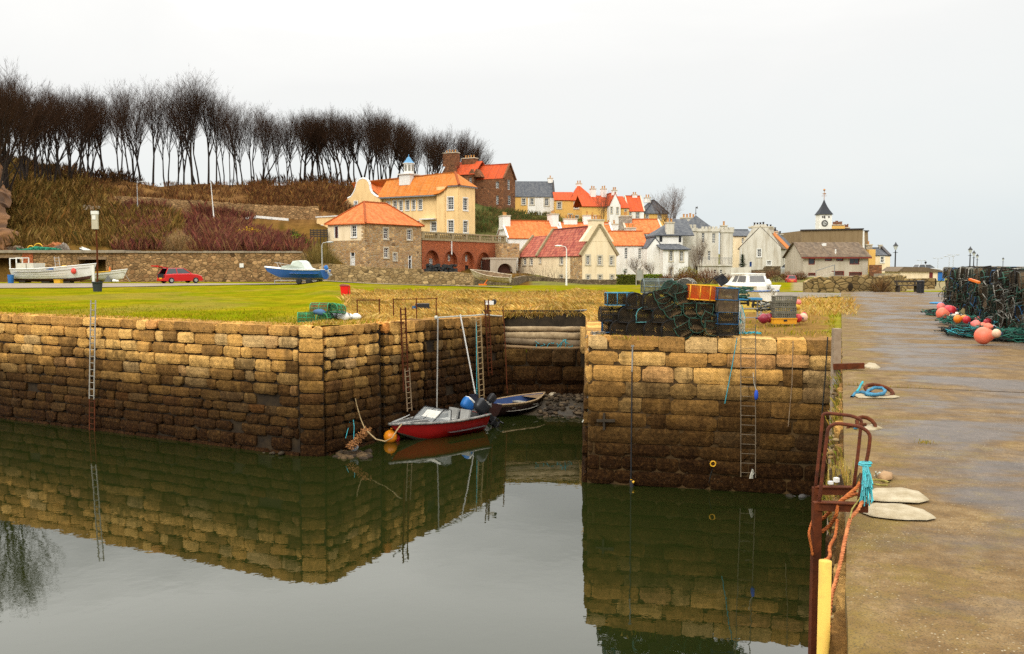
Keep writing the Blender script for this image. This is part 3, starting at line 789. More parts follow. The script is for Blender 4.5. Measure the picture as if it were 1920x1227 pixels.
  for x, y in hips + [(p, q)]:
   if (Vector(x) - Vector(y)).length > .05: mb.tube([x, y], .13, 6)
  mb.build('ridge_tiles', mat, r)
  return r
 def rectsR(s, rects, v=0.):
  out = []
  for x0, y0, x1, y1 in rects:
   a, zt = s.hR(x0, y0, v); b, _ = s.hR(x1, y0, v); m_ = s.u((x0 + x1) / 2, 470, v)
   out.append((a, b, s.z(m_, v, y1), s.z(m_, v, y0)))
  return out
 def rectsL(s, rects, u=0.):
  out = []
  for x0, y0, x1, y1 in rects:
   a = s.v(x0, 470, u); b = s.v(x1, 470, u); m_ = (a + b) / 2
   out.append((min(a, b), max(a, b), s.z(u, m_, y1), s.z(u, m_, y0)))
  return out
def c4p(*r): return tuple(560 + v / 4.7925 if i % 2 == 0 else 280 + v / 4.7925 for i, v in enumerate(r))
def c5p(*r): return tuple(900 + v / 4.7925 if i % 2 == 0 else 300 + v / 4.7925 for i, v in enumerate(r))
def c6p(*r): return tuple(1220 + v / 3.834 if i % 2 == 0 else 300 + v / 3.834 for i, v in enumerate(r))
CREAM = render_('cream_harl', (.80, .56, .27), .25); CREAM2 = render_('pale_cream_harl', (.80, .66, .44), .3)
WHITEH = render_('white_harl', (.78, .765, .715), .28); WHITEG = render_('grey_white_harl', (.60, .565, .48), .5); OCHRE = render_('ochre_harl', (.70, .42, .12), .2)
BEIGE = render_('beige_harl', (.46, .40, .31), .3); TAN = render_('tan_harl', (.235, .165, .09), .35)
RUB = rubble_('honey_rubble', (.30, .17, .07), (.42, .27, .12), (.36, .21, .10), 2.2)
BROWN = rubble_('brown_rubble', (.16, .065, .03), (.21, .09, .04), (.12, .05, .025), 2.6, (.17, .09, .05))
BRICK = rubble_('red_brick_wall', (.33, .085, .03), (.40, .11, .04), (.27, .07, .03), 6.5, (.30, .12, .06))
# ---- stone house with hipped roof
h = House('stone_house', 'honey rubble stone house with hipped orange pantile roof and cream upper side wall', 686.2, 506, 110, 56)
W, D = h.u(790, 430), h.v(614.5, 430); ze = h.z(0, 0, 418.5); zr = h.z(D / 2, D / 2, 378.5)
wr = h.rectsR([c4p(*r) for r in ((762, 712, 803, 808), (975, 725, 1014, 815), (767, 888, 805, 976), (850, 935, 880, 1000), (985, 958, 1014, 1082))])
pt, hs = h.panel('R', 0, W, -2.5, ze, 0, RUB, wr)
for q in wr[:4]: h.win(pt, q, 2, 4, SURR, .16)
h.door(pt, wr[4], DARKP, WHITEP, True)
zs = h.z(0, 1, 451)
wl = h.rectsL([c4p(*r) for r in ((478, 686, 520, 790), (322, 690, 360, 800), (464, 930, 506, 1078))])
h.panel('L', 0, D, -2.5, zs, 0, RUB, [wl[2]]); pt, hs = h.panel('L', 0, D, zs, ze, 0, CREAM2, wl[:2])
h.win(pt, wl[0], 2, 4, WHITEP); h.door(pt, wl[1], paint('maroon_door', (.06, .012, .01)), WHITEP); h.door(pt, wl[2], WHITEP, WHITEP, True)
h.panel('R', 0, W, -2.5, ze, D, RUB); h.panel('L', 0, D, -2.5, ze, W, RUB)
mb = MB()
for i in range(9): mb.box((.12 if i % 2 else .2, -.0, lerp(zs, ze, (i + .5) / 9)), (.5 if i % 2 else .8, .08, .28)); mb.box((0, .12 if i % 2 else .25, lerp(zs, ze, (i + .5) / 9)), (.08, .5 if i % 2 else .8, .28))
mb.build('quoins', RUB, h.root)
h.hip_roof(0, W, 0, D, ze, zr, ORANGE, .3); h.done(); SH = h; SHW = W
# ---- brick arcade with balustraded terrace
sp_ = h.C + h.R * W
h = House('terrace_arcade', 'long red brick terrace wall with four blind arches and a stone balustrade on top', 791.6, 507, sp_.y + .2, 59, 'terrace')
W = h.u(950, 470); zt = h.z(0, 0, 450.5); ztp = h.z(0, 0, 434)
arch = [(1128, 1262), (1300, 1424), (1458, 1575), (1606, 1718)]; tops = [908, 916, 920, 926]
k = h.mi(BRICK); xs = []
AR = []
for (a, b), t in zip(arch, tops):
 u0, u1 = h.u(560 + a / 4.7925), h.u(560 + b / 4.7925); AR.append((u0, u1, h.z((u0 + u1) / 2, 0, 280 + t / 4.7925)))
z0 = -2.; cur = 0.
n_ = 12
for u0, u1, zt_ in AR:
 h.wall.add([(cur, 0, z0), (u0, 0, z0), (u0, 0, zt), (cur, 0, zt)], [(0, 1, 2, 3)], k)
 r = (u1 - u0) / 2; zc = zt_ - r; cpt = [((u0 + u1) / 2 - r * math.cos(PI * i / n_), zc + r * math.sin(PI * i / n_)) for i in range(n_ + 1)]
 for (x0, q0), (x1, q1) in zip(cpt, cpt[1:]):
  h.wall.add([(x0, 0, q0), (x1, 0, q1), (x1, 0, zt), (x0, 0, zt)], [(0, 1, 2, 3)], k)
  h.wall.add([(x0, 0, q0), (x1, 0, q1), (x1, .5, q1), (x0, .5, q0)], [(0, 1, 2, 3)], k)
 for x in (u0, u1): h.wall.add([(x, 0, z0), (x, 0, zc), (x, .5, zc), (x, .5, z0)], [(0, 1, 2, 3)], k)
 cur = u1
h.wall.add([(cur, 0, z0), (W, 0, z0), (W, 0, zt), (cur, 0, zt)], [(0, 1, 2, 3)], k)
wr = h.rectsR([c4p(*r) for r in ((1172, 982, 1206, 1052), (1340, 945, 1365, 1005), (1497, 950, 1520, 1008), (1640, 998, 1670, 1112))], .5)
dr = h.rectsR([c4p(*r) for r in ((1342, 1040, 1370, 1100), (1494, 1044, 1524, 1102))], .5)
pt, hs = h.panel('R', 0, W, z0, zt, .5, BRICK, wr + dr)
for q in wr: h.win(pt, q, 2, 4, None)
for q in dr: h.door(pt, q, DARKP, DARKP)
for u0, u1, zt_ in AR:
 r = (u1 - u0) / 2; zc = zt_ - r; m_ = MB()
 for i in range(n_):
  a0, a1 = PI * i / n_, PI * (i + 1) / n_
  ps = [((u0 + u1) / 2 - rr * math.cos(a), d, zc + rr * math.sin(a)) for d in (-.05, .06) for a, rr in ((a0, r), (a1, r), (a1, r + .28), (a0, r + .28))]
  m_.add(ps, [(0, 1, 2, 3), (4, 5, 6, 7), (0, 1, 5, 4), (2, 3, 7, 6)])
 m_.build('arch_ring', paint('brick_arch', (.22, .06, .025), (.30, .09, .035), 6), h.root)
m_ = MB(); m_.bbox(0, W, -.1, 8, zt, zt + .25); m_.bbox(0, W, -.12, .3, ztp - .2, ztp)
bs = []; nb = int(W / .42)
for i in range(nb):
 u_ = (i + .5) * W / nb
 if i % 8 == 0: m_.bbox(u_ - .32, u_ + .32, -.08, .34, zt + .25, ztp - .2)
 else: bs.append(u_)
BAL = paint('balustrade_stone', (.34, .27, .15), (.22, .17, .09), 3, .9, .3)
o = m_.build('balustrade', BAL, h.root); hb = ztp - .2 - zt - .25
m_ = MB(); m_.lathe([(r_, z_ * hb / .75) for r_, z_ in ((.11, 0), (.07, .1), (.13, .35), (.06, .6), (.11, .75))], (0, 0, 0), 6); b0 = m_.build('baluster', BAL, o, loc=(bs[0], .09, zt + .25))
for u_ in bs[1:]: q_ = b0.copy(); COL.objects.link(q_); q_.parent = o; q_.location = (u_, .09, zt + .25)
h.pipe('R', h.u(560 + 1370 / 4.79), h.z(8, 0, 478), zt, 0, WHITEP, .09)
mb = MB(); q0, q1 = h.hR(799, 504, -2.); q2, _ = h.hR(853, 504, -2.)
for i in range(160): mb.box((U(q0, q2), U(-2.4, -1.6), U(-1, q1 + .5)), (U(.2, .5), U(.2, .5), U(.2, .4)), U(0, 3))
h.done()
hd = mb.build('hedge', paint('dark_hedge', (.025, .03, .03), (.05, .05, .05), 6, .9, .5), None); hd.location = h.C; hd.rotation_euler = (0, 0, h.a)
tag(hd, 'clipped dark grey hedge in front of the first two brick arches', 'hedge'); TA = h
# ---- stone vault at the end of the arcade
h2 = House('stone_vault', 'pale rendered vault with one dark round arch joining the brick arcade', 919, 513, 129, 24, 'vault')
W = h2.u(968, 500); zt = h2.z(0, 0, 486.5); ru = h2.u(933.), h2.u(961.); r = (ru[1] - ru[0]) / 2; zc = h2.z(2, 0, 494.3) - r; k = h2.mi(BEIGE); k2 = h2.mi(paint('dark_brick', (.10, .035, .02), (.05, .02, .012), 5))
cpt = [((ru[0] + ru[1]) / 2 - r * math.cos(PI * i / 12), zc + r * math.sin(PI * i / 12)) for i in range(13)]
h2.wall.add([(0, 0, -2), (ru[0], 0, -2), (ru[0], 0, zt), (0, 0, zt)], [(0, 1, 2, 3)], k); h2.wall.add([(ru[1], 0, -2), (W, 0, -2), (W, 0, zt), (ru[1], 0, zt)], [(0, 1, 2, 3)], k)
for (x0, q0), (x1, q1) in zip(cpt, cpt[1:]):
 h2.wall.add([(x0, 0, q0), (x1, 0, q1), (x1, 0, zt), (x0, 0, zt)], [(0, 1, 2, 3)], k); h2.wall.add([(x0, 0, q0), (x1, 0, q1), (x1, .7, q1), (x0, .7, q0)], [(0, 1, 2, 3)], k)
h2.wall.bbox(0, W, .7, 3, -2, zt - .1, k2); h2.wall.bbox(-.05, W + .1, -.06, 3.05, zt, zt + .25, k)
zz = h2.z(0, 1, 456); kr = h2.mi(RUB); h2.wall.bbox(h2.u(949), W + 1.2, 1.5, 4, zt + .25, zz, kr)
h2.done()
# ---- cream hall with shaped gable and cupola
h = House('cream_hall', 'large cream hall with orange tiled roof, curved Dutch gable and white cupola', 860.5, 442, 141, 58, 'hall')
W = h.u(890.7, 400); V1 = h.v(818.7, 400); V2 = h.v(713.4, 400); V3 = h.v(644, 400)
zeP = h.z(0, 0, 348.5); zr = h.z(W / 2, W / 2, 323.5); zeM = h.z(0, V1, 366.5); zrM = h.z(W / 2, V2, 340)
wl = h.rectsL([c4p(*r) for r in ((1340, 432, 1392, 545), (1342, 640, 1392, 748))]); wr = h.rectsR([c4p(*r) for r in ((1478, 440, 1518, 550), (1480, 645, 1520, 750))])
pt, hs = h.panel('L', 0, V1, -2, zeP, 0, CREAM, wl)
for q in wl: h.win(pt, q, 3, 5, WHITEP)
pt, hs = h.panel('R', 0, W, -2, zeP, 0, CREAM, wr)
for q in wr: h.win(pt, q, 2, 5, WHITEP)
W2 = W + 3.2
h.panel('L', 0, V3, -2, zeP, W, CREAM)
rec = .5
wl = h.rectsL([c4p(*r) for r in ((797, 474, 822, 500), (855, 467, 884, 548), (907, 464, 936, 552), (966, 461, 995, 548), (1022, 458, 1049, 545), (1079, 454, 1110, 543), (1190, 655, 1237, 738), (1058, 640, 1092, 720))], rec)
pt, hs = h.panel('L', V1, V3, -2, zeM, rec, CREAM, wl)
for q in wl[:7]: h.win(pt, q, 2, 5, WHITEP)
h.door(pt, wl[7], DARKP, WHITEP)
m_ = MB(); q0 = h.rectsL([c4p(1110, 624, 1240, 634)], rec)[0]; m_.bbox(-.25, rec + .05, q0[0], q0[1], q0[2], q0[3]); m_.build('porch_hood', WHITEP, h.root)
for vv_ in (lerp(0, V1, .02), lerp(0, V1, .62)): h.pipe('L', vv_, -1, zeP, 0, CREAM, .07)
# eaves: the pavilion roof sweeps down to the lower eaves of the main range
m_ = MB(); m_.bbox(-.32, rec + .02, V1, V2, zeM - .1, zeM + .08); m_.bbox(-.3, 0.02, -.3, V1 * .45, zeP - .1, zeP + .1); m_.bbox(-.3, W + .3, -.3, .02, zeP - .11, zeP + .09); m_.build('eaves', LEAD, h.root)
A_ = (-.3, -.3, zeP + .1); B_ = (W + .3, -.3, zeP + .1); P_ = (W / 2, W / 2, zr)
vq = V1 * .45; zlow = zeM + .1
sw = [(-.3, vq, zeP + .1), (-.35, vq + (V1 - vq) * .35, lerp(zeP, zlow, .55)), (-.45, vq + (V1 - vq) * .7, lerp(zeP, zlow, .9)), (-.5, V1 + .3, zlow)]
Pm = (W / 2, V1 + .3, zr)
qs = [(A_, B_, P_), (sw[0], A_, P_, (W / 2, vq, zr)) if vq > W / 2 else (sw[0], A_, P_)]
for i in range(3):
 a_, b_ = sw[i], sw[i + 1]; ra = max(a_[1], W / 2); rb = max(b_[1], W / 2)
 qs.append((b_, a_, (W / 2, ra, zr), (W / 2, rb + .01, zr)))
qs.append(((-.3, V2 + .5, zeM + .1), (-.3, V1 + .3, zeM + .1), (W / 2, V1 + .3, zr), (W / 2, V2 + .5, zrM + .1)))
qs.append((B_, (W + .3, V3, zeM + .1), (W / 2, V3, zrM), P_))
rf = h.roof(qs, ORANGE2)
h.ridge(P_, (W / 2, V3, zrM + .05), ORANGE2, parent=rf); h.ridge(A_, P_, ORANGE, .2, rf)
k = h.mi(CREAM); h.wall.add([(0, vq, zeP), (0, V1, zeP), (rec, V1, zeM), (0, V1, -2)], [(0, 1, 2)], k)
h.wall.bbox(0, rec + .05, V1 - .05, V1, -2, zeM, k)
# shaped gable
gp = [(405, 760), (405, 500), (440, 446), (470, 432), (495, 395), (512, 355), (517, 330), (527, 300), (548, 277), (578, 266), (608, 275), (628, 298), (636, 325), (640, 360), (655, 395), (685, 420), (715, 436), (735, 452), (735, 760)]
gl = [(h.v(560 + x / 4.7925, 400, -.25), h.z(-.25, h.v(560 + x / 4.7925, 400, -.25), 280 + y / 4.7925)) for x, y in gp]
h.wall.prism([(-.25, a, z) for a, z in gl], (.45, 0, 0), k)
m_ = MB()
for (a, z), (a2, z2) in list(zip(gl, gl[1:]))[2:-2]: m_.bar((-.05, a, z + .08), (-.05, a2, z2 + .08), .62, .2, up=(1, 0, 0)) if False else m_.tube([(-.05, a, z + .05), (-.05, a2, z2 + .05)], .24, 6)
m_.build('gable_coping', WHITEP, h.root)
gw = h.rectsL([c4p(507, 470, 534, 512)], -.25)[0]
h.win(lambda a, z, d: (-.30 + d, a, z), gw, 2, 3, WHITEP, rev=.06)
vm = (gl[2][0] + gl[-3][0]) / 2; zt_ = h.z(0, vm, 344); 
h.roof([((.2, V2 - .1, zeM + .2), (W / 2 + 1, V2 - .1, zeM + 1.7), (W / 2 + 1, vm, zt_), (.2, vm, zt_)), ((W / 2 + 1, V3, zeM + .6), (.2, V3, zeM - .2), (.2, vm, zt_), (W / 2 + 1, vm, zt_))], ORANGE)
# cupola on the ridge
vc = h.v(766.5, 330, W / 2); zc = h.z(W / 2, vc, 339); zb = h.z(W / 2, vc, 328.5); zl = h.z(W / 2, vc, 306.5); zk = h.z(W / 2, vc, 292)
cm = MB(); cm.bbox(W / 2 - 1.15, W / 2 + 1.15, vc - 1.1, vc + 1.1, zc - .8, zb); cm.bbox(W / 2 - 1.4, W / 2 + 1.4, vc - 1.35, vc + 1.35, zb, zb + .14)
cm.lathe([(.92, zb + .14), (.86, zb + .25), (.84, zl - .15), (1.02, zl - .1), (1.02, zl)], (W / 2, vc, 0), 8)
cu = cm.build('cupola', WHITEP, h.root)
cm = MB(); hh_ = zk - zl; cm.lathe([(1.0, zl), (.72, zl + hh_ * .22), (.5, zl + hh_ * .45), (.36, zl + hh_ * .65), (.2, zl + hh_ * .78), (.07, zl + hh_ * .84), (.04, zk + .2)], (W / 2, vc, 0), 8)
cm.build('cupola_roof', paint('blue_lead', (.06, .22, .42), (.14, .30, .45), 5, .6, .1), cu)
cm = MB()
for i in range(8):
 a = 2 * PI * i / 8; cm.box((W / 2 + .81 * math.cos(a), vc + .81 * math.sin(a), lerp(zb, zl, .58)), (.06, .36, (zl - zb) * .5), a)
cm.build('louvres', paint('louvre', (.25, .24, .20)), cu)
h.done(); HALL = h
# low cream annex at the left
h = House('cream_annex', 'low flat roofed cream annex left of the stone house roof', 641, 446, 126, 50, 'annex')
V = h.v(594, 430); zt = h.z(0, 0, 406); wl = h.rectsL([c4p(195, 688, 218, 738)])
pt, hs = h.panel('L', 0, V, -2, zt, 0, CREAM, wl); h.win(pt, wl[0], 1, 2, WHITEP)
h.panel('R', 0, 5, -2, zt, 0, CREAM); h.panel('R', 0, 5, -2, zt, V, CREAM)
m_ = MB(); m_.bbox(-.12, 5, -.1, V + .1, zt, zt + .16); m_.build('roof', WHITEP, h.root); h.done()
# ---- brown sandstone house on the hill
h = House('sandstone_house', 'tall brown sandstone house with red tiled roof and stone chimneys on the hill', 944, 392, 180, 62, 'house', 0)
W, V = h.u(966, 350), h.v(893, 350); ze = h.z(0, 0, 334.5); zr = h.z(W / 2, 0, 308.5)
wl = h.rectsL([c5p(*r) for r in ((142, 195, 170, 255), (145, 320, 168, 400))]); wr = h.rectsR([c5p(*r) for r in ((248, 178, 270, 268), (250, 322, 278, 405))])
pR, hr, pL, hl, rf = h.gable_house(W, V + 6, ze, zr, 'L', BROWN, REDT2, .1, -4, wr, wl, .0, None)
for q in hl: h.win(pL, q, 2, 4, None)
for q in hr: h.win(pR, q, 2, 4, None)
m_ = MB()
for q0, q1 in (((-.1, -.12, ze), (W / 2, -.12, zr + .2)), ((W / 2, -.12, zr + .2), (W + .1, -.12, ze))): m_.bar(q0, q1, .35, .25)
m_.build('skew', BROWN, h.root)
# left wing standing forward, with two dormer gables and big chimneys
v0, v1 = V, h.v(826, 340, -1.0); k = h.mi(BROWN); zw = h.z(-1, v0, 327)
wl2 = h.rectsL([c4p(*r) for r in ((1537, 240, 1557, 320), (1610, 270, 1626, 350), (1612, 405, 1630, 475))], -1.)
pt, hs = h.panel('L', v0, v1, -4, zw, -1., BROWN, wl2)
for q in hs: h.win(pt, q, 2, 4, None)
h.wall.bbox(-1, 3, v0 - .01, v0 + .2, -4, zw, k); zt = h.z(2, (v0 + v1) / 2, 304); h.wall.bbox(-1, 5, v1, v1 + .3, -4, zw, k)
h.roof([((-1.2, v1, zw), (-1.2, v0 - .2, zw), (2.2, v0 - .2, zt), (2.2, v1, zt)), ((6, v0 - .2, zw), (6, v1, zw), (2.2, v1, zt), (2.2, v0 - .2, zt))], REDT2)
for px in (884, 893): 
 vc = h.v(px, 330, -1.); zz = h.z(-1, vc, 317); h.wall.prism([(-1.02, vc - 1.2, zw - .6), (-1.02, vc + 1.2, zw - .6), (-1.02, vc, zz)], (1.6, 0, 0), k)
va = h.v(829, 330, -1.); vb = h.v(862, 330, -1.); gz = h.z(-1, vb, 330); 
h.wall.prism([(-1.3, va, h.z(-1, va, 327)), (-1.3, lerp(va, vb, .45), h.z(-1, va, 301)), (-1.3, lerp(va, vb, .7), h.z(-1, va, 302)), (-1.3, vb + 1, h.z(-1, vb, 326)), (-1.3, vb + 1, -3), (-1.3, va, -3)], (1., 0, 0), k)
vc = h.v(845, 300, 0); h.chim(.2, vc, h.z(0, vc, 312), h.z(0, vc, 288), 1.4, 3.2, BROWN, 4, 'y'); vc = h.v(880, 300, 2); h.chim(2.2, vc, h.z(2, vc, 318), h.z(2, vc, 298), 1.4, 3.0, BROWN, 4, 'y')
h.done()
# ---- slate roofed house
h = House('slate_house', 'grey slate roofed house, half yellow half white, high beside the brown sandstone house', 965.3, 405, 200, 2)
W = h.u(1039, 380); U1 = h.u(989.5, 380); ze = h.z(0, 0, 369.3); zr = h.z(0, 4.2, 340.2)
wr = h.rectsR([c5p(*r) for r in ((378, 348, 408, 404), (452, 346, 482, 404), (582, 346, 616, 412), (575, 475, 630, 500))])
pt, hs = h.panel('R', 0, U1, -4, ze, 0, OCHRE, wr[:1]); pt2, hs2 = h.panel('R', U1, W, -4, ze, .01, WHITEH, wr[1:])
h.win(pt, wr[0], 2, 3, SURR, .25)
for q in wr[1:]: h.win(pt2, q, 2, 4, SURR, .25)
h.panel('L', 0, 8.4, -4, ze, 0, OCHRE); h.panel('L', 0, 8.4, -4, ze, W, WHITEH); h.poly('L', [(0, ze), (8.4, ze), (4.2, zr)], W, WHITEH)
rf = h.roof([((-.1, -.2, ze), (W + .1, -.2, ze), (W + .1, 4.2, zr), (-.1, 4.2, zr)), ((W + .1, 8.6, ze), (-.1, 8.6, ze), (-.1, 4.2, zr), (W + .1, 4.2, zr))], SLATE)
m_ = MB(); m_.bar((W + .05, -.2, ze + .12), (W + .05, 4.2, zr + .12), .35, .3); m_.build('skew', DARKP, rf)
h.chim(W - .55, 4.2, zr - .4, h.z(W, 4.2, 335.5), 1.1, 1.3, WHITEH, 1)
for px in (981, 999.5):
 m_ = MB(); u_ = h.u(px, 364, 1.); m_.box((u_, 1., h.z(u_, 1, 364.5)), (.22, .22, 1.1)); m_.build('roof_vent', LEAD, rf)
h.done()
# ---- ochre house with swept orange roof
h = House('ochre_house', 'ochre harled house with red orange roof rising to a tall hipped peak', 1040.3, 411, 198, 3)
W = h.u(1116.5, 380); ze = h.z(0, 0, 375.5); zl = h.z(0, 3, 360.3); zp = h.z(9, 4, 346.5)
wr = h.rectsR([c5p(*r) for r in ((696, 382, 730, 440), (848, 378, 884, 440), (956, 378, 992, 440), (796, 490, 826, 524), (848, 504, 880, 530))])
pt, hs = h.panel('R', 0, W, -4, ze, 0, OCHRE, wr)
for q in hs[:]: h.win(pt, q, 2, 3, SURR, .22)
h.panel('L', 0, 8, -4, ze, 0, OCHRE); h.panel('L', 0, 8, -4, ze, W, OCHRE)
u1 = h.u(1071.5, 360, 3); up = h.u(1084, 346, 4); 
h.roof([((-.2, -.25, ze), (u1 - .5, -.25, ze), (u1 + .3, 3, zl), (-.2, 3, zl)), ((u1 - .6, -.28, ze), (W + .25, -.28, ze), (up, 4, zp)), ((W + .25, -.28, ze), (W + .25, 8, ze), (up, 4, zp)), ((W + .2, 8, ze), (u1 - .5, 8, ze), (up, 4, zp)), ((u1 - .5, 8, ze), (u1 - .55, -.28, ze), (up, 4, zp)), ((u1, 6, ze), (-.2, 6, ze), (-.2, 3, zl), (u1, 3, zl))], REDT2)
h.chim(up + .2, 4.2, zp - .9, h.z(up, 4, 345.4), 1.2, 1.2, WHITEH, 2, 'x'); h.done()
# ---- white gable with long red roof behind it
h = House('gabled_house', 'white gabled house with red roof running back from the ochre house', 1164, 420, 186, 12)
h = h; W = h.u(1164, 400); 
h.root.location = h.C = at(1143, 422, 188); W = h.u(1163.5, 400); ze = h.z(0, 0, 384); zr = h.z(W / 2, 0, 361.5)
wr = h.rectsR([c5p(*r) for r in ((1176, 425, 1190, 480), (1228, 428, 1244, 482))])
pR, hr, pL, hl, rf = h.gable_house(W, 8, ze, zr, 'L', WHITEH, REDT2, .15, -5, wr, (), .05, None)
for q in hr: h.win(pR, q, 2, 4, SURR)
ul = h.u(1094, 370, 4); zq = h.z(ul, 5, 354)
h.roof([((ul - 1, 1.5, ze - .3), (W / 2 - .6, 1.5, ze - .3), (W / 2 - .6, 5, zr - .25), (ul - 1, 5, zr - .25)), ((W / 2, 8.5, ze), (ul - 1, 8.5, ze), (ul - 1, 5, zr - .25), (W / 2, 5, zr - .25))], REDT2)
h.panel('R', ul - 1, 0, -5, ze - .2, 1.8, OCHRE)
h.chim(W / 2, .6, zr - .5, h.z(W / 2, .6, 358), .9, 1., WHITEH, 2, 'x')
for px in (1111.5, 1131.5): u_ = h.u(px, 360, 5); h.chim(u_, 5, zr - .6, h.z(u_, 5, 355.5), 1.1, 1., WHITEH, 2, 'x')
h.done()
h = House('red_roofed_house', 'small white house with steep red roof and yellow side wall near the tall bare tree', 1178.5, 415, 190, 4)
W = h.u(1207.5, 400); ze = h.z(0, 0, 396); zr = h.z(0, 4, 368.5); wr = h.rectsR([c5p(*r) for r in ((1343, 470, 1360, 525), (1402, 472, 1432, 528))])
pR, hr, pL, hl, rf = h.gable_house(W, 8, ze, zr, 'R', WHITEH, REDT2, .2, -5, wr, (), .05, SURR)
for q in hr: h.win(pR, q, 2, 4, SURR)
ua = h.u(1163.5, 400, -.2); wo = h.rectsR([c5p(1300, 448, 1318, 510)], -.2); pt, hs = h.panel('R', ua, .0, -5, h.z(0, 0, 389.5), -.2, OCHRE, wo)
for q in hs: h.win(pt, q, 2, 4, SURR)
h.roof([((ua - .2, -.45, h.z(0, 0, 390.5)), (.2, -.45, h.z(0, 0, 390.5)), (-.6, 3.4, h.z(0, 3, 368)), (ua - .1, 3.4, h.z(0, 3, 368)))], REDT2)
h.chim(W * .62, 4, zr - .5, h.z(W * .62, 4, 366), 1., 1., WHITEH, 2, 'x'); h.done()
h = House('slate_cottage', 'ochre house with dark hipped slate roof half hidden behind the tall bare tree', 1209, 422, 194, 4)
W = h.u(1252, 400); ze = h.z(0, 0, 400.5); zr = h.z(0, 4, 376); wr = h.rectsR([c5p(1490, 490, 1514, 540), c5p(1600, 490, 1625, 540)])
pt, hs = h.panel('R', 0, W, -6, ze, 0, OCHRE, wr); h.panel('L', 0, 8, -6, ze, 0, OCHRE); h.panel('L', 0, 8, -6, ze, W, OCHRE)
for q in hs: h.win(pt, q, 2, 4, SURR)
h.hip_roof(0, W, 0, 8, ze, zr, SLATE); h.chim(W * .28, 4, zr - .5, h.z(2, 4, 372), 1.2, 1.2, WHITEH, 2, 'x'); h.done()
# ---- white house with orange roof behind the harbour cottage
h = House('long_cottage', 'low white cottage with bright orange roof and white chimneys behind the cream harbour house', 953, 470, 137, 14)
W = h.u(1054, 430); ze = h.z(0, 0, 446.5); zr = h.z(W, 3.6, 416)
h.gable_house(W, 7.6, ze, zr, 'R', WHITEH, ORANGE, .2, -3, (), (), .08, WHITEP)
h.chim(.35, 3.8, zr - 1.3, h.z(0, 3.8, 406.5), 1.2, 2.6, WHITEH, 3); h.chim(W - .4, 3.6, zr - 1.3, h.z(W, 3.6, 403.5), 1.2, 2.2, WHITEH, 2)
h.done()
h = House('back_cottage', 'orange roofed cottage glimpsed behind the cream harbour house chimney', 1056, 470, 146, 6)
W = h.u(1150, 430); ze = h.z(0, 0, 443); zr = h.z(0, 3.5, 418.5)
h.gable_house(W, 7, ze, zr, 'R', WHITEH, ORANGE, .2, -3, (), (), .08, WHITEP)
for px, py, n in ((1105.5, 405.5, 2), (1146, 422, 2), (1069, 412, 4)): u_ = h.u(px, 420, 3.5); h.chim(u_, 3.5, zr - 1.2, h.z(u_, 3.5, py), 2.2, 1.1, WHITEH, n, 'x')
h.done()
# ---- cream harbour house with old red roof
h = House('harbour_house', 'cream harbour house with old dark red pantile roof and broad gable chimney', 1091.5, 533, 113, 20)
W = h.u(1155.6, 500); V1 = h.v(1008, 470); V2 = h.v(971.5, 490); ze = h.z(0, 0, 477.3); zr = h.z(W / 2, 0, 424.5)
wr = h.rectsR([c5p(*r) for r in ((957, 862, 984, 940), (1064, 866, 1091, 942), (1170, 870, 1196, 944), (960, 1038, 985, 1110), (1066, 1038, 1092, 1110), (1174, 1038, 1198, 1108))])
wl = h.rectsL([c5p(*r) for r in ((716, 865, 746, 940), (533, 876, 549, 926), (716, 1038, 746, 1106), (530, 1046, 548, 1098))])
pR, hr, pL, hl, rf = h.gable_house(W, V1, ze, zr, 'L', CREAM2, REDT, .2, -1.5, wr, wl, .0, None)
for q in hr: h.win(pR, q, 2, 4, SURR, .2)
for q in hl: h.win(pL, q, 2, 4, SURR, .16)
m_ = MB(); a_ = h.v(1070, 470); m_.bbox(-.06, 0, 0, a_, -1.5, ze - .1); m_.build('exposed_stonework', RUB, h.root)
for v_ in (.1, V1 - .1):
 m_ = MB(); m_.bar((-.25, v_, ze - .1), (W / 2, v_, zr + .22), .5, .32); m_.bar((W / 2, v_, zr + .22), (W + .25, v_, ze - .1), .5, .32); m_.build('skew', BAL, rf)
uc0, uc1 = h.u(1110, 430), h.u(1132.5, 430); zc = h.z(W / 2, 0, 414)
k = h.mi(CREAM2); h.wall.prism([(uc0 - 1.4, -.02, zr - 1.9), (uc1 + 1.4, -.02, zr - 1.9), (uc1, -.02, zr), (uc0, -.02, zr)], (0, .9, 0), k)
h.chim((uc0 + uc1) / 2, .6, zr - .6, zc, uc1 - uc0, 1.2, CREAM2, 4, 'x')
# lower range to the left
zl = h.z(0, V1, 481.5); zq = h.z(W / 2, V2, 444)
wl = h.rectsL([c5p(*r) for r in ((388, 886, 416, 944), (446, 886, 474, 944), (446, 1038, 482, 1082))])
pt, hs = h.panel('L', V1, V2, -1.5, zl, 0, CREAM2, wl)
for q in hs: h.win(pt, q, 2, 3, SURR, .16)
h.panel('R', 0, W * .9, -1.5, zl, V2, CREAM2); h.poly('R', [(0, zl), (W, zl), (W / 2, zq)], V2, CREAM2)
h.roof([((-.2, V2, zl), (-.2, V1, zl), (W / 2, V1, zq), (W / 2, V2, zq)), ((W + .2, V1, zl), (W + .2, V2, zl), (W / 2, V2, zq), (W / 2, V1, zq))], REDT)
m_ = MB(); m_.bar((-.2, V2 - .1, zl + .1), (W / 2, V2 - .1, zq + .2), .5, .3); m_.build('skew', BAL, h.root)
h.done(); HH = h
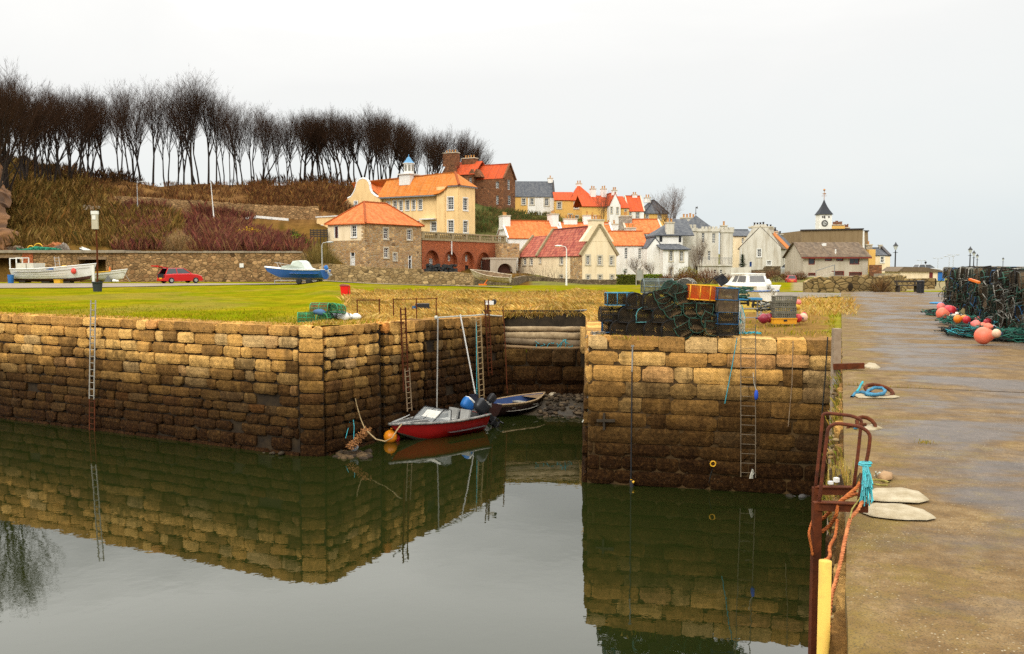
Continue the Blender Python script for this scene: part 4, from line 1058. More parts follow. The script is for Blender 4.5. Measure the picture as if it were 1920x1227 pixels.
# ---- white houses in the middle
h = House('white_house', 'white two storey house with orange roof right of the cream harbour house', 1150, 520, 124, 4)
W = h.u(1213.5, 490); ze = h.z(0, 0, 460.5); zr = h.z(0, 3.6, 435.2)
wr = h.rectsR([c5p(*r) for r in ((1300, 792, 1326, 890), (1424, 796, 1448, 890), (1302, 980, 1322, 1020), (1424, 975, 1446, 1025))])
pR, hr, pL, hl, rf = h.gable_house(W, 7.2, ze, zr, 'R', WHITEH, ORANGE, .2, -2.5, wr, (), .1, None)
for q in hr: h.win(pR, q, 2, 5, None)
h.done()
h = House('tall_white_house', 'taller white house with orange roof and grey stone gable behind the white houses', 1176, 500, 136, 4)
W = h.u(1243, 450); ze = h.z(0, 0, 438); zr = h.z(0, 3.8, 412.5); wr = h.rectsR([c5p(1467, 672, 1494, 740)])
pR, hr, pL, hl, rf = h.gable_house(W, 7.6, ze, zr, 'R', WHITEH, ORANGE, .15, -3, wr, (), .1, SURR)
for q in hr: h.win(pR, q, 2, 4, WHITEP)
m_ = MB(); GREYST = rubble_('grey_rubble', (.26, .24, .2), (.34, .31, .26), (.2, .18, .15), 2.5)
h.chim(.4, 3.8, zr - 2, h.z(0, 3.8, 407), 1.6, 2.4, GREYST, 3); uu = h.u(1182, 430, -.8); h.chim(uu, -.8, h.z(uu, -.8, 462), h.z(uu, -.8, 429), 1.5, 1.0, WHITEG, 2, 'x'); h.done()
h = House('gable_end_house', 'plain white gable ended house between the orange roofs and the slate lean-to', 1213, 522, 121, 4)
W = h.u(1243, 490); ze = h.z(0, 0, 465); zr = h.z(W / 2, 0, 446); wr = h.rectsR([c5p(1500, 1000, 1530, 1030)])
pR, hr, pL, hl, rf = h.gable_house(W, 8, ze, zr, 'L', WHITEH, SLATE, .1, -2.5, wr, (), .05, None)
for q in hr: h.win(pR, q, 2, 2, None)
h.done()
h = House('lean_to_house', 'white house with grey slate lean-to roof beside the castle-like house', 1243, 522, 119, 3)
W = h.u(1290, 490); ze = h.z(0, 0, 467.5); z2 = h.z(0, 2.5, 457.5); wr = h.rectsR([c5p(*r) for r in ((1703, 815, 1732, 908), (1798, 820, 1826, 910), (1704, 975, 1730, 1045))])
pt, hs = h.panel('R', 0, W, -2.5, ze, 0, WHITEH, wr)
for q in hs: h.win(pt, q, 2, 5, SURR)
h.panel('L', 0, 6, -2.5, ze, 0, WHITEH); h.panel('L', 0, 6, -2.5, ze, W, WHITEH)
h.roof([((-.3, -.3, ze), (W + .3, -.3, ze), (W - .6, 2.5, z2), (-.5, 2.5, z2))], SLATE)
u0, u1 = h.u(1230, 450, 2.5), h.u(1280, 450, 2.5); zt = h.z(0, 2.5, 441.5)
wr = h.rectsR([c5p(1612, 685, 1640, 738), c5p(1786, 678, 1810, 742)], 2.5); pt, hs = h.panel('R', u0, u1, z2 - 1, zt, 2.5, WHITEH, wr)
for q in hs: h.win(pt, q, 2, 3, None, frame=DARKP)
h.roof([((u0 - .3, 2.2, zt), (u1 + 1.5, 2.2, zt), (u1 + 1.5, 6.5, h.z(0, 6.5, 411)), (u0 + 3.3, 6.5, h.z(0, 6.5, 411))), ((u0 - .3, 9, zt), (u0 - .3, 2.2, zt), (u0 + 3.3, 6.5, h.z(0, 6.5, 411)))], SLATE)
uc = h.u(1255.5, 430, 2.9); h.chim(uc, 2.9, zt - .2, h.z(uc, 2.9, 419), 1.05, .9, WHITEG, 2, 'x'); h.done()
# ---- castle-like house
h = House('castle_house', 'white castle-like house with battlemented tower, round turret and pyramid slate roof', 1279.5, 514, 126, 2, 'house')
def merlons(m_, u0, u1, v, z, n, hgt=.45, dv=.35):
 st_ = (u1 - u0) / n
 for i in range(n): m_.bbox(u0 + i * st_, u0 + i * st_ + st_ * .55, v - .12, v + dv, z, z + hgt)
k = h.mi(WHITEG); ut = h.u(1305.5); zt = h.z(0, 0, 427.5)
wr = h.rectsR([c6p(320, 560, 328, 606)]); pt, hs = h.panel('R', 0, ut, -2.5, zt, 0, WHITEG, ()); h.panel('L', 0, 5, -2.5, zt, 0, WHITEG); h.panel('L', 0, 5, -2.5, zt, ut, WHITEG)
m_ = MB(); m_.bbox(-.15, ut + .15, -.15, .4, zt - .45, zt); merlons(m_, -.15, ut + .15, 0, zt, 4); m_.build('battlement', WHITEG, h.root)
ub = h.u(1347.5, 450, 1.); zt2 = h.z(ut, 1, 429); wr = h.rectsR([c6p(*r) for r in ((368, 525, 388, 596), (444, 528, 464, 598), (346, 655, 366, 720), (412, 655, 430, 722), (478, 658, 496, 724), (314, 552, 328, 606))], 1.)
pt, hs = h.panel('R', ut, ub, -2.5, zt2, 1., WHITEG, wr)
for q in hs: h.win(pt, q, 2, 4, None)
h.panel('L', 1, 8, -2.5, zt2, ub, WHITEG)
m_ = MB(); m_.bbox(ut, ub + .1, .85, 1.4, zt2 - .4, zt2); merlons(m_, ut + 1, ub, 1., zt2, 5, .3); m_.build('parapet', WHITEG, h.root)
ua = h.u(1304.5, 410, 4); za = h.z(ua, 4, 404); zb_ = h.z(ua, 4, 436)
r_ = h.roof([((ua - 2.6, 1.5, zb_), (ua + 2.6, 1.5, zb_), (ua, 4, za)), ((ua + 2.6, 1.5, zb_), (ua + 2.6, 6.5, zb_), (ua, 4, za)), ((ua - 2.6, 6.5, zb_), (ua - 2.6, 1.5, zb_), (ua, 4, za)), ((ua + 2.6, 6.5, zb_), (ua - 2.6, 6.5, zb_), (ua, 4, za))], SLATE)
m_ = MB(); m_.tube([(ua, 4, za - .2), (ua, 4, za + 1.2)], .04, 5); m_.ball((ua, 4, za + .3), .1, 8, 5); m_.prism([(ua - .03, 4, za + 1.0), (ua + .3, 4, za + .95), (ua + .2, 4, za + 1.3)], (0, .03, 0)); m_.build('finial', DARKP, r_)
h.roof([((ut + .5, 2, zt2 - .1), (ub, 2, zt2 - .1), (ub - 1.4, 5, h.z(ub, 5, 414.5)), (ua + 1, 5, h.z(ub, 5, 414.5))), ((ub, 2, zt2 - .1), (ub, 8, zt2 - .1), (ub - 1.4, 5, h.z(ub, 5, 414.5)))], SLATE)
u0 = h.u(1262, 430, 5); h.roof([((u0, 2, zt + .2), (.6, 2, zt + .2), (1.2, 5.5, h.z(0, 5, 412)), (u0 + 1.6, 5.5, h.z(0, 5, 412)))], SLATE)
uc = h.u(1291, 410, 6); h.chim(uc, 6, zt - .2, h.z(uc, 6, 410), 2.2, .9, WHITEG, 4, 'x'); uc = h.u(1272, 410, 7); 
tu = h.u(1362, 450, 1.3); tr = (h.u(1374, 450, 1.3) - h.u(1350.5, 450, 1.3)) / 2; ztt = h.z(tu, 1.3, 431)
m_ = MB(); m_.lathe([(tr, -2.5), (tr, ztt - .5), (tr + .14, ztt - .4), (tr + .14, ztt)], (tu, 1.3, 0), 20)
for i in range(10):
 a = 2 * PI * i / 10; m_.box((tu + (tr - .02) * math.cos(a), 1.3 + (tr - .02) * math.sin(a), ztt + .15), (.3, .5, .3), a)
m_.build('turret', WHITEG, h.root)
h.chim(h.u(1357, 430, 4), 4, zt2 - 1, h.z(tu, 4, 425), .8, .8, WHITEG, 1)
zt3 = h.z(ut, -1.5, 499); u0, u1 = h.u(1308, 505, -1.6), h.u(1372, 505, -1.6); wr = h.rectsR([c6p(455, 790, 472, 815), c6p(498, 790, 514, 815)], -1.6)
pt, hs = h.panel('R', u0, u1, -2.5, zt3, -1.6, WHITEG, wr)
for q in hs: h.win(pt, q, 1, 2, None)
m_ = MB(); m_.bbox(u0, u1, -1.8, 1., zt3, zt3 + .18); m_.build('terrace', WHITEG, h.root)
m_ = MB()
for i in range(24): uu = lerp(u0 + .1, u1 - .1, i / 23.); m_.tube([(uu, -1.6, zt3 + .18), (uu, -1.6, zt3 + 1.1)], .022, 4)
m_.bar((u0, -1.6, zt3 + 1.1), (u1, -1.6, zt3 + 1.1), .05); m_.build('railing', LEAD, h.root); h.done()
# ---- small beige house, white gable house
h = House('beige_house', 'small beige house with low grey roof behind the round turret', 1375, 470, 152, 2)
W = h.u(1414, 450); ze = h.z(0, 0, 443); zr = h.z(0, 4, 432.5); wr = h.rectsR([c6p(655, 562, 670, 600)]); pR, hr, pL, hl, rf = h.gable_house(W, 8, ze, zr, 'R', CREAM2, SLATE, .2, -6, wr, (), .1, None)
for q in hr: h.win(pR, q, 2, 3, None)
h.done()
h = House('white_gable_house', 'white gable house with blue door and a long side wall running back to the right', 1463.5, 508, 134, 66)
V = h.v(1386, 490); Wd = h.u(1489.5, 490); ze = h.z(0, 0, 464.5); zr = h.z(0, V / 2, 421); zel = h.z(0, V, 464)
wl = h.rectsL([c6p(*r) for r in ((768, 643, 794, 696), (708, 728, 733, 768), (838, 728, 866, 756))])
pt, hs = h.panel('L', 0, V, -2, ze, 0, WHITEG, wl)
h.win(pt, wl[0], 2, 4, WHITEP); h.win(pt, wl[2], 2, 3, WHITEP); h.door(pt, wl[1], paint('blue_door', (.02, .06, .22)), WHITEP)
h.poly('L', [(0, ze), (V, ze), (V / 2 + .8, zr), (V / 2 - .8, zr)], 0, WHITEG)
w3 = [(u_, u_ + .9, z_, z_ + 1.5) for u_ in [Wd * t for t in (.15, .35, .55, .75)] for z_ in (.4, 2.9)]
pt, hs = h.panel('R', 0, Wd, -2, ze, 0, WHITEG, w3)
for q in hs: h.win(pt, q, 2, 2, None)
h.panel('R', 0, Wd, -2, ze, V, WHITEG)
zrr = zr - .2
for i, (a, b_, m_) in enumerate(((0, .28, BROWNT), (.28, .62, ORANGE2), (.62, 1., SLATE))):
 a *= Wd; b_ *= Wd; dz_ = (0, .12, .05)[i]
 h.roof([((a, -.3, ze - .2 + dz_), (b_, -.3, ze - .2 + dz_), (b_, V / 2, zrr + dz_), (a, V / 2, zrr + dz_)), ((b_, V + .3, ze - .2 + dz_), (a, V + .3, ze - .2 + dz_), (a, V / 2, zrr + dz_), (b_, V / 2, zrr + dz_))], m_)
h.chim(.5, V / 2, zr - .6, h.z(0, V / 2, 427), .9, h.v(1417, 430) - h.v(1432, 430) if False else 3.4, WHITEG, 0); vq_ = V / 2 - 1.2
h.chim(.5, V / 2 + .3, zr - .4, h.z(0, V / 2, 425.5), .8, 2., BROWN, 4, 'y', DARKP)
for t, py in ((.3, 430), (.6, 436), (.95, 441)): u_ = Wd * t; h.chim(u_, V / 2, zr - 1.2, h.z(u_, V / 2, py), 1., 2.4, WHITEG, 4, 'y', DARKP)
h.done()
# ---- modern beige house, grey hall behind, clock tower
h = House('tiled_house', 'modern beige house with brown tiled roof, red framed windows and garage doors', 1505.6, 520, 118, 0, 'house')
W = h.u(1627.5, 490); ze = h.z(0, 0, 481.8); zr = h.z(0, 4, 454.5)
REDF = paint('red_frame', (.22, .04, .025), (.15, .03, .02)); wr = h.rectsR([c6p(*r) for r in ((1135, 709, 1182, 754), (1254, 707, 1303, 728), (1334, 707, 1386, 728), (1430, 704, 1502, 753))]); dr = h.rectsR([c6p(*r) for r in ((1302, 799, 1391, 832), (1426, 806, 1519, 834), (1132, 812, 1184, 834))])
pt, hs = h.panel('R', 0, W, -2, ze, 0, BEIGE, wr + dr)
for q in wr: h.win(pt, q, 2 if q is wr[3] else 1, 1, None, frame=REDF)
for q in dr: h.door(pt, (q[0], q[1], q[2], q[3]), paint('brown_garage', (.12, .05, .035), (.09, .04, .03)), REDF)
h.panel('L', 0, 8, -2, ze, 0, BEIGE); h.panel('L', 0, 8, -2, ze, W, WHITEH); h.poly('L', [(0, ze), (8, ze), (4, zr)], W, WHITEH); h.poly('L', [(0, ze), (8, ze), (4, zr)], 0, BEIGE)
rf = h.roof([((-.35, -.35, ze), (W + .35, -.35, ze), (W + .25, 4, zr), (-.1, 4, zr)), ((W + .3, 8.3, ze), (-.3, 8.3, ze), (-.3, 4, zr), (W + .3, 4, zr))], BROWNT)
m_ = MB(); m_.bbox(-.35, W + .35, -.42, -.3, ze - .22, ze - .06); m_.build('gutter', REDF, rf)
m_ = MB(); u_ = h.u(1566.5, 480, .6); m_.tube([(u_, .6, ze + .2), (u_, .6, ze + 1.)], .09, 6); u_ = h.u(1545, 459, 3); m_.box((u_, 3, h.z(u_, 3, 460)), (.5, .3, .5)); m_.build('roof_vent', WHITEP, rf)
m_ = MB(); a_ = h.hR(1530, 508, -1.); b_ = h.hR(1565, 497, -1.); c_ = h.hR(1565, 512, -1.); m_.bar((a_[0], -1, a_[1]), (b_[0], -1, b_[1]), .07); m_.bar((b_[0], -1, b_[1]), (c_[0], -1, -1), .07); m_.bar((a_[0], -1, a_[1]), (a_[0], -1, -1), .06)
m_.build('handrail', LEAD, h.root); m_ = MB(); m_.prism([(a_[0], -.9, -1.5), (a_[0], -.9, a_[1] - .9), (b_[0], -.9, b_[1] - .9), (b_[0], -.9, -1.5)], (0, .85, 0)); m_.build('outside_stair', BEIGE, h.root)
h.done()
h = House('grey_hall', 'big plain brown-grey hall with flat dark edged top rising behind the tiled house', 1501.5, 520, 150, 0, 'hall')
W = h.u(1617.5, 450); zt = h.z(0, 0, 433); zr2 = h.z(W, 0, 430.5)
k = h.mi(TAN); h.wall.prism([(0, 0, -3), (W, 0, -3), (W, 0, zr2), (0, 0, zt)], (0, 12, 0), k)
kw = h.mi(WHITEH); h.wall.prism([(W + .01, .1, -3), (W + .6, .1, -3), (W + .3, .1, zr2 - .3), (W + .01, .1, zr2 - .1)], (0, 11, 0), kw); zt3 = h.z(W, 4, 434.5); h.wall.prism([(W + .55, 4, -3), (h.u(1627, 450, 4) + .6, 4, -3), (h.u(1627, 450, 4), 4, zt3), (W + .55, 4, zt3)], (0, 8, 0), k)
m_ = MB(); m_.bar((-.15, .1, zt + .08), (W + .1, .1, zr2 + .08), .6, .22); m_.bar((W + .6, 4, zt3 + .1), (h.u(1627, 450, 4) + .1, 4, zt3 + .1), .5, .2); m_.build('roof_edge', DARKP, h.root); h.done()
h = House('clock_tower', 'white clock tower with swept slate spire and golden weathervane', 1534.3, 520, 176, 0, 'tower')
W = h.u(1559.6, 420); zt = h.z(0, 0, 401.5); za = h.z(W / 2, W / 2, 375); k = h.mi(WHITEH); h.wall.bbox(0, W, 0, W, -3, zt, k)
sl_ = h.rectsR([c6p(1246, 402, 1256, 420)])[0]; m_ = MB(); m_.bbox(sl_[0], sl_[1], -.04, .1, sl_[2], sl_[3]); 
for t in (.25, .75): m_.bbox(W * t - .12, W * t + .12, -.05, .1, zt - .75, zt - .4)
m_.build('slit_window', DARKP, h.root)
c_ = W / 2; hh_ = za - zt; prof = [(W / 2 * 1.18, zt - .1), (W / 2 * .92, zt + hh_ * .14), (W / 2 * .66, zt + hh_ * .32), (W / 2 * .40, zt + hh_ * .55), (W / 2 * .18, zt + hh_ * .8), (.05, za)]
m_ = MB(); vs = []
for r, z_ in prof: vs += [(c_ - r, c_ - r, z_), (c_ + r, c_ - r, z_), (c_ + r, c_ + r, z_), (c_ - r, c_ + r, z_)]
m_.add(vs, [(i * 4 + j, i * 4 + (j + 1) % 4, i * 4 + 4 + (j + 1) % 4, i * 4 + 4 + j) for i in range(5) for j in range(4)] + [(0, 1, 2, 3)])
rf = m_.build('spire', SLATE, h.root)
zf = h.z(c_, c_, 356.5); m_ = MB(); m_.tube([(c_, c_, za - .2), (c_, c_, zf)], .05, 6); m_.ball((c_, c_, zf), .22, 8, 6); m_.bar((c_ - .5, c_, za + .75), (c_ + .5, c_, za + .75), .06); m_.bar((c_ - .3, c_, za + 1.1), (c_ + .3, c_, za + 1.1), .06)
m_.prism([(c_ - .45, c_, zf - .7), (c_ + .35, c_, zf - .62), (c_ + .35, c_, zf - .86)], (0, .04, 0)); m_.build('weathervane', paint('gilt', (.45, .2, .04), (.3, .12, .03), 4, .4, 0, spec=.5, metal=.6), rf)
uc, zc = h.hR(1546.3, 419); m_ = MB()
def disc(m_, c, r, y0, y1, n=24, mat=0): m_.prism([(c[0] + r * math.cos(2 * PI * i / n), y0, c[1] + r * math.sin(2 * PI * i / n)) for i in range(n)], (0, y1 - y0, 0), mat)
disc(m_, (uc, zc), .62, -.08, .02, 24, 0); disc(m_, (uc, zc), .40, -.10, -.085, 24, 1)
for i in range(12):
 a = PI * i / 6; m_.box((uc + .51 * math.sin(a), -.09, zc + .51 * math.cos(a)), (.05, .03, .14), 0, 1, Matrix.Rotation(a, 3, 'Y'))
for a, L in ((-.9, .32), (1.9, .45)): m_.bar((uc, -.115, zc), (uc + L * math.sin(a), -.115, zc + L * math.cos(a)), .05, .05, 0)
m_.build('clock_face', [DARKP, paint('clock_pale', (.42, .42, .40))], h.root); h.done()
h = House('ochre_chimney_house', 'ochre house top with a long row of chimney pots beside the clock tower', 1558.8, 520, 182, 0, 'house')
W = h.u(1595, 430); zt = h.z(0, 0, 424); k = h.mi(OCHRE); h.wall.bbox(0, W * .68, 0, 3, -3, zt, k); h.wall.bbox(W * .68 + .01, W, 0.1, 3, -3, zt - .55, k)
h.chim(W * .34, .8, zt, zt + .12, W * .62, 1.2, BROWN, 7, 'x', paint('brown_pot', (.22, .09, .04)), .7); h.chim(W * .85, .9, zt - .55, zt - .4, W * .26, 1.2, BROWN, 3, 'x', MATS['brown_pot'], .6); h.done()
h = House('end_cottage', 'small cream cottage with grey slate roof at the far right end of the village', 1635, 512, 152, 0)
W = h.u(1669, 490); ze = h.z(0, 0, 479.5); zr = h.z(0, 3.5, 466.5); wr = h.rectsR([c6p(1655, 698, 1676, 738)]); pR, hr, pL, hl, rf = h.gable_house(W, 7, ze, zr, 'R', CREAM2, SLATE, .15, -2, wr, (), 0, None)
for q in hr: h.win(pR, q, 2, 2, WHITEP)
m_ = MB(); m_.bar((W - .1, -.1, ze), (W - .1, 3.5, zr + .3), .5, .3); m_.build('skew', DARKP, rf); h.chim(W - .3, 3.5, zr - .2, zr + .5, .5, .5, WHITEG, 0)
ko = h.mi(OCHRE); h.wall.bbox(h.u(1629, 490, -.5), 0.3, -.5, 4, -2, h.z(0, 0, 468), ko); h.chim(h.u(1632.5, 460), 1., h.z(0, 0, 468), h.z(0, 0, 460), 1., 1., GREYST, 1); h.done()
h = House('farther_cottage', 'sliver of a cream cottage between the white gable house and the grey hall', 1491, 500, 160, 0)
W = h.u(1503, 480); ze = h.z(0, 0, 476); zr = h.z(0, 3, 466); h.gable_house(W, 6, ze, zr, 'R', OCHRE, SLATE, .1, -2, (), (), 0, None); h.chim(.6, 3, zr - .3, zr + .8, .8, .8, WHITEG, 1); h.done()
# ================================================================ boats, car, lamps
def hull(L, B, D, rise, tr=.8, rake=.25, kr=.5, n=20, ns=8, p=.55, q=1.5, fine=2.2):
 st = []
 for i in range(n + 1):
  t = i / n
  b = B / 2 * (tr + (1 - tr) * math.sin(min(t / .5, 1) * PI / 2))
  if t > .45: b *= max(0., 1 - ((t - .45) / .55) ** fine)
  b = max(b, .012)
  zs_ = D + rise * t ** 2.2 + .05 * (1 - t) ** 3; zk = kr * D * max(0, (t - .7) / .3) ** 2.2
  row = []
  for j in range(ns + 1):
   s = j / ns; z = zk + (zs_ - zk) * s ** q
   row.append(Vector((t * L + rake * (z / D - .5) * t ** 5 * 1.2, b * s ** p, z)))
  st.append(row)
 return st
def hull_mesh(st, split=.35, top=None, th=.05, mats=3):
 mb = MB(); n = len(st) - 1; ns = len(st[0]) - 1
 for sg in (1, -1):
  vs = [(p.x, p.y * sg, p.z) for r in st for p in r]
  fs = [(i * (ns + 1) + j, (i + 1) * (ns + 1) + j, (i + 1) * (ns + 1) + j + 1, i * (ns + 1) + j + 1) for i in range(n) for j in range(ns)]
  b = len(mb.f); mb.add(vs, fs)
  for k, (i, j) in enumerate((i, j) for i in range(n) for j in range(ns)):
   s = (j + .5) / ns; mb.m[b + k] = 1 if s < split else (2 if top and s > top else 0)
  vi = [(p.x - (.04 if i > n * .9 else 0), max(.004, p.y - th) * sg, p.z + (.05 if j == 0 else 0)) for i, r in enumerate(st) for j, p in enumerate(r)]
  b = len(mb.f); mb.add(vi, fs)
  for k in range(len(fs)): mb.m[b + k] = 3
  o = st; 
  for i in range(n):
   a, c = st[i][-1], st[i + 1][-1]
   mb.add([(a.x, a.y * sg, a.z), (c.x, c.y * sg, c.z), (c.x, max(.004, c.y - th) * sg, c.z), (a.x, max(.004, a.y - th) * sg, a.z)], [(0, 1, 2, 3)], 0)
 tr_ = [(p.x, p.y, p.z) for p in st[0]] + [(p.x, -p.y, p.z) for p in reversed(st[0])]
 mb.add(tr_, [tuple(range(len(tr_)))], 0); mb.add([(x + .05, y, z) for x, y, z in tr_], [tuple(range(len(tr_)))], 3)
 return mb
def gunwale(st, r, mat, root, name='gunwale', a=0, b=None, dz=0.):
 mb = MB(); b = b or len(st)
 pts = [Vector((s[-1].x, s[-1].y, s[-1].z + dz)) for s in st[a:b]] + [Vector((s[-1].x, -s[-1].y, s[-1].z + dz)) for s in reversed(st[a:b])]
 mb.tube(pts, r, 6); return mb.build(name, mat, root, True)
def deck(st, i0, i1, drop, mat, root, name='deck', j=-1, camber=.0):
 mb = MB()
 for i in range(i0, i1):
  a, b = st[i][j], st[i + 1][j]
  mb.add([(a.x, a.y - .01, a.z - drop), (b.x, b.y - .01, b.z - drop), (b.x, 0, b.z - drop + camber), (a.x, 0, a.z - drop + camber)], [(0, 1, 2, 3)])
  mb.add([(a.x, -a.y + .01, a.z - drop), (b.x, -b.y + .01, b.z - drop), (b.x, 0, b.z - drop + camber), (a.x, 0, a.z - drop + camber)], [(0, 1, 2, 3)])
 return mb.build(name, mat, root)
def outboard(root, x, y, z, s, cowlm, legm, tilt=0., yaw=0., stripe=None):
 mb = MB(); R = Matrix.Rotation(tilt, 4, 'Y')
 mb.M = Matrix.Translation((x, y, z)) @ R @ Matrix.Scale(s, 4)
 def box_(p, r):
  k = (abs(p.x / r[0]) ** 4 + abs(p.y / r[1]) ** 4 + abs(p.z / r[2]) ** 4) ** .25
  return Vector((p.x * (1 + .12 * p.z / r[2]), p.y, p.z)) / max(k, .3)
 mb.ball((-.16, 0, .28), (.19, .13, .24), 16, 10, fn=lambda p: box_(p, (.19, .13, .24)))
 if stripe: mb.ball((-.31, 0, .27), (.05, .134, .21), 12, 8, 1, fn=lambda p: box_(p, (.05, .134, .21)))
 o = mb.build('outboard_motor', [cowlm, stripe or cowlm], root, True)
 m2 = MB(); m2.M = mb.M
 m2.bbox(-.24, -.08, -.06, .06, -.5, .16); m2.bbox(-.30, -.02, -.09, .09, -.34, -.31); m2.ball((-.14, 0, -.58), (.2, .05, .06), 8, 5); m2.bbox(-.1, .08, -.12, .12, -.02, .12); m2.prism([(-.2, -.01, -.6), (-.05, -.01, -.6), (-.1, -.01, -.75)], (0, .02, 0))
 for k in range(3): a = 2 * PI * k / 3; m2.box((-.34, .07 * math.sin(a), -.58 + .07 * math.cos(a)), (.02, .06, .11), 0, 0, Matrix.Rotation(-a, 3, 'X'))
 m2.build('motor_leg', legm, o); return o
WBOAT = paint('boat_white', (.78, .78, .74), (.64, .63, .56), 1.6, .4, .05, spec=.4)
ANTIF = paint('antifoul_brown', (.10, .035, .022), (.05, .025, .018), 2, .8, .2)
WOODT = paint('worn_timber', (.26, .17, .09), (.14, .09, .05), 5, .85, .2)
GREYT = paint('grey_timber', (.33, .30, .25), (.18, .16, .13), 4, .85, .3)
STEEL = paint('galvanised', (.46, .46, .44), (.30, .30, .28), 5, .45, .05, spec=.5, metal=.5)
BLACKP = paint('black_plastic', (.015, .015, .017), (.03, .03, .032), 4, .45, 0)
BLUEP = paint('blue_paint', (.02, .12, .42), (.03, .16, .40), 2, .45, .05)
YELLOWP = paint('yellow_plastic', (.70, .40, .015), (.62, .32, .02), 3, .5, .05)
ORANGEP = paint('orange_plastic', (.72, .17, .012), (.60, .10, .01), 3, .5, .05)
REDP = paint('red_plastic', (.62, .015, .012), (.48, .02, .015), 3, .45, .05)
TYRE = paint('tyre', (.015, .015, .015), (.03, .03, .028), 6, .85, .2)
def place_on(px, py, z): return gnd(px, py, z)
def frame_of(stern, bow):
 d = bow - stern; return math.atan2(d.y, d.x), Vector((d.x, d.y, 0)).length
# --- big white coble
Yb = 87.; a = at(33, 530, Yb); b = at(172, 530, Yb - 2)
zb = 3.72; rz, L = frame_of(a, b); a.z = zb + .12
t = thing('fishing_boat', 'big white clinker fishing boat on the gravel with a ladder standing in it', 'boat', (a.x, a.y, zb), rz)
st = hull(L, 2.3, 1.15, .55, .82, .5, .25)
hull_mesh(st, .42).build('hull', [WBOAT, ANTIF, WBOAT, GREYT], t, True)
gunwale(st, .055, WBOAT, t)
m_ = MB()
for f_ in (.55, .68, .8, .9):
 m_.tube([Vector((r[0].x, 0, 0)) + Vector((0, -(lerp(r[int(f_ * 8)].y, r[min(8, int(f_ * 8) + 1)].y, f_ * 8 % 1) + .012), lerp(r[int(f_ * 8)].z, r[min(8, int(f_ * 8) + 1)].z, f_ * 8 % 1))) for r in st[:-1]], .018, 4)
m_.build('strakes', paint('strake_shadow', (.5, .5, .47)), t)
deck(st, 1, 19, .3, GREYT, t, 'sole'); deck(st, 14, 20, .04, WBOAT, t, 'foredeck')
m_ = MB(); m_.bbox(.8, 1.9, -1.0, .3, 1.0, 1.75); m_.bbox(2.0, 2.75, -1.0, .5, 1.0, 1.75); m_.build('engine_box', paint('cream_box', (.60, .58, .48), (.5, .47, .38)), t)
m_ = MB()
for y in (-.85, .7): m_.bar((.0, y, 1.1), (.0, y, 2.2), .08); m_.bar((.72, y, 1.1), (.72, y, 2.25), .08)
m_.bar((.0, -.85, 2.2), (.0, .7, 2.2), .08); m_.bar((.72, -.85, 2.25), (.72, .7, 2.25), .08); m_.bar((.0, -.85, 2.18), (.72, -.85, 2.22), .07); m_.build('gantry', WBOAT, t)
m_ = MB(); m_.bar((2.9, -1.02, 1.16), (5.0, -1.06, 1.22), .1, .12); m_.build('blue_rail', BLUEP, t)
m_ = MB(); m_.bbox(3.0, 3.9, -.35, .35, -.12, .1); m_.bbox(5.4, 6.1, -.3, .3, -.12, .3); m_.bbox(.5, 1.2, -.4, .4, -.12, .2); m_.build('keel_blocks', paint('dark_timber', (.03, .022, .016), (.06, .045, .03)), t)
m_ = MB(); p = [(4.35, -.5), (4.8, -.5)]
def ladder(mb, a, b, wv, n, r=.022, rr=.016):
 a, b, wv = Vector(a), Vector(b), Vector(wv)
 mb.tube([a, b], r, 6); mb.tube([a + wv, b + wv], r, 6)
 for i in range(n): p = a.lerp(b, (i + .6) / n); mb.tube([p, p + wv], rr, 5)
q = Matrix.Translation(t.location) @ Matrix.Rotation(rz, 4, 'Z')
m_ = MB(); m_.M = q; ladder(m_, (4.75, -.4, .9), (4.4, -.2, 2.35), (.5, 0, 0), 5); tag(m_.build('ladder', STEEL), 'short silver ladder standing inside the white fishing boat', 'ladder')
m_ = MB(); m_.M = q; m_.ball((6.85, -.62, 1.0), (.26, .2, .28), 12, 8); m_.tube([(6.85, -.62, 1.25), (6.9, -.45, 1.5)], .02, 5); tag(m_.build('buoy', paint('red_buoy', (.66, .04, .025), (.55, .08, .05), 3, .4)), 'red buoy hanging at the bow of the white fishing boat', 'buoy')
m_ = MB(); m_.M = q; m_.lathe([(.24, 0), (.28, .75), (.30, .78), (.27, .8), (.24, .3)], (.35, -1.2, -.15), 12); tag(m_.build('barrel', BLUEP), 'blue barrel beside the stern of the white fishing boat', 'barrel')
m_ = MB(); m_.M = q; m_.bbox(5.4, 6.05, -1.5, -1.1, -.15, .2); m_.bbox(5.37, 6.08, -1.53, -1.07, .16, .22); tag(m_.build('fish_crate', YELLOWP), 'yellow orange crate on the gravel under the white fishing boat', 'crate')
m_ = MB(); m_.M = q; m_.ball((5.75, -.5, 1.45), (.3, .2, .1), 10, 6); tag(m_.build('oilskin', YELLOWP), 'yellow oilskin lying on the bow of the white fishing boat', 'clothing')
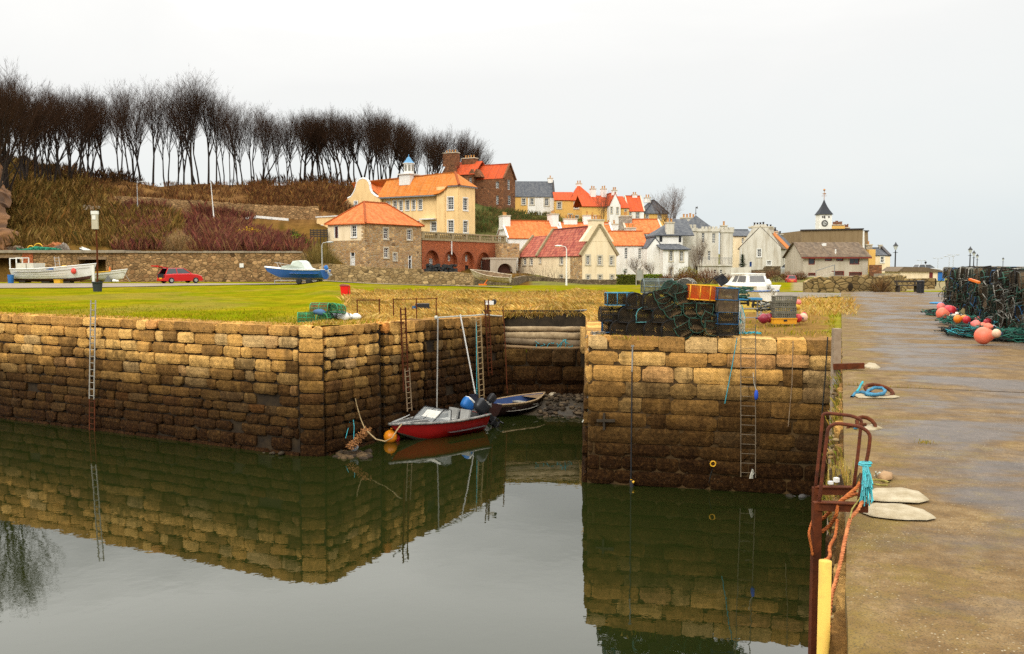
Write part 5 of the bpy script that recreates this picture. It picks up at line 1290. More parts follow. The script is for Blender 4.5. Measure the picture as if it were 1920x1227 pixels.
# --- second white boat
a = at(160, 530, 89.); b = at(233, 530, 89.5); rz, L = frame_of(a, b); 
t = thing('rowing_boat', 'smaller white boat with yellow gunwale behind the bow of the big one', 'boat', (a.x, a.y, 3.75), rz)
st = hull(L, 1.5, .78, .35, .75, .3, .3); hull_mesh(st, .3).build('hull', [WBOAT, WBOAT, WBOAT, GREYT], t, True); gunwale(st, .05, YELLOWP, t, 'gunwale', 0, 15); gunwale(st, .045, WBOAT, t, 'bow_rail', 14); deck(st, 1, 19, .25, GREYT, t, 'sole')
m_ = MB(); m_.bbox(1.2, 1.5, -.3, .3, -.15, .05); m_.bbox(2.5, 2.8, -.25, .25, -.15, .1); m_.build('keel_blocks', MATS['dark_timber'], t)
q = Matrix.Translation(t.location) @ Matrix.Rotation(rz, 4, 'Z')
m_ = MB(); m_.M = q; m_.lathe([(.17, 0), (.05, .7), (.03, .75)], (2.35, -.1, .62), 10); m_.bbox(2.15, 2.55, -.3, .1, .58, .63); tag(m_.build('traffic_cone', ORANGEP), 'orange cone standing in the smaller white boat', 'cone')
m_ = MB(); m_.M = q; m_.prism([(2.0, -.95, -.1), (2.7, -.95, -.1), (2.35, -.75, .55)], (0, .12, 0)); tag(m_.build('board', paint('grey_board', (.13, .13, .12))), 'dark triangular board leaning on the smaller white boat', 'board')
m_ = MB(); m_.M = q; m_.ball((2.95, -.9, .0), (.22, .15, .16), 8, 6); m_.ball((3.25, -.95, -.03), (.16, .15, .13), 8, 6); tag(m_.build('white_sack', WBOAT), 'white sack on the grass under the bow of the smaller white boat', 'sack')
m_ = MB(); m_.M = q; m_.tube([(3.6, -.05, .9), (4.3, -.3, -.12)], .03, 5); tag(m_.build('prop', GREYT), 'thin timber prop leaning against the bow of the smaller white boat', 'prop')
# --- blue cabin cruiser on its trailer
a = at(611, 530, 80.); b = at(506, 530, 82.); rz, L = frame_of(a, b); 
t = thing('cabin_cruiser', 'blue hulled cabin cruiser with pale cabin sitting on a road trailer', 'boat', (a.x, a.y, 4.0), rz)
st = hull(L, 1.95, .82, .28, .88, .55, .75, p=.5, q=1.25); hull_mesh(st, .28, .95).build('hull', [paint('hull_blue', (.008, .085, .33), (.02, .12, .36), 1.5, .35, spec=.4), paint('cream_bottom', (.42, .36, .22), (.3, .26, .17)), WBOAT, WBOAT], t, True); gunwale(st, .035, WBOAT, t)
deck(st, 11, 20, .02, WBOAT, t, 'foredeck', camber=.12); deck(st, 1, 11, .35, WBOAT, t, 'cockpit')
PALEC = paint('pale_cabin', (.52, .58, .52), (.43, .48, .44), 1.5, .5, spec=.4)
m_ = MB(); z0 = .92
pr = [(1.35, z0), (1.75, z0 + .12), (2.1, z0 + .62), (2.4, z0 + .78), (2.95, z0 + .72), (3.1, z0 + .36), (3.9, z0 + .3), (4.3, z0 + .02)]
m_.prism([(x, -.66 if x < 3 else -.5, z) for x, z in pr], (0, 1.3 if True else 0, 0)); cb = m_.build('cabin', PALEC, t)
for s_ in (-1, 1):
 m_ = MB(); yy = -.675 if s_ < 0 else .655; m_.prism([(2.35, yy, z0 + .08), (3.15, yy, z0 + .08), (3.0, yy, z0 + .32), (2.5, yy, z0 + .32)], (0, .02, 0)); m_.build('window', paint('tint_glass', (.10, .10, .09), (.14, .13, .12), 2, .1, 0, spec=.6), cb)
m_ = MB(); m_.prism([(2.42, -.672, z0 + .45), (2.9, -.672, z0 + .42), (2.82, -.672, z0 + .68), (2.46, -.672, z0 + .72)], (0, .012, 0)); m_.build('windscreen', MATS['tint_glass'], cb)
m_ = MB(); m_.tube([(4.6, -.3, z0 + .1), (4.9, -.2, z0 + .55), (5.3, 0, z0 + .6), (4.9, .2, z0 + .55), (4.6, .3, z0 + .1)], .018, 5); m_.tube([(4.9, -.2, z0 + .55), (3.8, -.5, z0 + .35)], .015, 5); m_.build('bow_rail', STEEL, t)
outboard(t, -.05, 0, .75, .9, BLUEP, STEEL, .5)
q = Matrix.Translation((a.x, a.y, 0)) @ Matrix.Rotation(rz, 4, 'Z')
tt = thing('boat_trailer', 'galvanised road trailer under the blue cabin cruiser', 'trailer', (a.x, a.y, 3.6), rz)
m_ = MB(); m_.bar((.6, -.5, .32), (3.4, -.5, .32), .08); m_.bar((.6, .5, .32), (3.4, .5, .32), .08); m_.bar((3.4, -.5, .32), (5.3, 0, .3), .08); m_.bar((3.4, .5, .32), (5.3, 0, .3), .08); m_.bar((1.2, -.8, .28), (1.2, .8, .28), .07); m_.bar((2.2, -.8, .28), (2.2, .8, .28), .07); m_.bar((4.6, 0, .3), (4.75, 0, 1.0), .07); m_.tube([(5.3, 0, .3), (5.3, 0, 0)], .04, 6); m_.build('chassis', STEEL, tt)
for x in (1.2, 2.2):
 for y in (-.85, .85):
  m_ = MB(); m_.M = Matrix.Translation((x, y, .28)) @ Matrix.Rotation(PI / 2, 4, 'X'); m_.lathe([(.12, -.07), (.27, -.08), (.29, -.04), (.29, .04), (.27, .08), (.12, .07)], (0, 0, 0), 14); m_.build('wheel', TYRE, tt, True)
# --- old wooden boat by the wall
a = at(957, 531, 78.); b = at(888, 531, 79.); rz, L = frame_of(a, b)
t = thing('wooden_boat', 'old peeling white wooden rowing boat propped on its side by the stone wall', 'boat', (a.x, a.y, 3.75), rz); t.rotation_euler = (math.radians(-14), math.radians(-5), rz)
st = hull(L, 1.3, .55, .3, .7, .25, .35); hull_mesh(st, .12).build('hull', [paint('peeling_white', (.56, .48, .36), (.25, .19, .12), 5, .85, .2), WOODT, WBOAT, WOODT], t, True); gunwale(st, .04, MATS['peeling_white'], t)
m_ = MB()
for x in (.8, 1.7, 2.4): m_.bbox(x, x + .2, -.52, .52, .4, .44)
m_.build('thwarts', WOODT, t)
m_ = MB(); p = at(905, 531, 77.5); m_.box((p.x, p.y, 3.62), (.7, .3, .12)); m_.bar((p.x + .1, p.y, 3.6), (p.x + .4, p.y, 4.05), .07); tag(m_.build('boat_prop', ORANGEP), 'short orange prop holding up the old wooden boat', 'prop')
# --- red speedboat afloat
a = gnd(893, 803, 0); b = gnd(747, 829, 0); rz, L = frame_of(a, b)
t = thing('speedboat', 'red speedboat with grey deck and windscreen afloat below the harbour wall', 'boat', (a.x, a.y, -.12), rz, None)
st = hull(L - .1, 1.45, .60, .10, .92, .55, .6, p=.42, q=1.2)
hull_mesh(st, .30, None).build('hull', [paint('hull_red', (.42, .008, .007), (.30, .007, .006), 2, .35, .05, spec=.45), paint('hull_grey_bottom', (.10, .085, .06), (.05, .045, .03)), WBOAT, paint('grey_grp', (.055, .058, .06), (.11, .11, .105), 4, .6)], t, True)
gunwale(st, .04, paint('scuffed_rail', (.34, .32, .28), (.08, .08, .08), 7, .6), t)
GR = MATS['grey_grp']
deck(st, 11, 20, .0, GR, t, 'foredeck', camber=.05); deck(st, 1, 11, .34, GR, t, 'cockpit_sole')
m_ = MB()
for i in range(1, 11):
 for sg in (-1, 1):
  p, q = st[i][-1], st[i + 1][-1]; m_.add([(p.x, p.y * sg, p.z), (q.x, q.y * sg, q.z), (q.x, (q.y - .18) * sg, q.z), (p.x, (p.y - .18) * sg, p.z)], [(0, 1, 2, 3)])
  m_.add([(p.x, (p.y - .18) * sg, p.z), (q.x, (q.y - .18) * sg, q.z), (q.x, (q.y - .18) * sg, q.z - .34), (p.x, (p.y - .18) * sg, p.z - .34)], [(0, 1, 2, 3)])
m_.build('side_deck', GR, t)
x0 = st[11][-1].x; zz = st[11][-1].z; yb = st[11][-1].y - .12; x1 = x0 + .55
m_ = MB(); fr = [(x0 - .1, -yb, zz), (x0 - .12, -yb, zz + .34), (x0 + .05, -yb * .8, zz + .36), (x0 + .05, yb * .8, zz + .36), (x0 - .12, yb, zz + .34), (x0 - .1, yb, zz)]
m_.tube(fr, .018, 5); m_.tube([(x1, -yb * .8, zz + .02), (x0 + .05, -yb * .8, zz + .36)], .015, 5); m_.tube([(x1, yb * .8, zz + .02), (x0 + .05, yb * .8, zz + .36)], .015, 5); m_.tube([(x1, -yb * .8, zz + .02), (x1, yb * .8, zz + .02)], .015, 5); m_.tube([(x0 + .05, 0, zz + .36), (x1, 0, zz + .02)], .015, 5)
ws = m_.build('windscreen', BLACKP, t)
gm, nt, bb = mk('perspex'); setc(nt, bb, (.75, .8, .8), .05, .6); bb.inputs['Alpha'].default_value = .28
m_ = MB(); m_.add([(x1, -yb * .8, zz + .02), (x0 + .05, -yb * .8, zz + .36), (x0 + .05, yb * .8, zz + .36), (x1, yb * .8, zz + .02)], [(0, 1, 2, 3)]); m_.add([(x0 - .1, -yb, zz), (x0 - .12, -yb, zz + .34), (x0 + .05, -yb * .8, zz + .36), (x1, -yb * .8, zz + .02)], [(0, 1, 2, 3)]); m_.add([(x0 - .1, yb, zz), (x0 - .12, yb, zz + .34), (x0 + .05, yb * .8, zz + .36), (x1, yb * .8, zz + .02)], [(0, 1, 2, 3)])
m_.build('pane', gm, ws)
m_ = MB(); m_.box((x0 + .28, .12, zz + .2), (.04, .62, .3), 0, 0, Matrix.Rotation(math.radians(-52), 3, 'Y')); m_.build('white_board', WBOAT, t)
for yy in (-.25, .3):
 m_ = MB(); m_.bbox(x0 - .95, x0 - .55, yy - .2, yy + .2, zz - .33, zz - .1); m_.box((x0 - .97, yy, zz + .05), (.08, .38, .34), 0, 0, Matrix.Rotation(-.2, 3, 'Y')); m_.build('seat', paint('seat_grey', (.42, .42, .4), (.3, .3, .28)), t)
m_ = MB(); m_.tube([(x1 + .9, -.35, zz + .04), (x0 + .6, -.55, zz + .14), (x1 + 1.2, .0, zz + .06), (x0 + .6, .5, zz + .14)], .016, 5); m_.build('bow_rail', STEEL, t)
outboard(t, -.02, .32, .5, 1.15, paint('cowl_black', (.03, .032, .036), (.02, .022, .026), 3, .3), BLACKP, .75)
outboard(t, -.02, -.3, .55, 1.05, BLUEP, STEEL, .85, 0, WBOAT)
# --- small open boat aground
a = gnd(922, 781, .0); b = gnd(1014, 764, .05); rz, L = frame_of(a, b)
t = thing('dinghy', 'dark open dinghy with blue and white inside aground by the rubble', 'boat', (a.x, a.y, -.02), rz)
st = hull(L, 1.35, .44, .16, .8, .2, .4); hull_mesh(st, .3, .92).build('hull', [paint('dark_hull', (.045, .014, .010), (.02, .01, .008)), paint('black_bottom', (.01, .009, .007)), WOODT, paint('inside_blue', (.02, .045, .14), (.03, .06, .16), 3)], t, True)
gunwale(st, .035, paint('varnish', (.38, .27, .15), (.26, .17, .09), 5), t); deck(st, 2, 19, .25, paint('inside_white', (.42, .40, .34), (.25, .23, .19)), t, 'bottom_boards')
m_ = MB(); m_.bbox(.5, .8, -.55, .55, .3, .34); m_.bbox(1.5, 1.75, -.55, .55, .32, .36); m_.build('thwarts', MATS['inside_white'], t); deck(st, 15, 20, .02, WOODT, t, 'foredeck')
outboard(t, -.02, .1, .38, .8, BLACKP, STEEL, .9)
# --- white cabin boat on the pier
PB = gnd(1440, 578, 3.6); rz = math.radians(112)
t = thing('cabin_boat', 'white cabin boat with blue stripe standing on supports behind the creel stack', 'boat', (PB.x, PB.y, 3.85), rz); t.scale = (.68,) * 3
st = hull(4.6, 1.9, .86, .22, .9, .5, .6, p=.5, q=1.25); WB2 = paint('gel_white', (.80, .80, .76), (.66, .64, .57), 1.2, .35, .03, spec=.45)
hull_mesh(st, .06, None).build('hull', [WB2, ANTIF, WB2, WB2], t, True); gunwale(st, .05, WB2, t); deck(st, 1, 20, .03, WB2, t, 'deck', camber=.03)
m_ = MB(); m_.tube([Vector((r[6].x, r[6].y + .015, r[6].z - .02)) for r in st[:18]], .05, 5); m_.tube([Vector((r[6].x, -r[6].y - .015, r[6].z - .02)) for r in st[:18]], .05, 5); m_.tube([(-.02, st[0][6].y, st[0][6].z - .02), (-.02, -st[0][6].y, st[0][6].z - .02)], .05, 5); m_.build('blue_stripe', paint('stripe_blue', (.02, .10, .38), (.3, .35, .42), 4), t)
m_ = MB(); z0 = .9
base = [(.95, -.8), (3.6, -.42), (3.6, .42), (.95, .8)]; topq = [(1.15, -.62), (2.75, -.42), (2.75, .42), (1.15, .62)]
vs = [(x, y, z0 - .05) for x, y in base] + [(x, y, z0 + .68) for x, y in topq]
m_.add(vs, [(0, 1, 5, 4), (1, 2, 6, 5), (2, 3, 7, 6), (3, 0, 4, 7), (4, 5, 6, 7)]); m_.box((1.95, 0, z0 + .7), (1.75, 1.22, .07)); cb = m_.build('cabin', WB2, t)
def onq(a, b, c, d, u0, u1, v0, v1, off=.012):
 a, b, c, d = map(Vector, (a, b, c, d)); n = (b - a).cross(d - a).normalized() * off
 f = lambda u, v: a.lerp(b, u).lerp(d.lerp(c, u), v)
 return [f(u0, v0) + n, f(u1, v0) + n, f(u1, v1) + n, f(u0, v1) + n]
for i, j, u0, u1 in ((0, 1, .08, .52), (0, 1, .58, .8), (1, 2, .1, .46), (1, 2, .54, .9), (2, 3, .2, .42), (2, 3, .48, .92), (3, 0, .12, .88)):
 m_ = MB(); P4 = (vs[i], vs[j], vs[j + 4], vs[i + 4]); w4 = onq(*P4, u0, u1, .36, .86, .014); m_.add(w4, [(0, 1, 2, 3)]); w5 = onq(*P4, u0, u1, .36, .86, -.014); m_.add(w5, [(0, 1, 2, 3)])
 m_.build('window', paint('smoke_glass', (.12, .12, .12), (.16, .15, .14), 2, .12, 0, spec=.6), cb)
outboard(t, -.05, 0, .8, .9, WB2, STEEL, .8)
m_ = MB()
for x in (.7, 2.6):
 for y in (-.55, .55): m_.bar((x, y, -.36), (x, y * .8, .35), .1)
 m_.bar((x, -.6, -.2), (x, .6, -.2), .12)
m_.bbox(.2, 3.4, -.12, .12, -.06, .06); m_.build('cradle', paint('cradle_dark', (.02, .02, .022), (.05, .045, .04)), t)
# --- red hatchback and distant cars
def car(name, label, px, py, Y, rz, body, L=3.7, hatch=False, group=None, zb=None):
 p = at(px, py, Y); p.z = zb if zb is not None else Txy(p.x, p.y) + .03
 t = thing(name, label, 'car', p, rz); W = 1.62
 lo = [(0, .32), (.03, .62), (.12, .86), (.9, .9), (2.55, .92), (3.3, .80), (3.62, .66), (3.7, .42), (3.66, .24), (.06, .22)]
 m_ = MB(); k = L / 3.7
 ys = [(-W / 2, .9), (-W / 2 + .05, 1.), (W / 2 - .05, 1.), (W / 2, .9)]
 vs = []
 for y, s in ys: vs += [(x * k if 0 < i < 9 else x * k, y, .22 + (z - .22) * (s if z > .5 else 1)) for i, (x, z) in enumerate(lo)]
 n = len(lo); m_.add(vs, [tuple(range(n)), tuple(range(3 * n, 4 * n))] + [(a * n + i, a * n + (i + 1) % n, (a + 1) * n + (i + 1) % n, (a + 1) * n + i) for a in range(3) for i in range(n)])
 gb = [(.14, .86), (.95 + 1.75, .9)]; 
 rb, rt = [(.12, -.74), (2.7, -.74), (2.7, .74), (.12, .74)], [(.42, -.56), (1.95, -.56), (1.95, .56), (.42, .56)]
 q = [(x * k, y, .87) for x, y in rb] + [(x * k, y, 1.40) for x, y in rt]
 m_.add([(x * k, y, 1.40) for x, y in rt] + [(x * k, y, 1.43) for x, y in [(.5, -.5), (1.85, -.5), (1.85, .5), (.5, .5)]], [(0, 1, 5, 4), (1, 2, 6, 5), (2, 3, 7, 6), (3, 0, 4, 7), (4, 5, 6, 7)])
 for i in range(4): m_.tube([q[i], q[i + 4]], .045, 5)
 for s_ in (-1, 1): m_.tube([(1.25 * k, s_ * .74, .88), (1.2 * k, s_ * .57, 1.4)], .035, 5)
 b = m_.build('body', body, t)
 for i, j, nm in ((0, 1, 'side_window'), (2, 3, 'side_window'), (1, 2, 'windscreen'), (3, 0, 'rear_window')):
  if hatch and nm == 'rear_window': continue
  g = MB(); g.add([q[i], q[j], q[j + 4], q[i + 4]], [(0, 1, 2, 3)]); g.build(nm, GLASS, t)
 for x in (.62, 3.0):
  for y in (-.78, .78):
   w_ = MB(); w_.M = Matrix.Translation((x * k, y, .28)) @ Matrix.Rotation(PI / 2, 4, 'X'); w_.lathe([(.16, -.08), (.26, -.09), (.28, -.05), (.28, .05), (.26, .09), (.16, .08)], (0, 0, 0), 14); o = w_.build('wheel', TYRE, t, True)
   w_ = MB(); w_.M = Matrix.Translation((x * k, y + (.07 if y > 0 else -.07), .28)) @ Matrix.Rotation(PI / 2, 4, 'X'); w_.lathe([(.17, -.03), (.15, .03)], (0, 0, 0), 12); w_.build('rim', STEEL, o)
 for y in (-.68, .68): w_ = MB(); w_.box((.02, y, .72), (.08, .16, .2)); w_.build('tail_light', paint('tail_red', (.35, .01, .01)), t)
 for y in (-.6, .6): w_ = MB(); w_.box((3.58 * k, y, .64), (.14, .28, .14)); w_.build('headlight', paint('lamp_glass', (.6, .6, .58), None, 3, .15, 0), t)
 w_ = MB(); w_.box((-.02, 0, .48), (.03, .52, .12)); w_.build('number_plate', YELLOWP, t)
 w_ = MB(); w_.bbox(-.04, .1, -W / 2 + .02, W / 2 - .02, .25, .42); w_.bbox(3.6 * k, 3.76 * k, -W / 2 + .05, W / 2 - .05, .25, .42); w_.build('bumper', body, t)
 if hatch:
  w_ = MB(); w_.box((.0, 0, .72), (.06, 1.24, .36)); w_.build('boot_opening', paint('boot_dark', (.012, .012, .014)), t)
  w_ = MB(); A = Vector((.42 * k, 0, 1.42)); B = Vector((-.55, 0, 1.62))
  for s_ in (-1, 1): w_.bar(A + Vector((0, s_ * .56, 0)), B + Vector((0, s_ * .58, 0)), .1, .06)
  w_.bar(B + Vector((0, -.6, 0)), B + Vector((0, .6, 0)), .16, .1); w_.bar(B + Vector((0, -.6, 0)), B + Vector((-.05, -.6, -.12)), .06); 
  o = w_.build('tailgate', body, t); g = MB(); g.add([A + Vector((0, -.52, .01)), A + Vector((0, .52, .01)), B + Vector((0, .54, .01)), B + Vector((0, -.54, .01))], [(0, 1, 2, 3)]); g.build('rear_window', GLASS, o)
 return t
CARRED = paint('car_red', (.55, .012, .012), (.50, .01, .01), 1, .25, 0, spec=.5)
car('parked_car', 'bright red hatchback with its tailgate raised by the old stone wall', 302, 531, 84, math.radians(46), CARRED, 3.7, True)
sc_ = car('parked_car', 'small red car with white roof near the ruined stone wall', 1485, 538, 92, math.radians(80), paint('car_red2', (.5, .03, .02), None, 1, .3, 0, spec=.5), 3.6, zb=3.4); sc_.scale = (.58,) * 3
car('parked_car', 'silver car parked between the white gable house and the grey hall', 1491, 507, 126, math.radians(100), paint('car_silver', (.55, .57, .58), None, 1, .25, 0, spec=.5, metal=.3), 3.9, zb=4.0)
car('parked_car', 'pale car parked by the green tank at the far end of the harbour', 1714, 511, 128, math.radians(10), MATS['car_silver'], 3.9, zb=3.95)
# --- lamps
def modern_lamp(label, px, py0, py1, Y, side=1, double=False, mat=None, zb=None, lean=0., nohead=False, r=.06):
 p = at(px, py1, Y); top = at(px, py0, Y).z
 if zb is not None: p.z = zb
 h = top - p.z; t = thing('street_lamp', label, 'street lamp', p); m = mat or STEEL
 m_ = MB(); m_.tube([(0, 0, 0), (lean * .3, 0, h * .3), (lean, 0, h - .3)], [r * 1.5, r * 1.2, r * .8], 8)
 if not nohead:
  for s_ in ((side, -side) if double else (side,)):
   m_.tube([(lean, 0, h - .3), (lean + s_ * .1, 0, h - .08), (lean + s_ * .45, 0, h)], r * .6, 6)
 m_.build('pole', m, t)
 if not nohead:
  for s_ in ((side, -side) if double else (side,)):
   b = MB(); b.ball((lean + s_ * .75, 0, h), (.36, .13, .09), 10, 6); b.build('lantern', m, t, True)
 return t
modern_lamp('pale grey street lamp standing in front of the bush by the stone house', 604.5, 454.5, 532, 84, 1, zb=3.6)
modern_lamp('pale street lamp in front of the cream harbour house', 1062, 461.5, 539, 84, -1, zb=3.4, mat=WHITEP)
modern_lamp('small pale curved lamp post on the hillside road at the left', 258, 341, 388, 127, 1, zb=11.8)
modern_lamp('tall white leaning post on the hillside road without any lantern', 401, 338, 407, 126, 1, mat=WHITEP, zb=11.7, lean=-.32, nohead=True)
modern_lamp('thin white post in front of the white gable house beside the conifer', 1389.5, 463, 503, 122, 1, zb=3.8, nohead=True, mat=WHITEP, r=.05)
for i, (px, y0, y1, dbl) in enumerate(((1727, 488, 511, 1), (1758, 484, 513, 1), (1779, 481, 512, 1), (1786.5, 478, 512, 1))):
 modern_lamp('slender pale two armed lamp far off beyond the quay, %s from the left' % ORD[i + 1], px, y0, y1, 205 - i * 14, 1, True, paint('faint_grey', (.5, .52, .54), None, 3, .6), 3.7)
def vict_lamp(label, px, py0, Y, zb=3.6):
 p = at(px, 510, Y); top = at(px, py0, Y).z; p.z = zb; h = top - zb; t = thing('street_lamp', label, 'street lamp', p); s = h / 4.6
 m_ = MB(); m_.lathe([(.16 * s, 0), (.16 * s, .5 * s), (.11 * s, .62 * s), (.09 * s, .7 * s), (.075 * s, 3.2 * s), (.12 * s, 3.3 * s), (.06 * s, 3.4 * s), (.05 * s, 3.6 * s)], (0, 0, 0), 8); m_.bar((-.32 * s, 0, 3.25 * s), (.32 * s, 0, 3.25 * s), .05 * s); m_.build('post', BLACKP, t)
 m_ = MB(); m_.lathe([(.12 * s, 3.6 * s), (.27 * s, 4.08 * s)], (0, 0, 0), 6); m_.build('lantern', paint('milk_glass', (.62, .64, .62), None, 3, .2, 0), t)
 m_ = MB(); m_.lathe([(.34 * s, 4.08 * s), (.30 * s, 4.16 * s), (.14 * s, 4.34 * s), (.1 * s, 4.42 * s), (.05 * s, 4.5 * s), (.02 * s, 4.6 * s)], (0, 0, 0), 6); m_.build('cap', BLACKP, t); return t
vict_lamp('black heritage lamp with white lantern standing alone right of the tiled house', 1678, 454, 110, 3.7)
for i, (px, py, Y) in enumerate(((1818, 462, 118), (1825, 469.5, 137), (1831.5, 476, 158), (1880, 482.5, 185))):
 vict_lamp('black heritage lamp rising behind the long creel stack, %s from the left' % ORD[i + 1], px, py, Y)
# ================================================================ boundary walls and small structures
RETW = rubble_('retaining_rubble', (.24, .13, .055), (.33, .20, .09), (.17, .095, .04), 2.4, (.10, .065, .03))
GARW = rubble_('garden_rubble', (.26, .17, .075), (.33, .23, .11), (.20, .13, .055), 2.6, (.13, .09, .045))
DARKW = rubble_('dark_rubble', (.12, .085, .045), (.17, .125, .07), (.085, .06, .03), 2.8, (.07, .05, .03))
RUINW = rubble_('ruin_rubble', (.20, .13, .05), (.27, .19, .08), (.14, .09, .035), 2.4, (.05, .035, .015))
CONCR = paint('weathered_concrete', (.30, .25, .18), (.20, .165, .12), 2, .9, .3)
h = House('retaining_wall', 'long stone retaining wall with two dark garage openings and a concrete slab top', -120, 531, 93.8, 0, 'wall')
W = h.u(566, 500); zt = h.z(0, 0, 474.5); ops = h.rectsR([(-100, 484, 37, 540), (148, 487, 198, 540)])
ops = [(a, b, .02, d) for a, b, c, d in ops]
pt, hs = h.panel('R', 0, W, 0, zt, 0, RETW, ops, 3.5)
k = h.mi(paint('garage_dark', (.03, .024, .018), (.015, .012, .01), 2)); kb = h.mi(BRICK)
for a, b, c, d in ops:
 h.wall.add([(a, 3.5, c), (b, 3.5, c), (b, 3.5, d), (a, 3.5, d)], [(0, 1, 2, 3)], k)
 h.wall.bbox(a - .12, b + .12, -.06, .14, d, d + .28, h.mi(WOODT))
br = h.rectsR([(42, 474, 62, 497)])[0]; h.wall.bbox(br[0], br[1], -.05, .02, br[2], br[3], kb)
for px in (205, 297, 400, 492): u_ = h.u(px); h.wall.bbox(u_ - .25, u_ + .25, -.09, .05, 0, zt - .2, h.mi(RETW)) if px in (205,) else None
m_ = MB(); us = h.u(235); m_.bbox(0, us, -.28, 4.2, zt + .0, zt + .28); 
for i in range(34): a, b = lerp(us, W, i / 34.), lerp(us, W, (i + 1) / 34.) - .02; m_.bbox(a, b, -.12, .45, zt, zt + .17 + U(0, .04))
m_.build('coping', CONCR, h.root)
h.panel('L', -.2, 2.5, 0, zt, W, RETW); h.done(); RW = h
p = at(453, 498, 93.7); m_ = MB(); m_.box((p.x, p.y, p.z), (.42, .04, .42)); tag(m_.build('notice_board', WHITEP), 'small blank white notice fixed on the stone retaining wall', 'sign')
def poly_wall(name, label, pts, h_, th, mat, cat='wall', cope=None, jag=.05, seed=1, step=.6):
 """wall along ground points [(px, Y, height)], irregular top"""
 rnd = random.Random(seed); P = []
 for (x0, Y0_, h0), (x1, Y1_, h1) in zip(pts, pts[1:]):
  a, b = G(x0, Y0_), G(x1, Y1_); n = max(2, int((b - a).length / step))
  for i in range(n): q = a.lerp(b, i / n); P.append((q, lerp(h0, h1, i / n)))
 P.append((G(pts[-1][0], pts[-1][1]), pts[-1][2]))
 mb = MB(); vs = []
 for i, (q, hh) in enumerate(P):
  d = (P[min(i + 1, len(P) - 1)][0] - P[max(i - 1, 0)][0]).normalized(); n = Vector((d.y, -d.x, 0)); zb = Txy(q.x, q.y)
  j = rnd.uniform(-jag, jag); e = n * (th / 2)
  o = n * nz(q.x * .8, q.y * .8, seed) * jag
  vs += [(q.x + e.x + o.x, q.y + e.y + o.y, zb - .6), (q.x + e.x * .9 + o.x, q.y + e.y * .9 + o.y, zb + hh + j), (q.x - e.x * .9, q.y - e.y * .9, zb + hh + j + rnd.uniform(-jag, jag)), (q.x - e.x, q.y - e.y, zb - .6)]
 fs = [(i * 4 + j, i * 4 + 4 + j, i * 4 + 5 + j, i * 4 + 1 + j) for i in range(len(P) - 1) for j in range(3)] + [(0, 1, 2, 3), tuple(len(vs) - 4 + j for j in range(4))]
 mb.add(vs, fs); return tag(mb.build(name, mat), label, cat)
poly_wall('garden_wall', 'honey rubble garden wall in front of the stone house and brick arcade', [(563, 87, 1.6), (640, 85.5, 1.55), (790, 84.8, 1.5), (793, 84.7, 1.25), (888, 83.5, 1.2)], 1.5, .5, GARW, jag=.03)
poly_wall('low_wall', 'low dark rubble wall running from the old wooden boat past the cream harbour house', [(880, 86, 1.0), (960, 92, .8), (985, 104, .75), (1040, 108, .5), (1160, 108, .55), (1200, 107, .4)], 1., .45, DARKW, jag=.03)
poly_wall('hill_wall', 'rough stone wall holding up the bank above the hillside road', [(222, 131, 1.3), (300, 131, 1.5), (420, 131, 1.6), (560, 131, 1.9), (600, 131.5, 2.0)], 1., .5, RETW, jag=.08)
poly_wall('ruined_wall', 'broken rubble wall with a small dark hole across the grass left of the roadway', [(1508, 58.5, .7), (1528, 58.5, .95), (1600, 58.6, 1.02), (1655, 59, 1.08), (1672, 60, 1.0), (1690, 61, .98)], 1., .7, RUINW, jag=.10, step=.35)
poly_wall('brown_wall', 'dark brown wall with red top in front of the white gable house', [(1405, 119, 1.0), (1432, 119, 1.05), (1432.5, 118.8, 1.45), (1462, 118.8, 1.45)], 1., .4, DARKW, jag=.01)
poly_wall('white_wall', 'plain white rendered wall in front of the conifer', [(1369, 112, 1.5), (1407, 112, 1.5)], 1., .3, WHITEG, jag=.005)
poly_wall('far_wall', 'stone wall with grassy face beyond the timber bench', [(1690, 66, .75), (1749, 66, .78)], 1., .6, RUINW, jag=.02)
poly_wall('sea_wall', 'pale low wall along the far end of the quay by the green tank', [(1640, 112, .55), (1700, 114, .6), (1760, 120, .5)], 1., .5, CONCR, jag=.01)
poly_wall('brick_yard_wall', 'brown yard wall right of the tiled house', [(1629, 117, 1.6), (1651, 117, 1.6)], 1., .4, BROWN, jag=.01)
m_ = MB(); p = at(1596, 541, 58.); m_.ball((p.x, p.y + .14, 3.9), (.16, .08, .26), 10, 8); 
tag(m_.build('wall_hole', MORTAR), 'small dark hollow near the foot of the ruined rubble wall', 'hole')
# fence, guard rail, sign, pole gauge
m_ = MB(); a, b = at(582, 445, 114), at(614, 445, 113)
for i in range(6): q = a.lerp(b, i / 5.); m_.bar((q.x, q.y, q.z - 1.2), (q.x, q.y, q.z + 1.0), .1)
for j in range(4): m_.bar((a.x, a.y - .06, a.z + .1 + j * .25), (b.x, b.y - .06, b.z + .1 + j * .25), .04, .16)
tag(m_.build('timber_fence', MATS['dark_timber']), 'short dark timber fence at the left foot of the stone house', 'fence')
t = thing('guard_rail', 'white metal guard rail along the hillside road above the scrub', 'guard rail', (0, 0, 0))
P = [hit(452, 420), hit(480, 421), hit(510, 423.5), hit(541, 427)]; m_ = MB()
for a, b in zip(P, P[1:]): m_.bar((a.x, a.y, a.z + .55), (b.x, b.y, b.z + .55), .06, .34)
m_.build('rail', WHITEP, t)
for a in P: m_ = MB(); m_.bar((a.x, a.y, a.z - .2), (a.x, a.y, a.z + .6), .12); m_.build('post', STEEL, t)
p = gnd(183, 547, 3.6); t = thing('tide_post', 'tall rusty pole with a beige panel on top standing in a black bucket', 'post', p)
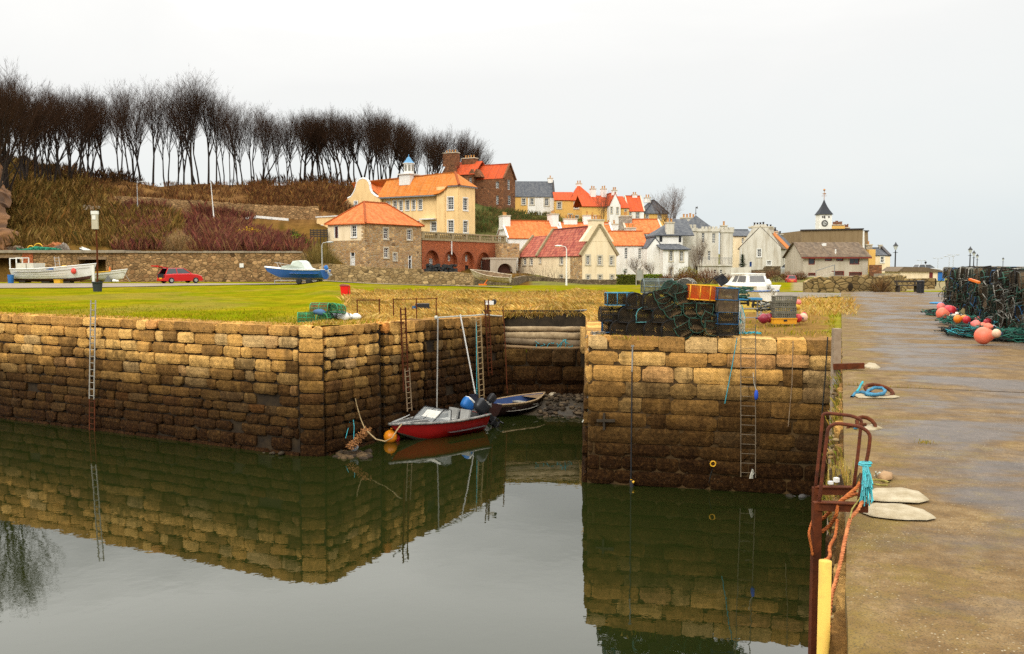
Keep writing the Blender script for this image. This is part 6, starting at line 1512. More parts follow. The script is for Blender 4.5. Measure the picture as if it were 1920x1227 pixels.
zt = at(183, 396, p.y).z - p.z; zm = at(183, 430, p.y).z - p.z
RUST = paint('rust', (.12, .032, .011), (.05, .017, .008), 9, .9, .35, 60, spec=.1)
m_ = MB(); m_.tube([(0, 0, 0), (.05, 0, zt * .5), (.02, 0, zt - .1)], .055, 7); m_.build('pole', RUST, t)
m_ = MB(); m_.bbox(-.18, .2, -.16, .0, zm, zt - .22); m_.build('panel', paint('beige_panel', (.50, .45, .34)), t); m_ = MB(); m_.bbox(-.2, .22, -.18, .02, zt - .22, zt); m_.bbox(-.12, .1, -.19, -.17, zt - .55, zt - .28); m_.build('panel_top', WHITEP, t)
m_ = MB(); m_.lathe([(.26, 0), (.31, .55), (.36, .56), (.36, .63), (.3, .63), (.25, .1)], (0, 0, 0), 14); m_.build('bucket', paint('dark_bucket', (.022, .03, .028), (.035, .04, .038)), t)
m_ = MB(); m_.bbox(-.28, -.14, -.1, .02, .55, 1.7); m_.build('board', WHITEP, t)
p = at(1199, 538, 80.); t = thing('sign_board', 'grey information board on two timber posts in front of the hedge', 'sign', (p.x, p.y, 3.5))
zt = at(1199, 505, 80.).z - 3.5
for x in (-.29, .29): m_ = MB(); m_.bar((x, 0, 0), (x, 0, zt), .09); m_.build('post', GREYT, t)
m_ = MB(); m_.bbox(-.24, .24, -.04, .02, .45, zt - .1); m_.build('panel', paint('grey_panel', (.30, .30, .27)), t)
# bits at the far end of the quay
p = at(1700, 516, 116); m_ = MB(); m_.M = Matrix.Translation((p.x, p.y, 4.2)); m_.bbox(-.85, .85, -.5, .5, -.5, .25); m_.ball((0, 0, .2), (.85, .5, .42), 12, 6); tag(m_.build('green_tank', paint('tank_green', (.025, .20, .02), (.02, .13, .015), 1.5, .5)), 'bright green rounded tank at the far end of the quay', 'tank')
p = at(1716.5, 508, 132); m_ = MB(); m_.M = Matrix.Translation(p); m_.prism([(-1.2, -.4, -.3), (1.1, -.4, -.7), (1.1, -.4, .35), (-1.3, -.4, .45)], (0, 2, 0)); m_.bbox(-1.4, 1.2, -.5, 1.7, .42, .5); tag(m_.build('trailer', BLACKP), 'dark flat topped trailer behind the green tank', 'trailer')
t = thing('shelter', 'small pale hut with a dark ball on its pointed roof far off by the sea', 'hut', (at(1735, 510, 170).x, 170, 3.6))
m_ = MB(); m_.bbox(-.7, .7, -.7, .7, 0, .9); m_.build('wall', CREAM2, t); m_ = MB(); m_.lathe([(1.1, .9), (.1, 1.8)], (0, 0, 0), 4); m_.build('roof', BEIGE, t); m_ = MB(); m_.ball((0, 0, 2.15), .22, 8, 6); m_.tube([(0, 0, 1.7), (0, 0, 2.1)], .06, 5); m_.build('finial', BLACKP, t)
t = thing('store_shed', 'low brown roofed shed with a blue door beyond the end of the creel stack', 'shed', (at(1752, 520, 96).x, 96, 3.6))
m_ = MB(); m_.bbox(-3.6, 1.1, 0, 4, 0, 1.0); m_.build('wall', CREAM2, t); m_ = MB(); m_.prism([(-4, -.2, 1.0), (-3.3, -.2, 1.5), (-1, -.2, 1.45), (1.4, -.2, .95)], (0, 4.4, 0)); m_.build('roof', paint('brown_roof', (.16, .11, .06), (.10, .07, .04)), t)
m_ = MB(); m_.bbox(.35, 1.05, -.06, .0, .02, .95); m_.build('door', BLUEP, t); m_ = MB(); m_.bbox(-.55, -.2, -.06, 0, .02, .9); m_.build('side_door', paint('maroon_paint', (.16, .02, .02)), t)
p = at(1706, 548, 57); t = thing('bench', 'dark timber picnic bench at the far left edge of the roadway', 'bench', (p.x, p.y, 3.6))
m_ = MB(); m_.bbox(-.85, .6, -.1, .35, .38, .44); m_.build('seat', MATS['dark_timber'], t); m_ = MB(); m_.bbox(-.85, .6, .35, .41, .6, .72); m_.build('backrest', MATS['dark_timber'], t)
for x in (-.7, .45): m_ = MB(); m_.bbox(x - .05, x + .05, -.08, .38, 0, .38); m_.bbox(x - .05, x + .05, .3, .36, .38, .72); m_.build('leg', MATS['dark_timber'], t)
p = at(1725.5, 549, 55); t = thing('litter_bin', 'black slatted litter bin beside the timber bench', 'bin', (p.x, p.y, 3.6)); m_ = MB()
for i in range(16): a = 2 * PI * i / 16; m_.box((.2 * math.cos(a), .2 * math.sin(a), .36), (.025, .055, .68), a)
m_.build('slats', BLACKP, t); m_ = MB(); m_.lathe([(.19, .02), (.19, .55)], (0, 0, 0), 14); m_.build('liner', paint('liner', (.03, .03, .03)), t); m_ = MB(); m_.lathe([(.24, .68), (.24, .74), (.16, .76)], (0, 0, 0), 14); m_.build('rim', BLACKP, t)
# small dog far down the roadway (one skinned body)
def skin(name, pts, edges, rad, mat, loc, rz=0., sub=1):
 me = bpy.data.meshes.new(name); me.from_pydata(pts, edges, []); o = bpy.data.objects.new(name, me); COL.objects.link(o)
 md = o.modifiers.new('skin', 'SKIN'); 
 for v, r in zip(me.skin_vertices[0].data, rad): v.radius = (r, r)
 me.skin_vertices[0].data[0].use_root = True
 s = o.modifiers.new('sub', 'SUBSURF'); s.levels = s.render_levels = sub
 me.materials.append(mat); o.location = loc; o.rotation_euler = (0, 0, rz); return o
dp = [(0, 0, .42), (.28, 0, .43), (.42, 0, .52), (.5, 0, .62), (.64, 0, .6), (-.1, 0, .42), (-.2, 0, .52), (-.28, 0, .6)] + [q for x in (.24, -.04) for y in (-.08, .08) for q in ((x, y, .36), (x + (.0 if x > .1 else .05), y, .22), (x - (0 if x > .1 else .04), y, .13), (x + .01, y, .02))]
de = [(0, 1), (1, 2), (2, 3), (3, 4), (0, 5), (5, 6), (6, 7)] + [e for k, par in ((8, 1), (12, 1), (16, 0), (20, 0)) for e in ((par, k), (k, k + 1), (k + 1, k + 2), (k + 2, k + 3))]
dr_ = [.12, .14, .09, .08, .045, .1, .03, .018] + [.06, .042, .03, .03] * 4
p = gnd(1752, 538, 3.62); tag(skin('dog', dp, de, dr_, paint('black_fur', (.018, .014, .012), None, 8, .8), (p.x, p.y, 3.62), math.radians(250)), 'small black dog standing far down the roadway near the shed', 'dog')
# ================================================================ vegetation
LEAF = attrmat('dry_stems', 1., .3, 1.5, 0.)
def blade(mb, p, h, w, az, lean, col, bend=.5):
 dx, dy = math.cos(az), math.sin(az)
 tip = (p[0] + dx * lean * h, p[1] + dy * lean * h, p[2] + h)
 mb.col = col
 mb.add([(p[0] - dy * w, p[1] + dx * w, p[2] - .03), (p[0] + dy * w, p[1] - dx * w, p[2] - .03), (p[0] + dx * lean * h * .4, p[1] + dy * lean * h * .4, p[2] + h * .65), tip], [(0, 1, 2), (0, 2, 3)] if False else [(0, 1, 2), (1, 3, 2)])
def cvar(c, s=.35):
 k = U(1 - s, 1 + s); return tuple(max(0, x * k * U(.88, 1.12)) for x in c)
# dry grass on the bank, lawn fringe, weeds on the pier
mb = MB(); TANC = [(.48, .31, .075), (.40, .24, .05), (.55, .38, .13), (.28, .165, .035)]
cnt = 0
while cnt < 60000:
 px = U(640, 1140); Y = math.exp(U(math.log(28), math.log(62))); p = G(px, Y); e0 = Y0(px)
 if Y < e0 + .15: continue
 z = T(px, Y); py = HOR + 1700 * (EYE - z) / Y
 if py < 549 + nz(px * .02, Y) * 9: continue
 if px < 700 and random.random() > (px - 640) / 60.: continue
 tn = nz(p.x * .25, p.y * .25, 11) + nz(p.x * 1.1, p.y * 1.1, 12) * .6
 cl_ = nz(p.x * .55, p.y * .55, 2)
 if cl_ < -.28: continue
 if 500 < px < 960 and Y < 45: z -= .18 * smooth((px - 640) / 280.) * (1 - smooth((Y - 34) / 11.))
 hh = U(.07, .2) * (1.1 + cl_ * 1.4) * (.6 if px < 930 and Y < 36 else 1.); az = 2.6 + nz(p.x * .4, p.y * .4, 7) * 4 + U(-.9, .9)
 blade(mb, (p.x, p.y, z), hh, U(.004, .010) * Y / 30, az, U(.2, 1.5), cvar(tuple(c_ * (1 + .55 * tn) for c_ in random.choice(TANC)), .35)); cnt += 1
for i in range(2600):      # overhanging thatch at the lip of the bank
 x = U(-.5, 3.2); blade(mb, (x, 36.15 + U(-.1, .3), 3.42), U(-.35, .1), .012, -PI / 2 + U(-1, 1), U(.3, 1.2), cvar(random.choice(TANC), .3))
tag(mb.build('dry_grass', LEAF), kind='stuff')
mb = MB(); GRC = [(.20, .20, .003), (.27, .22, .006), (.14, .16, .003), (.33, .24, .02)]
for i in range(16000):
 px = U(-60, 720); Y = Y0(px) + .1 + abs(random.gauss(0, 1)) * (4.5 if i % 3 else .7); p = G(px, Y); fr = Y - Y0(px) < 1.2
 if px > 640 and Y < 30 and U(0, 1) < .5: continue
 blade(mb, (p.x, p.y, T(px, Y) + nz(p.x * .4, p.y * .4) * .04 - (.18 * smooth((px - 640) / 280.))), U(.03, .09) * (1.5 if fr else 1), .012, U(0, 6.3), U(.2, .9), cvar(random.choice(TANC if fr and U(0, 1) < .7 else GRC), .25))
tag(mb.build('lawn_fringe', LEAF), kind='stuff')
mb = MB()
for i in range(15000):
 px = U(1130, 1640); Y = U(21.2, 52); p = G(px, Y); z = T(px, Y); py = HOR + 1700 * (EYE - z) / Y
 g = nz(p.x * .5, p.y * .5, 5) + nz(p.x * 1.7, p.y * 1.7, 6) * .4
 edge_ = px > 1555 + (py - 600) * .15; tall = 563 < py < 594 and px > 1490
 if p.x * QO.x + p.y * QO.y > -.1 + (.7 if Y > 30 else 0): continue
 if not (edge_ or tall or g > .12): continue
 c = random.choice(TANC) if tall else random.choice(GRC + [(.3, .27, .02)] if edge_ else GRC + TANC[:2] + [(.2, .14, .06)])
 blade(mb, (p.x, p.y, z + .02), U(.08, .26) if tall else U(.03, .1), U(.004, .009) * Y / 25, U(0, 6.3), U(.2, 1.1), cvar(c, .25))
tag(mb.build('pier_grass', LEAF), kind='stuff')
# scrub on the hillside: many thin stems fanning out of clumps
def stems(mb, p, n, h, r, cols, w=.03):
 for _ in range(n // 3):
  az = U(0, 2 * PI); rr = r * math.sqrt(U(0, 1)) * .6; hh = h * U(.4, 1.1); c = cvar(random.choice(cols), .35); a2 = az + U(-1, 1); ln = U(.05, .6)
  b = Vector((p[0] + rr * math.cos(az), p[1] + rr * math.sin(az), p[2])); d = Vector((math.cos(a2) * ln, math.sin(a2) * ln, 1)) * hh
  blade(mb, b, hh, w, a2, ln, c)
  for q in range(5):
   f = U(.25, 1); o = b + d * f * U(.85, 1); e = Vector((U(-1, 1), U(-1, 1), U(-.3, .9))).normalized(); L = h * U(.14, .34); k = e.cross(Vector((U(-1, 1), U(-1, 1), U(-1, 1)))); k = k.normalized() * w * .8 if k.length > .01 else Vector((w, 0, 0))
   mb.add([o - k, o + k, o + e * L], [(0, 1, 2)])
def scrub(name, regions, n, cols, h, r, ns, w=.035):
 mb = MB(); done = 0; tries = 0
 while done < n and tries < n * 40:
  tries += 1; x0, y0, x1, y1, f = random.choice(regions); px, py = U(x0, x1), U(y0, y1)
  if f and not f(px, py): continue
  p = hit(px, py, 94.6 if y0 > 300 else 100)
  if p.y < 95.4: continue
  stems(mb, (p.x, p.y, p.z), ns, U(*h), r, cols, w); done += 1
 return tag(mb.build(name, LEAF), kind='stuff')
scrub('bramble_scrub', [(-30, 330, 235, 468, lambda x, y: y > 330 + (x / 235.) * 30), (-30, 290, 60, 400, None), (20, 300, 160, 420, None), (200, 400, 330, 470, None)], 1500, [(.13, .07, .018), (.08, .048, .012), (.19, .11, .03), (.05, .036, .010), (.25, .15, .045)], (.6, 1.9), 1.5, 80, .012)
scrub('red_scrub', [(225, 392, 470, 474, lambda x, y: y > 388 + (x - 225) * .08 and abs(x - 335) > U(10, 45)), (400, 425, 575, 476, lambda x, y: y > 420 + (x - 400) * .26)], 1000, [(.15, .045, .032), (.11, .035, .028), (.19, .07, .04), (.085, .032, .022), (.22, .12, .05), (.17, .06, .04)], (.7, 1.8), 1.4, 84, .011)
scrub('heath_scrub', [(150, 345, 660, 402, lambda x, y: y > 343 and y < 376 + (x - 200) * .08), (470, 338, 680, 400, None)], 1200, [(.15, .06, .022), (.075, .032, .014), (.22, .115, .035), (.055, .025, .013), (.11, .048, .02)], (.4, 1.3), 1.4, 70, .014)
scrub('ivy_bank', [(880, 395, 985, 440, None), (955, 400, 1050, 428, None), (1040, 412, 1250, 440, None)], 520, [(.055, .065, .018), (.10, .08, .025), (.13, .08, .03), (.05, .08, .02)], (.4, 1.2), 1.3, 70, .013)
scrub('undergrowth', [(540, 325, 850, 346, None), (30, 295, 245, 345, None), (250, 338, 560, 346, None)], 900, [(.035, .018, .009), (.05, .025, .012), (.025, .014, .008), (.07, .038, .017)], (.7, 2.6), 2.2, 60, .013)
def bush(name, label, px, py, Y, wd, ht, cols, n=900, zb=None, cat='bush', w=.025, up=.5, leaf=0):
 p = at(px, py, Y); z = zb if zb is not None else Txy(p.x, p.y); t = thing(name, label, cat, (p.x, p.y, z)); mb = MB()
 for i in range(7):
  a = U(0, 6.3); mb.tube([(0, 0, -.1), (math.cos(a) * wd * .15, math.sin(a) * wd * .15, ht * .35), (math.cos(a) * wd * .35, math.sin(a) * wd * .35, ht * .75)], [.05, .035, .012], 5)
 mb.build('stems', paint('bark', (.07, .045, .025), (.04, .026, .015), 6, .9, .3), t)
 mb = MB()
 for i in range(n):
  th, ph = U(0, 2 * PI), math.acos(U(-.1, 1)); r = U(.35, 1) ** .6 * (1 + .3 * nz(math.cos(th) * 2, math.sin(th) * 2, math.cos(ph) * 2 + px))
  q = Vector((math.cos(th) * math.sin(ph) * wd / 2 * r, math.sin(th) * math.sin(ph) * wd / 2 * r, max(.05, math.cos(ph) * ht * r)))
  if leaf:
   s = leaf * U(.6, 1.3); d = Vector((U(-1, 1), U(-1, 1), U(-1, 1))).normalized(); e = d.orthogonal().normalized(); mb.col = cvar(random.choice(cols), .35)
   mb.add([q - d * s, q + e * s * .5, q + d * s, q - e * s * .5], [(0, 1, 2, 3)])
  else:
   d = (q * (1 - up) + Vector((0, 0, up * ht * .5)) + Vector((U(-.3, .3), U(-.3, .3), U(-.2, .3))) * ht * .4).normalized(); L = U(.25, .6) * ht * .5
   mb.col = cvar(random.choice(cols), .35); b = q - d * L * .5; e = d.cross(Vector((0, 0, 1)))
   if e.length < .01: e = Vector((1, 0, 0))
   e = e.normalized() * w
   mb.add([b - e, b + e, q + d * L * .5], [(0, 1, 2)])
 mb.build('foliage', LEAF, t); return t
bush('round_bush', 'large rounded olive brown bush between the retaining wall and the stone house', 603, 520, 89.5, 5.2, 4.0, [(.20, .145, .045), (.15, .105, .03), (.25, .18, .06), (.11, .085, .022)], 5200, 3.7, w=.014)
bush('tan_bush', 'pale tan twiggy bush standing out of the red scrub above the wall', 333, 470, 98, 4.2, 2.8, [(.30, .19, .085), (.24, .14, .06), (.36, .25, .12)], 2600, 6.4, w=.012)
bush('gorse_bush', 'yellow flowering gorse patch on the bank below the guard rail', 470, 442, 110, 5.0, 1.6, [(.42, .24, .012), (.34, .19, .015), (.18, .14, .02), (.46, .29, .02)], 1800, None, leaf=.10)
bush('gorse_bush', 'smaller orange yellow gorse patch left of the larger gorse', 440, 432, 114, 3.0, 1.1, [(.36, .17, .012), (.22, .13, .02), (.40, .22, .02)], 900, None, leaf=.09)
bush('green_shrub', 'bright green shrub at the left of the stone house', 558, 450, 106, 3.2, 1.5, [(.10, .16, .012), (.16, .22, .02), (.06, .10, .012)], 1500, None, leaf=.09)
bush('dark_shrub', 'dark green conifer shrub above the bright green shrub', 550, 437, 112, 1.8, 1.5, [(.02, .045, .016), (.03, .06, .02)], 800, None, leaf=.08)
bush('olive_bush', 'large olive green bush in front of the castle-like house', 1288, 517, 112, 3.4, 1.9, [(.16, .13, .015), (.12, .11, .015), (.20, .16, .03), (.07, .07, .012)], 2600, 3.2, leaf=.08)
RB = [(.17, .075, .035), (.12, .05, .026), (.22, .11, .05), (.08, .035, .02)]
for i, (px, wd, hh, lb) in enumerate(((1250, 3.0, 1.3, 'left end of the red brown brush behind the pier creels'), (1285, 4.0, 1.7, 'red brown brush below the olive green bush'), (1325, 4.4, 2.0, 'tallest red brown brush behind the white cabin boat'), (1362, 3.6, 1.2, 'low red brown brush behind the cabin of the white boat'))):
 bush('brown_brush', lb, px, 530, 99 - i, wd, hh, RB, 2200, 3.1, w=.013)
for i, (px, wd, hh, lb) in enumerate(((1420, 3.4, 1.3, 'red brown brush in front of the brown wall'), (1447, 3.6, 1.4, 'red brown brush just left of the small red car'), (1475, 3.0, 1.2, 'red brown brush behind the small red car'), (1500, 2.6, 1.2, 'pale brown brush at the left end of the ruined wall'))):
 bush('brown_brush', lb, px, 524, 101 + i * .7, wd, hh, RB, 1800, 3.4, w=.013)
bush('rose_bush', 'grey green bush with pale blossom beside the small red car', 1457, 533, 94, 1.6, .8, [(.16, .15, .05), (.26, .22, .10), (.10, .11, .03)], 700, 3.4, leaf=.05)
bush('ruin_shrub', 'tangled reddish shrub hiding the right end of the ruined wall', 1652, 546, 57.8, 1.9, 1.0, [(.20, .11, .045), (.14, .075, .03), (.27, .16, .07), (.09, .05, .02)], 1700, 3.55, w=.008)
bush('quay_tuft', 'tuft of dry yellow grass growing out of the quay wall behind the ladder hoops', 1583, 912, 6.9, .34, .46, [(.46, .31, .06), (.38, .24, .045), (.52, .38, .12), (.22, .2, .04)], 1100, DK - .24, 'grass tuft', w=.0022, up=.55)
def hedge(name, label, px0, px1, py0, Y, th, cols, n, zb, lb=0.08):
 a, b = at(px0, 520, Y), at(px1, 520, Y); ht = at(px0, py0, Y).z - zb; mb = MB()
 core = MB()
 for i in range(n):
  f = U(0, 1); side = random.random(); q = a.lerp(b, f)
  if side < .5: y, z = -th / 2 + U(-.06, .08), U(0, ht)
  elif side < .85: y, z = U(-th / 2, th / 2), ht + U(-.1, .06) + .1 * nz(f * 9, px0)
  else: y, z = U(-th / 2, th / 2), U(0, ht)
  s = lb * U(.6, 1.3); d = Vector((U(-1, 1), U(-1, 1), U(-1, 1))).normalized(); e = d.orthogonal().normalized(); c = Vector((q.x, q.y + y, zb + z)); mb.col = cvar(random.choice(cols), .35)
  mb.add([c - d * s, c + e * s * .6, c + d * s, c - e * s * .6], [(0, 1, 2, 3)])
 return tag(mb.build(name, LEAF), label, 'hedge')
hedge('hedge', 'clipped dark olive hedge right of the cream harbour house', 1156, 1194, 516.5, 106, 1.2, [(.085, .095, .014), (.055, .065, .012), (.12, .12, .02)], 5200, 3.0)
hedge('hedge', 'greener clipped hedge right of the information board', 1203, 1241, 516, 105, 1.2, [(.11, .15, .012), (.08, .11, .012), (.15, .19, .02)], 5200, 3.0)
# ---- bare winter trees
def bare_tree(seed, H, trunk_n, spread, fork, twig=1., r0=.3, dens=1.):
 rnd = random.Random(seed); tr, cr = MB(), MB(); u = rnd.uniform
 def grow(p, d, L, r, lv):
  n = 4 if lv < 2 else 3 if lv < 4 else 2; pts, rs = [p], [r]; dd = d.copy(); q = p.copy()
  for i in range(n):
   dd = (dd + Vector((u(-1, 1), u(-1, 1), u(-.6, 1))) * (.16 if lv < 2 else .22) + Vector((0, 0, .09 if lv < 2 else .03 if lv < 3 else .0))).normalized()
   q = q + dd * (L / n); pts.append(q.copy()); rs.append(r * (1 - .62 * (i + 1) / n))
  if lv >= 4:
   m = cr; e = d.cross(Vector((u(-1, 1), u(-1, 1), u(-1, 1))))
   e = (e.normalized() if e.length > .01 else Vector((1, 0, 0))) * max(r, .013); f = pts[1]
   m.add([pts[0] - e, pts[0] + e, f + e * .6, f - e * .6, pts[-1]], [(0, 1, 2, 3), (3, 2, 4)]); return
  (tr if lv < 2 else cr).tube(pts, rs, 6 if lv < 1 else 5 if lv < 2 else 3, cap=False)
  k = [0, 7, 6, 5][lv] if lv else 0
  k = int((fork if lv == 0 else [0, 7, 6, 6][lv]) * (dens if lv > 1 else 1))
  for c in range(k):
   t = (.44 + .56 * (c + u(0, 1)) / k) if lv == 0 else (.22 + .78 * (c + u(0, 1)) / k)
   j = min(n - 1, int(t * n)); f = t * n - j; s = pts[j].lerp(pts[j + 1], min(1, f)); rr = lerp(rs[j], rs[j + 1], min(1, f))
   ax = u(0, 2 * PI); o = Vector((math.cos(ax), math.sin(ax), 0)); dj = (pts[j + 1] - pts[j]).normalized()
   sp = (spread if lv == 0 else .75 if lv < 3 else .9); nd_ = (dj * u(.8, 1.2) + o * sp * u(.5, 1.1) + Vector((0, 0, .25 if lv < 2 else .05))).normalized()
   nl = (H * .46 * (1.2 - .5 * t) if lv == 0 else L * u(.42, .62)) * (1 if lv < 3 else .9)
   grow(s, nd_, nl, rr * u(.5, .72), lv + 1)
  if lv: grow(pts[-1], (pts[-1] - pts[-2]).normalized(), L * .5, rs[-1], lv + 1)
 for i in range(trunk_n):
  a = u(0, 6.28); dd = Vector((math.cos(a) * .16 * (trunk_n > 1), math.sin(a) * .16 * (trunk_n > 1), 1)).normalized()
  grow(Vector((math.cos(a) * .3, math.sin(a) * .3, -.4)) if trunk_n > 1 else Vector((0, 0, -.4)), dd, H * u(.66, .78), r0 * (1 if trunk_n == 1 else .72), 0)
 return tr, cr
BARK = paint('tree_bark', (.030, .020, .014), (.016, .011, .008), 3, .95, .3); TWIG = paint('tree_twigs', (.048, .026, .015), (.022, .013, .009), .4, 1., 0, spec=0)
protos = []
for i, (sd_, H, tn, spd, fk, r0) in enumerate(((5, 18, 1, .75, 11, .30), (6, 18, 1, .6, 11, .26), (7, 18, 2, .65, 8, .30), (8, 18, 3, .6, 6, .28), (9, 18, 1, .95, 12, .34), (10, 18, 2, .5, 8, .24), (12, 18, 1, .42, 9, .2), (14, 18, 1, .65, 12, .28))):
 tr, cr = bare_tree(sd_, H, tn, spd, fk, r0=r0, dens=(.9, .7, .72, .85, .95, .68, .7, .9)[i]); zm = max(p.z for p in cr.v)
 protos.append((tr, cr, zm))
TP = []
TREES = []   # px, top py, base py
xs = [-58, -46, -40, -22, 4, 18, 40, 52, 66, 80, 96, 112, 126, 148, 160, 172, 190, 226, 242, 250, 266, 286, 314, 330, 346, 362, 374, 392, 404, 416, 432, 446, 458, 476, 492, 506, 522, 536, 548, 560, 574, 588, 600, 612, 626, 640, 652, 664, 678, 690, 704, 716, 728, 742, 756, 770, 784, 798, 812, 826, 845, 858, 872]
sky_ = [(-60, 105), (0, 112), (40, 128), (100, 148), (150, 138), (200, 165), (230, 172), (260, 156), (300, 160), (340, 156), (365, 134), (395, 152), (430, 186), (480, 196), (530, 210), (580, 202), (640, 212), (690, 208), (735, 213), (800, 242), (850, 250), (885, 266)]
def interp(tab, x):
 for (a, va), (b, vb) in zip(tab, tab[1:]):
  if x <= b: return va + (vb - va) * max(0, (x - a)) / (b - a)
 return tab[-1][1]
xs = sorted(xs + [q + 6.5 for q in xs[2:18:2]] + [q + 5 for q in xs[40::2]])
for i, px in enumerate(xs):
 px += U(-3, 3); Y = 170 + U(-3, 10) if px > 250 else 150 + max(0, px) * .07 + U(-3, 8)
 if px > 800: Y += 26
 if px < 200: Y = lerp(112, 160, max(0, px) / 200.) + U(0, 6)
 ytop = interp(sky_, px) - 9 + random.gauss(0, 9) * (1 if px < 560 else .7)
 p = at(px, 330, Y); z = Txy(p.x, p.y); H = at(px, ytop, Y).z - z
 k = random.choice((1, 2, 5, 6, 1, 5, 2, 3) if 190 < px < 560 else (0, 1, 2, 3, 5, 6, 7) if px < 560 else (0, 3, 4, 7, 2, 4)) if px < 800 else 4
 if px in (0,): pass
 TREES.append((px, p.x, p.y, z - .2, H, k))
first = {}
SIDE = 0
for i, (px, x, y, z, H, k) in enumerate(TREES):
 tr, cr, zm = protos[k]; s = H / zm * (.9 if px < 200 else 1.)
 look = ['tall bare tree with one straight trunk', 'slim bare tree', 'twin stemmed bare tree', 'many stemmed bare tree', 'broad crowned bare tree', 'twin stemmed slim bare tree', 'narrow bare tree', 'full crowned bare tree'][k]
 lab = '%s on the hilltop ridge, %s tree from the left' % (look, ORD[i + 1])
 wx = s * U(.85, 1.25) * (1 if H > 9 else 1.25)
 if k not in first:
  t = thing('bare_tree', lab, 'tree', (x, y, z), U(0, 6), 'bare trees along the hilltop'); tr.build('trunk', BARK, t); cr.build('crown', TWIG, t); t.scale = (wx, wx, s); first[k] = t
 else: dup(first[k], (x, y, z), (U(-.09, .09), U(-.09, .09), U(0, 6)), lab, None, (wx, wx, s))
# village trees
def lone(k, label, px, ytop, ybase, Y, zb=None, wsc=1., name='bare_tree', mat=None):
 p = at(px, ybase, Y); z = zb if zb is not None else p.z; H = at(px, ytop, Y).z - z; tr, cr, zm = protos[k]; s = H / zm
 t = thing(name, label, 'tree', (p.x, p.y, z), U(0, 6)); t.scale = (s * wsc, s * wsc, s); tr.build('trunk', mat or BARK, t); cr.build('crown', mat or TWIG, t); return t
BRT = paint('brown_twigs', (.115, .065, .04), (.07, .04, .025), .5, .95, 0); PALT = paint('pale_twigs', (.17, .12, .08), (.11, .075, .05), .5, .95, 0)
lone(3, 'tall bushy bare tree rising behind the slate cottage', 1256, 343, 440, 160, 7.5, 1.15, mat=BRT)
lone(2, 'bare tree in front of the white gable on the upper street', 1128, 352, 425, 172, 11.5, .9, mat=BRT)
lone(7, 'small bare tree behind the sandstone house chimneys', 908, 292, 350, 215, 17, 1.3, mat=PALT)
lone(0, 'low spreading bare fruit tree in front of the white houses', 1199, 478, 530, 108, 3.0, 1.5, mat=PALT); lone(4, 'crooked bare fruit tree by the green hedge', 1226, 486, 528, 109, 3.0, 1.3, mat=PALT)
lone(5, 'slender pale bare tree in front of the castle-like house', 1316, 440, 515, 114, 3.2, 1.0, mat=PALT); lone(2, 'shorter pale bare tree left of the castle-like tower', 1300, 455, 515, 113, 3.2, 1.0, mat=PALT)
lone(6, 'bare twiggy bush against the lower wall of the lean-to house', 1254, 490, 524, 108, 3., 1.6, mat=PALT)
lone(3, 'dark bare tree standing on the cliff beyond the left edge', -30, 88, 300, 59, 7.5, 1.0)
for i, px in enumerate((985, 1018, 1046)):
 m_ = MB(); p = at(px, 530, lerp(118, 110, i / 2.)); 
 for j in range(26): a = U(-1, 1); m_.tube([(p.x + a * .5, p.y - .1, 2.9), (p.x + a * 1.2, p.y - .2, 3.8), (p.x + a * 2.0 + U(-.4, .4), p.y - .25, U(4.3, 5.6))], [.022, .015, .006], 3, cap=False)
 tag(m_.build('wall_creeper', PALT), 'leafless climber on the cream harbour house wall, %s from the left' % ORD[i + 1], 'climber')
p = at(1171, 520, 113); t = thing('palm', 'small green palm against the white house wall', 'palm', (p.x, p.y, 3.0)); m_ = MB(); m_.tube([(0, 0, 0), (.05, 0, 1.3)], [.12, .09], 7); m_.build('trunk', WOODT, t); m_ = MB()
for i in range(60):
 a = U(0, 6.3); e = U(-.4, 1.3); L = U(.6, .9); d = Vector((math.cos(a) * math.cos(e), math.sin(a) * math.cos(e), math.sin(e))); s_ = d.cross(Vector((0, 0, 1))).normalized() * .035; b = Vector((.05, 0, 1.3)); m_.col = cvar((.05, .09, .02)); m_.add([b - s_, b + s_, b + d * L - Vector((0, 0, .12))], [(0, 1, 2)])
m_.build('fronds', LEAF, t)
p = at(1392, 500, 120); t = thing('conifer', 'dark ragged conifer left of the white gable house', 'tree', (p.x, p.y, 3.8)); m_ = MB(); m_.tube([(0, 0, -.3), (0, 0, 2.9)], [.12, .02], 6); m_.build('trunk', BARK, t); m_ = MB()
for i in range(1500):
 f = U(0, 1) ** .7; z = .35 + 2.6 * (1 - f); r = (.1 + .95 * f) * U(.3, 1.05) * (.75 + .35 * math.sin(z * 9)); a = U(0, 6.3); d = Vector((math.cos(a), math.sin(a), U(-.5, .1))); b = Vector((math.cos(a) * r * .6, math.sin(a) * r * .6, z)); s_ = d.cross(Vector((0, 0, 1))).normalized() * .05; m_.col = cvar((.035, .05, .022)); m_.add([b - s_, b + s_, b + d * .35], [(0, 1, 2)])
m_.build('crown', LEAF, t)
